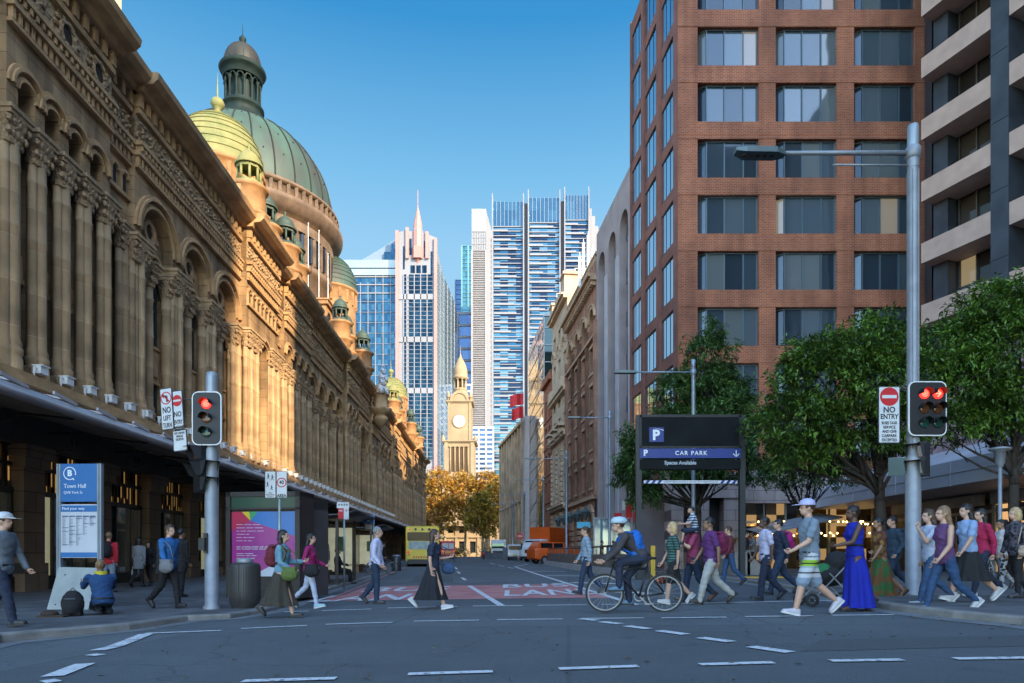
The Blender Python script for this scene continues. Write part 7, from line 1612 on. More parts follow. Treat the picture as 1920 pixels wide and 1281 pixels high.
        if mal: bt_ = M(); bt_.lathe((pel.x+.0,0,pel.z+.03*u), [(.135*u*bulk,0),(.138*u*bulk,.0),(.138*u*bulk,.035),(.135*u*bulk,.035)], 18, 1, 1.32*w_/bulk if bulk else 1); bt_.build('belt', BLKP, o)
    else:
        c = M(); L_ = hem; n = 72; rg = []
        fx_ = (P[0][1].x+P[1][1].x)/2; spr = abs(P[0][2].x-P[1][2].x)/2
        zt_ = hz+.10*u; zb_ = zt_-L_*u if L_ < 1.2 else .06
        for k in range(11):
            t = k/10; z = zt_+(zb_-zt_)*t; rr = (.115+.09*min(1,t*2.6)*.5+ (.04 if L_ > .8 else .05)*t)*u; sx = rr+spr*(.22 if L_ > 1.2 else .42)*t*t
            rg.append([((P[0][2].x+P[1][2].x)/2*t*.5+sx*cos(2*pi*i/n)*(1+.10*t*sin(i*2*pi/n*9+seed)), (rr*1.15)*sin(2*pi*i/n)*(1+.10*t*sin(i*2*pi/n*9+seed)), z) for i in range(n)])
        c.loft(rg, caps=True); c.build('skirt' if legt == 'skirt' else 'dress_skirt', legs, o)
    # ---- shoes
    for s, (hp, kn, an, t) in zip((1,-1), P):
        pitch = t*.8 if abs(t) > .15 else 0
        if pose == 'walk': pitch = (-.25 if t > .1 else (.75 if t < -.5 else t*.5))
        if pose == 'kneel': pitch = 1.2
        q = M(); fwd = Vector((cos(pitch),0,-sin(pitch))) if t <= .1 or pose != 'walk' else Vector((cos(.22),0,sin(.22))); upv = Vector((-fwd.z,0,fwd.x))
        if pose == 'kneel': fwd = Vector((-.9,0,-.25)).normalized(); upv = Vector((.25,0,-.9))
        base = an-upv*.045*u
        q.loft([[tuple(base+fwd*x_*u+Vector((0,ww*u*yy,0))+upv*hh_*u*zz_) for yy, zz_ in ((-1,-.0),(-1,.6),(-.6,1),(.6,1),(1,.6),(1,0),(.7,-.15),(-.7,-.15))] for x_, ww, hh_ in ((-.075,.02,.05),(-.06,.036,.085),(-.02,.040,.10),(.05,.042,.075),(.12,.046,.05),(.17,.038,.04),(.19,.02,.025))])
        so_ = q.build('shoe', mat('shoe_%.2f_%.2f_%.2f' % shoes, shoes, .5, var=.1), o)
        q = M(); q.loft([[tuple(base+fwd*x_*u+Vector((0,ww*u*yy,0))+upv*(zz_)*u) for yy, zz_ in ((-1,-.022),(-1,.004),(1,.004),(1,-.022))] for x_, ww in ((-.08,.03),(-.05,.042),(.06,.046),(.13,.05),(.18,.04),(.198,.02))], smooth=False); q.build('sole', mat('sole_white', (.6,.6,.58), .6) if sum(shoes) > 1.2 else BLKP, so_)
    o['_j'] = 0; del o['_j']
    return o, dict(pel=pel, shc=shc, hd=hd, A=A, P=P, u=u, up=up)
def bag(kind, label, o, j, m, side=-1, size=1):
    """backpack / shoulder bag / hand bag: things of their own, placed where the person carries them"""
    u = j['u']; mtx = Matrix.Translation(o.location) @ Matrix.Rotation(o.rotation_euler.z, 4, 'Z')
    if kind == 'backpack':
        c = j['shc']+Vector((-.20*u,0,-.17*u)); e = empty('backpack', mtx @ c, o.rotation_euler.z, label, 'backpack'); b = M(); b._ell((0,0,0), (.13*size,.16*size,.24*size), 16, 12); b._ell((-.05*size,0,-.08*size), (.11*size,.13*size,.14*size), 14, 10); b._ell((.02,0,-.16*size), (.11*size,.15*size,.09*size), 14, 8); vox(b, .02, 'pack', m, e, 4, None, .003, 2)
        b = M()
        for s in (1,-1): b.tube([(.02,s*.09,.17*size),(.17,s*.11,.22),(.30,s*.10,.10),(.27,s*.12,-.06),(.08,s*.14,-.16)], .018, 6)
        b.build('strap', m, e)
    else:
        k = 0 if side > 0 else 1; hand = j['A'][k][2]; y = side*.24*u
        c = Vector((hand.x-.02, y, j['pel'].z+.02)) if kind == 'shoulder' else hand+Vector((0,0,-.32))
        e = empty('handbag' if kind != 'tote' else 'tote_bag', mtx @ c, o.rotation_euler.z, label, 'bag'); b = M(); b.box(-.11*size,-.045*size,-.11*size,.11*size,.045*size,.08*size); b._ell((0,0,-.05*size),(.15*size,.07*size,.11*size),12,8); vox(b, .016, 'bag_body', m, e, 6, None, .003, 4)
        b = M(); top_ = j['shc']+Vector((0,(side*.17 if side else 0),.03)) - c if kind == 'shoulder' else Vector((0,0,.28))
        b.tube([(-.14*size,0,.1*size), (-.06*size,0,.1*size+(top_.z-.1*size)*.6), tuple(top_), (.08*size,0,.1*size+(top_.z-.1*size)*.6), (.14*size,0,.1*size)], .010, 6); b.build('strap', m, e)
    return e
RT, LF = 0.0, pi
DEN = cloth('denim_blue', (.03,.07,.15)); DEN2 = cloth('denim_dark', (.018,.035,.07)); BKC = cloth('cloth_black', (.012,.012,.014)); NVY = cloth('cloth_navy', (.014,.022,.045)); WHC = cloth('cloth_white', (.62,.63,.66)); GYC = cloth('cloth_grey', (.16,.16,.17)); LGC = cloth('cloth_light_grey', (.33,.36,.40))
PLw = lambda x, y: PL(x, y)
# left pavement
o, j = person('person in grey top and pale peaked cap leaving the left edge', 4, 962, 1178, 1.76, RT, 'm', 'light', 'brown', 'short', cloth('top_grey_blue', (.12,.14,.16)), 'long', NVY, 'trousers', amp=.4, hat=((.5,.5,.5),'cap'), fz=PLw, seed=1)
k, j = person('person kneeling in blue jacket with yellow collar by the kerb', 193, 1060, 1173, 1.66, 2.3, 'm', 'tan', 'light', 'short', cloth('jacket_blue', (.012,.05,.14)), 'long', BKC, 'trousers', pose='kneel', lean=.38, arms=(.9,.8), elb=(.9,.9), Y=12.6, fz=PLw, seed=2, bulk=1.1)
b = M(); b.lathe((j['shc'].x,0,j['shc'].z+.07), [(.11,-.04),(.105,.02),(.09,.03),(.085,-.03)], 16); b.build('yellow_collar', cloth('collar_yellow', (.5,.42,.02)), k)
x_ = at(143,12.4); e = empty('backpack', (x_,12.3,PL(0,12)+.22), .3, 'black backpack standing on the pavement beside the kneeling person', 'backpack'); b = M(); b._ell((0,0,0),(.19,.14,.25),16,12); b._ell((0,-.08,-.06),(.15,.1,.15),14,10); b.box(-.15,-.1,-.22,.15,.1,-.1); vox(b,.02,'pack',BKC,e,3,None,.004,5); b = M(); b.tube([(-.05,0,.23),(0,0,.29),(.05,0,.23)],.012,6); b.bar((-.08,-.17,.1),(.08,-.17,.1),.012); b.build('strap', GYC, e)
b = M(); b.box(-.35,-.2,0,.12,.15,.03); b._ell((-.25,0,.05),(.16,.1,.07),12,8); b.build('mat', cloth('mat_brown', (.05,.03,.02)), None).location = (x_-.1,12.2,PL(0,12)); tag(bpy.data.objects['mat'], 'dark rumpled cloth on the ground by the black backpack', 'cloth'); bpy.data.objects['mat'].name = 'ground_cloth'
o, j = person('person in red jacket with black backpack behind the totem', 203, 995, 1106, 1.74, 1.75, 'm', 'light', 'light', 'short', cloth('jacket_red', (.42,.015,.03)), 'long', cloth('jeans_pale', (.2,.27,.36)), 'trousers', amp=.25, Y=19.5, fz=PLw, seed=3); bag('backpack', 'black backpack on the red jacket behind the totem', o, j, BKC)
o, j = person('woman in pale grey coat seen from behind with a big white bag', 260, 1008, 1104, 1.64, pi/2, 'f', 'light', 'black', 'bob', cloth('coat_pale', (.22,.24,.27)), 'coat', BKC, 'trousers', amp=.2, Y=22.5, fz=PLw, seed=4); bag('tote', 'large white bag held by the woman in the grey coat', o, j, cloth('bag_white', (.45,.48,.5)), 1, 1.3)
o, j = person('small dark haired person in black next to the pale coat', 280, 1015, 1098, 1.5, -pi/2, 'f', 'light', 'black', 'bob', BKC, 'long', BKC, 'trousers', amp=.15, Y=23.2, fz=PLw, seed=5); bag('tote', 'tan paper bag carried by the small person in black', o, j, cloth('bag_tan', (.30,.18,.09)), -1, .9)
o, j = person('person striding in dark coat over a bright blue shirt', 316, 988, 1146, 1.74, RT-.3, 'm', 'light', 'brown', 'short', cloth('shirt_blue', (.02,.12,.32)), 'long', BKC, 'trousers', amp=.3, fz=PLw, seed=6)
c = M(); c.loft([[(-.05+rx*cos(t), ry*sin(t), z) for t in [1.0+4.3*i/14 for i in range(15)]] for z, rx, ry in ((j['pel'].z-.18,.19,.22),(j['pel'].z+.1,.165,.20),(j['shc'].z-.1,.16,.215),(j['shc'].z+.02,.12,.2))], caps=False); c.build('coat_back', BKC, o); bag('shoulder', 'grey shoulder bag hanging over the blue shirt', o, j, GYC, -1, 1.2)
person('man in black suit standing with his back turned near the shop', 338, 995, 1122, 1.76, pi/2-.5, 'm', 'tan', 'black', 'short', BKC, 'coat', BKC, 'trousers', pose='stand', fz=PLw, Y=17.6, seed=7)
# crossing from the left
o, j = person('woman in pale denim jacket and long brown skirt stepping off the kerb', 528, 990, 1158, 1.66, RT, 'f', 'light', 'black', 'long', cloth('denim_pale', (.13,.26,.34)), 'long', cloth('skirt_olive_check', (.06,.05,.035), (.02,.018,.015), 'c', 60), 'skirt', amp=.42, arms=(.3,.1), elb=(1.3,.9), seed=8, hem=.75); bag('backpack', 'dark red backpack on the denim jacket woman', o, j, cloth('bag_maroon', (.12,.012,.02)), size=.9); bag('shoulder', 'yellow-green bag hanging at the denim jacket woman side', o, j, cloth('bag_green', (.05,.09,.025), (.13,.17,.03), 'h', 20), -1, 1.1)
o, j = person('woman in magenta top and white trousers with long black hair', 580, 1000, 1142, 1.66, RT, 'f', 'light', 'black', 'long', cloth('top_magenta', (.28,.008,.10)), 'long', cloth('jeans_white', (.50,.54,.66)), 'trousers', (.3,.5,.55), amp=.35, elb=(.9,1.2), seed=9); bag('shoulder', 'black shoulder bag of the woman in white trousers', o, j, BKC, -1, 1.2)
person('man in grey suit seen from behind beyond the white trousers', 603, 1012, 1095, 1.74, pi/2, 'm', 'light', 'grey', 'short', cloth('suit_grey', (.12,.13,.11)), 'coat', BKC, 'trousers', amp=.15, Y=24, fz=PLw, seed=10)
o, j = person('man in pale lilac shirt and dark jeans crossing the bus lane', 704, 987, 1131, 1.78, RT, 'm', 'light', 'grey', 'short', cloth('shirt_lilac', (.50,.50,.66)), 'long', DEN2, 'trousers', (.05,.05,.05), amp=.13, elb=(.2,.7), seed=11, lean=.06)
o, j = person('woman in dark top and swinging black skirt on the bus lane', 812, 988, 1141, 1.66, RT, 'f', 'light', 'brown', 'long', NVY, 'short', cloth('skirt_black', (.010,.012,.018)), 'skirt', (.45,.46,.5), amp=.42, arms=(.2,-.2), elb=(1.5,.3), seed=12, hem=.78); bag('shoulder', 'faded blue cloth bag of the woman in the black skirt', o, j, DEN, 1, 1)
person('man in black seated on the bus shelter bench', 634, 1018, 1086, 1.74, 0.2, 'm', 'light', 'black', 'short', BKC, 'long', BKC, 'trousers', pose='sit', lean=-.05, arms=(.6,.6), elb=(.7,.7), Y=26, fz=PLw, seed=13)
person('person in black standing by the kerb near the bus', 718, 1021, 1070, 1.7, 0, 'm', 'light', 'black', 'short', BKC, 'long', BKC, 'trousers', pose='stand', fz=PLw, Y=42, seed=14, fine=.02)
# right half of the crossing
person('man in blue and white striped shirt walking on the hatched road', 1100, 990, 1119, 1.74, LF, 'm', 'light', 'brown', 'short', cloth('shirt_stripe', (.10,.17,.24), (.32,.40,.48), 'h', 9), 'long', DEN2, 'trousers', (.02,.02,.02), amp=.33, seed=15)
cyc, j = person('cyclist in dark jacket and pale helmet riding left', 1205, 962, 1158, 1.76, LF, 'm', 'light', 'brown', 'short', cloth('jacket_dark_brown', (.045,.04,.042)), 'long', NVY, 'trousers', (.10,.2,.3), pose='bike', lean=.72, arms=(.55,.55), elb=(.35,.35), hat=((.42,.55,.62),'helmet'), Y=11.9, seed=16)
bag('backpack', 'bright blue backpack on the cyclist', cyc, j, cloth('bag_bright_blue', (.01,.11,.42)), size=1.1)
o, j = person('woman in dark patterned top with orange bag behind the cyclist', 1263, 985, 1140, 1.66, LF, 'f', 'light', 'blond', 'bob', cloth('top_teal_stripe', (.02,.02,.025), (.05,.16,.13), 'h', 6), 'short', BKC, 'shorts', (.5,.5,.5), amp=.3, seed=17); bag('tote', 'orange patterned bag carried by the woman behind the cyclist', o, j, cloth('bag_orange', (.5,.12,.02), (.1,.02,.01), 'b', 12), -1, .8)
par, jp = person('person in pink checked shirt and jeans carrying a child', 1300, 985, 1143, 1.74, LF, 'm', 'light', 'black', 'short', cloth('shirt_pink', (.36,.06,.15), (.28,.04,.09), 'c', 70), 'short', DEN2, 'trousers', (.12,.05,.03), amp=.3, arms=(.5,.6), elb=(1.7,1.2), seed=18)
ch, _ = person('small child in white and navy shirt held on an arm', 1302, 960, 1075, 1.0, LF, 'm', 'light', 'black', 'short', cloth('shirt_child', (.5,.52,.6), (.02,.05,.1), 'h', 6), 'short', NVY, 'shorts', pose='sit', lean=.2, arms=(.6,.6), elb=(.9,.9), Y=14.2, seed=19, fine=.011); ch.location.z = par.location.z+1.02; ch.location.y = par.location.y-.22; ch.location.x = par.location.x-.02
o, j = person('man in purple shirt and pale grey trousers striding left', 1333, 979, 1145, 1.74, LF, 'm', 'tan', 'black', 'short', cloth('shirt_purple', (.10,.025,.13)), 'short', cloth('trousers_pale_grey', (.36,.36,.33)), 'trousers', (.05,.04,.03), amp=.42, bulk=1.08, seed=20); bag('backpack', 'maroon backpack on the man in the purple shirt', o, j, cloth('bag_maroon2', (.15,.01,.05)))
person('person in jeans and dark shoes half hidden behind the purple shirt', 1368, 1000, 1105, 1.72, LF, 'm', 'light', 'brown', 'short', cloth('top_dark_red', (.12,.02,.03)), 'long', DEN, 'trousers', (.02,.02,.03), amp=.3, Y=19.8, seed=21)
person('man in white short sleeved shirt and navy trousers by the crossing', 1436, 978, 1136, 1.74, LF, 'm', 'dark', 'black', 'short', cloth('shirt_white_lilac', (.45,.43,.56)), 'short', NVY, 'trousers', (.02,.02,.03), amp=.28, seed=22)
o, j = person('man in dark waistcoat walking behind the white shirt', 1462, 984, 1130, 1.76, LF, 'm', 'light', 'black', 'short', NVY, 'long', DEN2, 'trousers', amp=.42, Y=15.6, seed=23); bag('backpack', 'pink backpack of the man behind the white shirt', o, j, cloth('bag_pink', (.28,.01,.12)))
person('man in black suit talking beside the car park sign post', 1398, 997, 1075, 1.76, -.3, 'm', 'light', 'black', 'short', BKC, 'coat', BKC, 'trousers', pose='stand', Y=28, fz=PR, seed=24, fine=.018)
person('dark haired man facing the one in the black suit', 1412, 998, 1075, 1.74, LF, 'm', 'tan', 'black', 'short', GYC, 'long', BKC, 'trousers', pose='stand', Y=28.6, fz=PR, seed=25, arms=(.5,.5), elb=(1.6,1.6), fine=.018)
cap, j = person('man in grey shirt, striped board shorts, cap and white trainers', 1518, 936, 1157, 1.84, LF, 'm', 'light', 'brown', 'short', cloth('shirt_grey_blue', (.17,.22,.27)), 'short', cloth('shorts_stripe', (.36,.42,.48), (.55,.58,.60), 'h', 5), 'shorts', (.48,.47,.52), amp=.42, hat=((.40,.40,.60),'cap'), arms=(.35,-.2), elb=(.7,.3), seed=26, fine=.011)
for o_ in kids(cap):
    if o_.name.startswith('shorts'):
        m_, t_, p_ = nodes('shorts_stripes'); p_.inputs['Roughness'].default_value = .9; tc_ = N(t_, 'ShaderNodeTexCoord'); sp_ = N(t_, 'ShaderNodeSeparateXYZ'); mr_ = N(t_, 'ShaderNodeMapRange'); mr_.inputs[1].default_value = .48; mr_.inputs[2].default_value = 1.0; rp_ = N(t_, 'ShaderNodeValToRGB'); rp_.color_ramp.interpolation = 'CONSTANT'
        t_.links.new(tc_.outputs['Object'], sp_.inputs[0]); t_.links.new(sp_.outputs[2], mr_.inputs[0]); t_.links.new(mr_.outputs[0], rp_.inputs[0]); t_.links.new(rp_.outputs[0], p_.inputs['Base Color']); e_ = rp_.color_ramp.elements
        st_ = [(0,(.22,.28,.36)),(.22,(.45,.47,.50)),(.34,(.015,.02,.025)),(.38,(.45,.47,.50)),(.50,(.30,.36,.40)),(.56,(.24,.42,.02)),(.62,(.015,.02,.025)),(.66,(.24,.42,.02)),(.74,(.45,.47,.50)),(.82,(.03,.03,.04)),(.85,(.45,.47,.50))]
        while len(e_) < len(st_): e_.new(.5)
        for i_, (q_, c_) in enumerate(st_): e_[i_].position = q_; e_[i_].color = c4(c_)
        o_.data.materials.clear(); o_.data.materials.append(m_)
o, j = person('woman in long royal blue sleeveless dress', 1603, 952, 1150, 1.74, LF, 'f', 'dark', 'black', 'short', cloth('dress_blue', (.004,.014,.30)), 'none_sleeve', cloth('dress_blue', (.004,.014,.30)), 'dress', (.05,.02,.015), amp=.2, arms=(.45,-.45), elb=(.9,.5), seed=27, hem=1.3, fine=.011)
b = M(); b.lathe((0,0,j['pel'].z+.155), [(.128,0),(.131,0),(.131,.03),(.128,.03)], 20, 1, 1.12); b.build('belt', BKC, o)
o, j = person('woman in green and gold patterned long dress behind the blue one', 1650, 983, 1140, 1.66, LF, 'f', 'tan', 'black', 'bun', cloth('dress_gold', (.20,.11,.02), (.10,.03,.015), 'b', 9), 'short', cloth('dress_green_gold', (.03,.10,.025), (.14,.06,.015), 'b', 5), 'dress', (.12,.06,.03), amp=.4, seed=28, hem=1.0); bag('tote', 'red leather purse held between the blue dress and the gold dress', o, j, cloth('bag_red', (.22,.04,.03)), -1, .6)
o, j = person('man in dark denim jacket over a striped white shirt', 1676, 977, 1128, 1.74, LF, 'm', 'light', 'black', 'short', cloth('denim_jacket', (.025,.05,.08)), 'long', DEN2, 'trousers', (.5,.52,.56), amp=.42, elb=(.9,.7), fz=G, Y=14.8, seed=29); bag('backpack', 'dark backpack on the man in the denim jacket', o, j, NVY)
o, j = person('woman with long brown hair, pale blue top and jeans left of the crossing group', 1745, 941, 1135, 1.70, LF, 'f', 'light', 'brown', 'long', cloth('top_pale_blue', (.38,.42,.52)), 'short', DEN, 'trousers', (.42,.43,.46), amp=.42, arms=(.7,-.2), elb=(1.9,.4), fz=G, Y=11.6, seed=30, fine=.011)
o, j = person('woman in purple checked sleeveless top, blue jeans and white trainers', 1772, 957, 1160, 1.68, LF, 'f', 'light', 'light', 'long', cloth('top_purple_check', (.07,.03,.12), (.13,.05,.12), 'c', 50), 'none_sleeve', cloth('jeans_mid', (.02,.055,.13)), 'trousers', (.42,.42,.42), amp=.42, arms=(.15,-.1), elb=(.5,.3), fz=G, Y=10.5, seed=31, fine=.011)
o, j = person('woman with black hair, off-shoulder pale blue blouse and black skirt', 1815, 948, 1140, 1.70, LF, 'f', 'light', 'black', 'long', cloth('blouse_blue', (.24,.34,.52)), 'short', BKC, 'skirt', (.42,.42,.42), amp=.42, fz=PR, Y=11.6, seed=32, hem=.62); bag('shoulder', 'brown leather bag on the woman in the black skirt', o, j, cloth('leather_brown', (.22,.06,.025)), -1, 1.3)
person('person in crimson top and navy trousers behind the black skirt', 1842, 960, 1133, 1.70, LF, 'f', 'light', 'black', 'long', cloth('top_crimson', (.35,.012,.06)), 'long', NVY, 'trousers', (.42,.42,.42), amp=.4, fz=PR, Y=12.8, seed=33)
person('woman in white blouse and spotted black trousers at the right', 1880, 977, 1108, 1.62, LF, 'f', 'tan', 'black', 'bun', cloth('blouse_white', (.45,.43,.42)), 'long', cloth('skirt_spots', (.015,.015,.018), (.3,.3,.3), 'b', 14), 'trousers', (.05,.03,.03), amp=.2, fz=PR, Y=15.8, seed=34)
o, j = person('blond woman in black at the right edge of the picture', 1906, 957, 1127, 1.68, LF, 'f', 'light', 'blond', 'bob', cloth('top_black_floral', (.015,.015,.02), (.09,.08,.10), 'b', 16), 'long', BKC, 'trousers', (.05,.05,.06), pose='walk', amp=.12, fz=PR, Y=12.7, seed=35); bag('shoulder', 'cream purse at the hip of the blond woman', o, j, cloth('bag_cream', (.4,.3,.22)), 1, .9)
GB = 'people waiting beyond the ramp railing'
for k, (px, hy, c, lab) in enumerate(((1128,1010,BKC,'dark clothed person waiting beyond the railing, leftmost'),(1142,1008,cloth('shirt_mid_blue', (.02,.12,.35)),'person in blue beyond the railing with light hair'),(1150,1007,NVY,'person in navy between two blue shirts beyond the railing'),(1157,1006,cloth('shirt_sky', (.03,.2,.45)),'person in sky blue shirt beyond the railing, rightmost'))):
    person(lab, px, hy, hy+55, 1.72, pi*.4*k, 'm', 'light', ('black','blond','brown','black')[k], 'short', c, 'short', NVY, 'trousers', pose='stand', Y=46, fz=lambda x, y: G(x,y)+.12, seed=40+k, group=GB, fine=.022)
for k, (px, hy, Y, c, lab) in enumerate(((908,1031,105,cloth('shirt_sky', (.03,.2,.45)),'tiny person crossing the far end of the street'),(968,1025,92,BKC,'tiny dark figure by the lamp near the truck'))):
    person(lab, px, hy, hy+21, 1.72, k*2, 'm', 'light', 'black', 'short', c, 'short', BKC, 'trousers', Y=Y, amp=.3, seed=50+k, fine=.03)
# ------------------------------------------------------------------ bicycles
RUB = mat('tyre_rubber', (.015,.015,.015), .7, var=.1)
def bicycle(label, x, y, z, rz, c, s=1.0, cat='bicycle'):
    o = empty('bicycle', (x,y,z), rz, label, cat); o.scale = (s,s,s); R0 = .34
    for wx in (-.52,.52):
        b = M(); b.ring(wx, R0, R0-.035, R0, -.018, .018, 0, 2*pi, 36); w_ = b.build('wheel', RUB, o); b = M(); b.ring(wx, R0, R0-.055, R0-.035, -.012, .012, 0, 2*pi, 36)
        for k in range(18): a = 2*pi*k/18; b.bar((wx,.0,R0),(wx+(R0-.05)*cos(a),0,R0+(R0-.05)*sin(a)),.0035)
        b.cyl((wx,-.04,R0),(wx,.04,R0),.02,.02,8); b.build('rim', STEEL, w_)
    b = M(); bb, hd, st, re, fr = (-.08,0,.28), (.38,0,.80), (-.20,0,.82), (-.52,0,R0), (.52,0,R0)
    for p, q in ((bb,hd),(bb,(-.22,0,.80)),((-.2,0,.76),(.37,0,.76)),(re,bb),(re,(-.2,0,.76))): b.cyl(p,q,.018,.018,8)
    b.cyl(hd,(.36,0,.90),.02,.02,8); b.cyl(hd,fr,.016,.014,8); b.cyl((-.22,0,.8),(-.24,0,.93),.014,.014,8); b.build('frame', mat('bike_paint_%s' % c[0], c[1], .35, .2), o)
    b = M(); b._ell((-.25,0,.95),(.14,.065,.03),12,8); b.build('saddle', BLKP, o)
    b = M(); b.tube([(.30,-.28,.94),(.40,-.24,.97),(.38,0,.93),(.40,.24,.97),(.30,.28,.94)],.013,6); b.build('handlebar', BLKP, o)
    b = M(); b.ring(bb[0], bb[2], .07, .09, -.03, -.02, 0, 2*pi, 20); b.bar((bb[0],-.05,bb[2]),(bb[0]+.12,-.06,bb[2]+.12),.02); b.bar((bb[0],.05,bb[2]),(bb[0]-.12,.06,bb[2]-.12),.02); b.box(bb[0]+.07,-.14,bb[2]+.11,bb[0]+.17,-.05,bb[2]+.135); b.box(bb[0]-.17,.05,bb[2]-.135,bb[0]-.07,.14,bb[2]-.11); b.build('crank', STEEL, o); return o
cyc.location.z = G(cyc.location.x, cyc.location.y)-.02
bk = bicycle('dark racing bicycle ridden by the cyclist across the hatched road', cyc.location.x-.14, cyc.location.y, cyc.location.z+.02, LF, ('dark',(.02,.022,.025)))
bicycle('parked bicycle with pale handlebar behind the people at the right', at(1848,19), 19, PR(14,19), 1.3, ('cream',(.35,.33,.28)), 1.05)
bicycle('bicycle parked by the second bus shelter', at(716,34), 34, PL(0,34), .6, ('grey',(.06,.06,.07)))
# pram behind the man in the cap
o = empty('pushchair', (at(1545,12.6), 12.4, G(5.6,12.4)), LF, 'black folding pushchair with green lining behind the striped shorts', 'pushchair')
b = M(); b._ell((0,0,.55),(.32,.22,.2),14,10); b._ell((-.15,0,.8),(.22,.22,.2),14,10); vox(b,.025,'seat_shell',BKC,o,3); b = M(); b._ell((.1,0,.62),(.2,.17,.16),12,8); b.build('lining', cloth('lining_green', (.02,.16,.05)), o)
b = M()
for s in (-.24,.24): b.bar((.4,s,.12),(-.45,s,1.0),.02); b.bar((-.35,s,.12),(.1,s,.6),.02)
b.bar((-.45,-.24,1.0),(-.45,.24,1.0),.03); b.build('frame', STEEL, o)
for s in (-.26,.26):
    for wx in (-.35,.42): q = M(); q.ring(wx,.12,.07,.12,s-.02,s+.02,0,2*pi,20); q.ring(wx,.12,0,.04,s-.015,s+.015,0,2*pi,12); q.build('wheel', RUB, o)
# ------------------------------------------------------------------ vehicles (local: x across, rear/front face at -y, z up)
GLV = mat('vehicle_glass', (.012,.015,.018), .08, 0, var=.2, spec=.12); TRIM = mat('vehicle_trim', (.02,.02,.022), .5); LAMP = mat('tail_lamp', (.45,.02,.01), .2, var=.1, emit=(1,.05,.02), est=.08); LAMPY = mat('lamp_amber', (.6,.22,.02), .2); HL = mat('headlamp', (.75,.75,.72), .1, var=.05)
def wheel(o, x, y, r=.48, w_=.28):
    b = M(); b.cyl((x-w_/2,y,r),(x+w_/2,y,r),r,r,24); w__ = b.build('wheel', RUB, o); b = M(); b.cyl((x-w_/2-.01,y,r),(x+w_/2+.01,y,r),r*.55,r*.55,16); b.build('rim', STEEL, w__)
def body_loft(secs, n=5):    # sections along y: (y, halfwidth, z0, z1, corner radius)
    b = M(); rg = []
    for y, hw, z0, z1, r in secs: rg.append([(x, y, z+(z0+z1)/2) for x, z in rrect(2*hw, z1-z0, r, n)])
    b.loft(rg); return b
# yellow bus, rear towards the camera
Yb = 50.0; bx = (at(760,Yb)+at(760,Yb)+2.5)/2; bz = G(bx,Yb)
o = empty('city_bus', (bx,Yb,bz), .11, 'yellow city bus stopped at the left kerb, seen from behind', 'bus'); BY_ = mat('bus_yellow', (.62,.46,.03), .35, var=.08, scale=1)
body_loft([(0,1.17,.42,2.88,.12),(.08,1.24,.38,2.98,.16),(11.8,1.24,.38,3.0,.16),(12,1.18,.42,2.9,.12)]).build('body', BY_, o)
b = M(); b.box(-1.1,-.02,.2,1.1,.3,.55); b.build('bumper', TRIM, o)
b = M(); b.prism([(x,z+2.22) for x, z in rrect(2.2,.62,.08)], -.03, .05); b.build('rear_window', GLV, o)
b = M(); b.box(-1.0,-.02,1.28,.9,.02,1.85); b.build('advert_panel', mat('bus_advert', (.12,.22,.24), .4, var=.6, scale=3, c2=(.35,.4,.38)), o)
for x in (-1.0,1.0):
    b = M(); b.box(x-.09,-.03,1.0,x+.09,.03,1.18); b.build('tail_light', LAMP, o); b = M(); b.box(x-.09,-.03,.80,x+.09,.03,.97); b.build('indicator', LAMPY, o); b = M(); b.cyl((x*.93,-.03,2.72),(x*.93,.05,2.72),.07,.07,12); b.build('roof_light', LAMP, o)
for x in (-.5,0,.5): b = M(); b.cyl((x,-.03,2.74),(x,.05,2.74),.09,.09,12); b.build('vent', TRIM, o)
b = M()
for k in range(8): b.add([(-.7+k*.18,-.02,.62),(-.6+k*.18,-.02,.62),(-.52+k*.18,-.02,.78),(-.62+k*.18,-.02,.78)], [(0,1,2,3)])
b.box(-.95,-.015,.6,.95,-.012,.80) if False else None
b.build('chevron_strip', mat('chevron_red', (.5,.05,.01), .4), o); b = M(); b.box(-1.25,.4,1.5,-1.235,11.5,2.5); b.box(1.235,.4,1.5,1.25,11.5,2.5); explode(b.build('side_window', GLV, o))
for x in (-1.08,1.08):
    for y in (2.6,9.6): wheel(o, x, y)
text('m/o 3307', .12, BLKP, o, (.55,-.03,.5))
# orange box truck, front towards the camera
Yt2 = 72.0; x0 = at(979,Yt2); tw_ = 2.4; tz_ = G(x0,Yt2); o = empty('box_truck', (x0+.9,Yt2,tz_), -.5, 'orange box truck parked at the near end of the ramp wall', 'truck'); OR = mat('truck_orange', (.62,.09,.008), .4, var=.1, scale=1); WT = mat('truck_white', (.6,.6,.6), .4, var=.06)
b = body_loft([(2.1,1.2,.75,3.75,.04),(8.6,1.2,.75,3.75,.04)]); b.build('cargo_box', OR, o)
body_loft([(.0,1.0,.55,1.5,.08),(.15,1.08,.5,1.75,.1),(.6,1.05,.5,2.35,.15),(1.9,1.05,.5,2.45,.12)]).build('cab', WT, o)
b = M(); b.add([(-.92,.12,1.62),(.92,.12,1.62),(.86,.50,2.25),(-.86,.50,2.25)], [(0,1,2,3)]); b.build('windscreen', GLV, o, fix=False); b = M(); b.box(-.7,-.02,.95,.7,.02,1.3); b.build('grille', TRIM, o); b = M(); b.box(-.3,-.08,.6,.3,-.03,.75); b.build('number_plate', mat('plate_yellow', (.5,.42,.08), .5), o)
for x in (-.85,.85):
    b = M(); b.box(x-.15,-.04,.78,x+.15,.02,.95); b.build('headlight', HL, o); b = M(); b.box(x*1.45-.08,.3,1.5,x*1.45+.08,.4,2.0); b.bar((x*1.2,.4,1.9),(x*1.45,.35,1.9),.03); b.build('mirror', TRIM, o)
b = M(); b.box(-1.0,-.06,.35,1.0,.1,.6); b.build('bumper', TRIM, o)
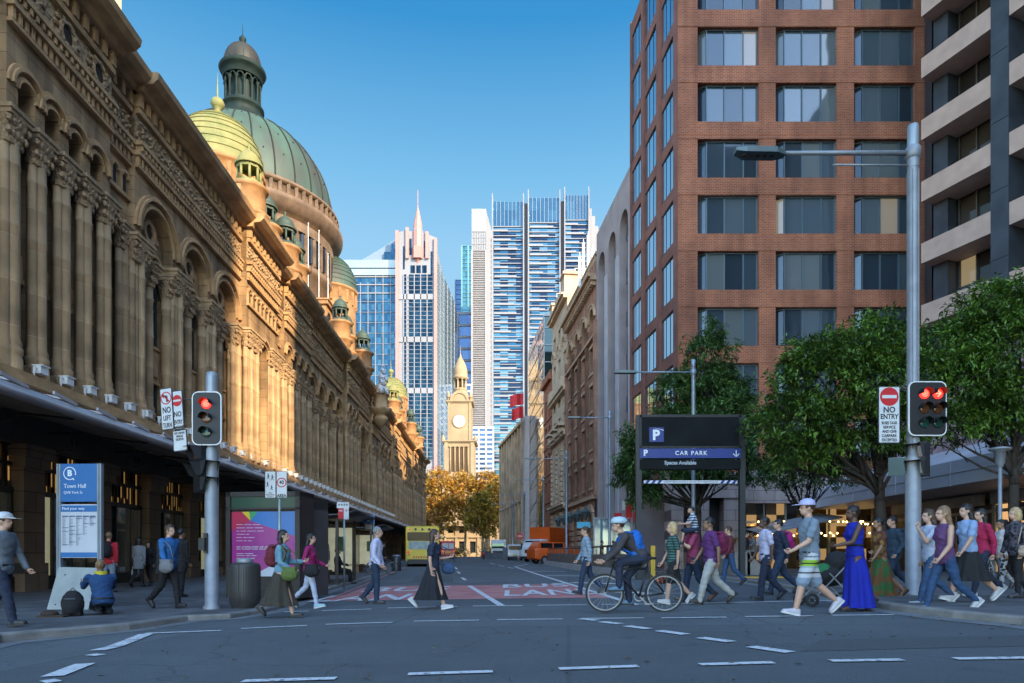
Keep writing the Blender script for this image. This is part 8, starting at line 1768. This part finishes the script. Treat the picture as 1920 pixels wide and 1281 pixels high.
for x in (-.95,.95): wheel(o, x, 1.0, .42); wheel(o, x, 6.8, .42)
text('SERVICE', .5, WT, o, (-1.215,5.3,2.6), rot=(pi/2,0,-pi/2)) if False else None
# orange van / four wheel drive behind the railing
Yv = 62.0; o = empty('orange_van', (at(1040,Yv),Yv,G(3,Yv)+.0), 2.0, 'orange and grey van behind the ramp railing in front of the truck', 'van')
body_loft([(-2.3,.8,.5,1.1,.12),(-2.1,.92,.4,1.25,.14),(-1.2,.95,.35,1.35,.15),(2.2,.95,.35,1.4,.15),(2.4,.85,.5,1.3,.12)]).build('body', OR, o)
body_loft([(-1.2,.78,1.2,1.35,.07),(-.5,.76,1.2,1.95,.15),(1.9,.78,1.2,2.0,.15),(2.25,.78,1.2,1.5,.12)]).build('cabin', OR, o)
b = M()
for s in (-1,1): b.box(s*.80-.01,-.4,1.42,s*.80+.01,.5,1.85); b.box(s*.80-.01,.65,1.42,s*.80+.01,1.8,1.85)
explode(b.build('side_window', GLV, o)); b = M(); b.add([(-.7,-1.12,1.38),(.7,-1.12,1.38),(.65,-.56,1.88),(-.65,-.56,1.88)], [(0,1,2,3)]); b.build('windscreen', GLV, o, fix=False); b = M(); b.box(-.6,-2.36,.65,.6,-2.28,.95); b.build('grille', TRIM, o)
for x in (-.7,.7): b = M(); b.box(x-.12,-2.34,.8,x+.12,-2.25,.98); b.build('headlight', HL, o)
for x in (-.85,.85):
    for y in (-1.5,1.5): wheel(o, x, y, .36, .22)
# red delivery vehicle beyond the bus
Yd = 100.0; o = empty('red_delivery_van', (at(840,Yd),Yd,G(0,Yd)), .15, 'red delivery van with white markings beyond the bus', 'van'); RDV = mat('van_red', (.45,.015,.02), .35, var=.08)
body_loft([(0,1.0,.5,2.3,.1),(.1,1.05,.4,2.6,.12),(4.6,1.05,.4,2.6,.15),(5.6,.95,.4,1.5,.15)]).build('body', RDV, o); b = M(); b.box(-.8,-.03,1.5,.0,.02,2.3); b.box(.1,-.03,1.5,.85,.02,2.3); b.build('rear_window', mat('van_white_panel', (.5,.5,.5), .4), o); b = M(); b.box(-.8,-.03,.8,.8,.02,1.2); b.build('lower_panel', LAMPY, o)
for x in (-.85,.85):
    b = M(); b.box(x-.1,-.04,.9,x+.1,.02,1.3); b.build('tail_light', LAMP, o)
    for y in (1,4.4): wheel(o, x, y, .36, .22)
# white truck far off and a car before it
Yw = 108; o = empty('white_truck', (at(934,Yw),Yw,G(0,Yw)), 0, 'white truck facing the camera at the end of the street', 'truck')
body_loft([(0,1.1,.5,1.9,.1),(.3,1.15,.45,2.6,.15),(1.8,1.15,.45,2.7,.12)]).build('cab', WT, o); body_loft([(2.0,1.2,.7,3.0,.05),(7,1.2,.7,3.0,.05)]).build('cargo_box', WT, o); b = M(); b.box(-.95,-.0,1.6,.95,.25,2.35); b.build('windscreen', mat('windscreen_teal', (.06,.2,.2), .1, .3), o); b = M(); b.box(-.8,-.04,.8,.8,.0,1.2); b.build('grille', TRIM, o)
for x in (-.95,.95): wheel(o, x, 1.0, .42); wheel(o, x, 5.6, .42)
Yc = 84; o = empty('delivery_truck', (at(969,Yc)-.2,Yc,G(0,Yc)), 0, 'small white flatbed truck left of the orange box truck', 'truck')
body_loft([(0,.9,.5,1.3,.1),(.4,.95,.45,1.9,.15),(1.7,.95,.45,2.0,.12)]).build('cab', WT, o); b = M(); b.box(-.8,-.02,1.3,.8,.22,1.8); b.build('windscreen', GLV, o); b = M(); b.box(-.95,1.9,.7,.95,5,1.1); b.build('tray', TRIM, o); b = M(); b.box(-.3,-.06,.55,.3,-.02,.7); b.build('number_plate', mat('plate_yellow', (.5,.42,.08), .5), o)
for x in (-.7,.7): b = M(); b.box(x-.13,-.04,.75,x+.13,.0,.95); b.build('headlight', HL, o)
for x in (-.8,.8): wheel(o, x, .8, .34, .22); wheel(o, x, 4.1, .34, .22)
# scooter rider near the trees
Ys = 96; o = empty('motor_scooter', (at(906,Ys),Ys,G(0,Ys)), 0, 'small motor scooter waiting at the far junction', 'scooter'); b = M(); b._ell((0,.6,.55),(.22,.6,.2),12,8); b._ell((0,-.1,.7),(.2,.15,.35),12,8); b.build('body', RDV, o)
for y in (-.1,1.15): b = M(); b.cyl((-.05,y,.25),(.05,y,.25),.25,.25,16); b.build('wheel', RUB, o)
b = M(); b.bar((-.3,0,1.05),(.3,0,1.05),.03); b.build('handlebar', BLKP, o)
# red circular sign on a stand by the small truck
Yk = 80; o = empty('stop_paddle_sign', (at(975,Yk),Yk,G(0,Yk)), 0, 'round red sign on a post beside the orange truck', 'sign'); b = M(); b.cyl((0,0,0),(0,0,2.6),.04,.04,8); b.build('post', STEEL, o); b = M(); b.ring(0,2.9,0,.4,-.05,-.01,0,2*pi,20); b.build('disc', REDP, o); b = M(); b.box(-.28,-.07,2.85,.28,-.052,2.95); b.build('bar', SIGNW, o)
for o in list(bpy.data.objects):
    if o.name.startswith('tmp'): bpy.data.objects.remove(o)
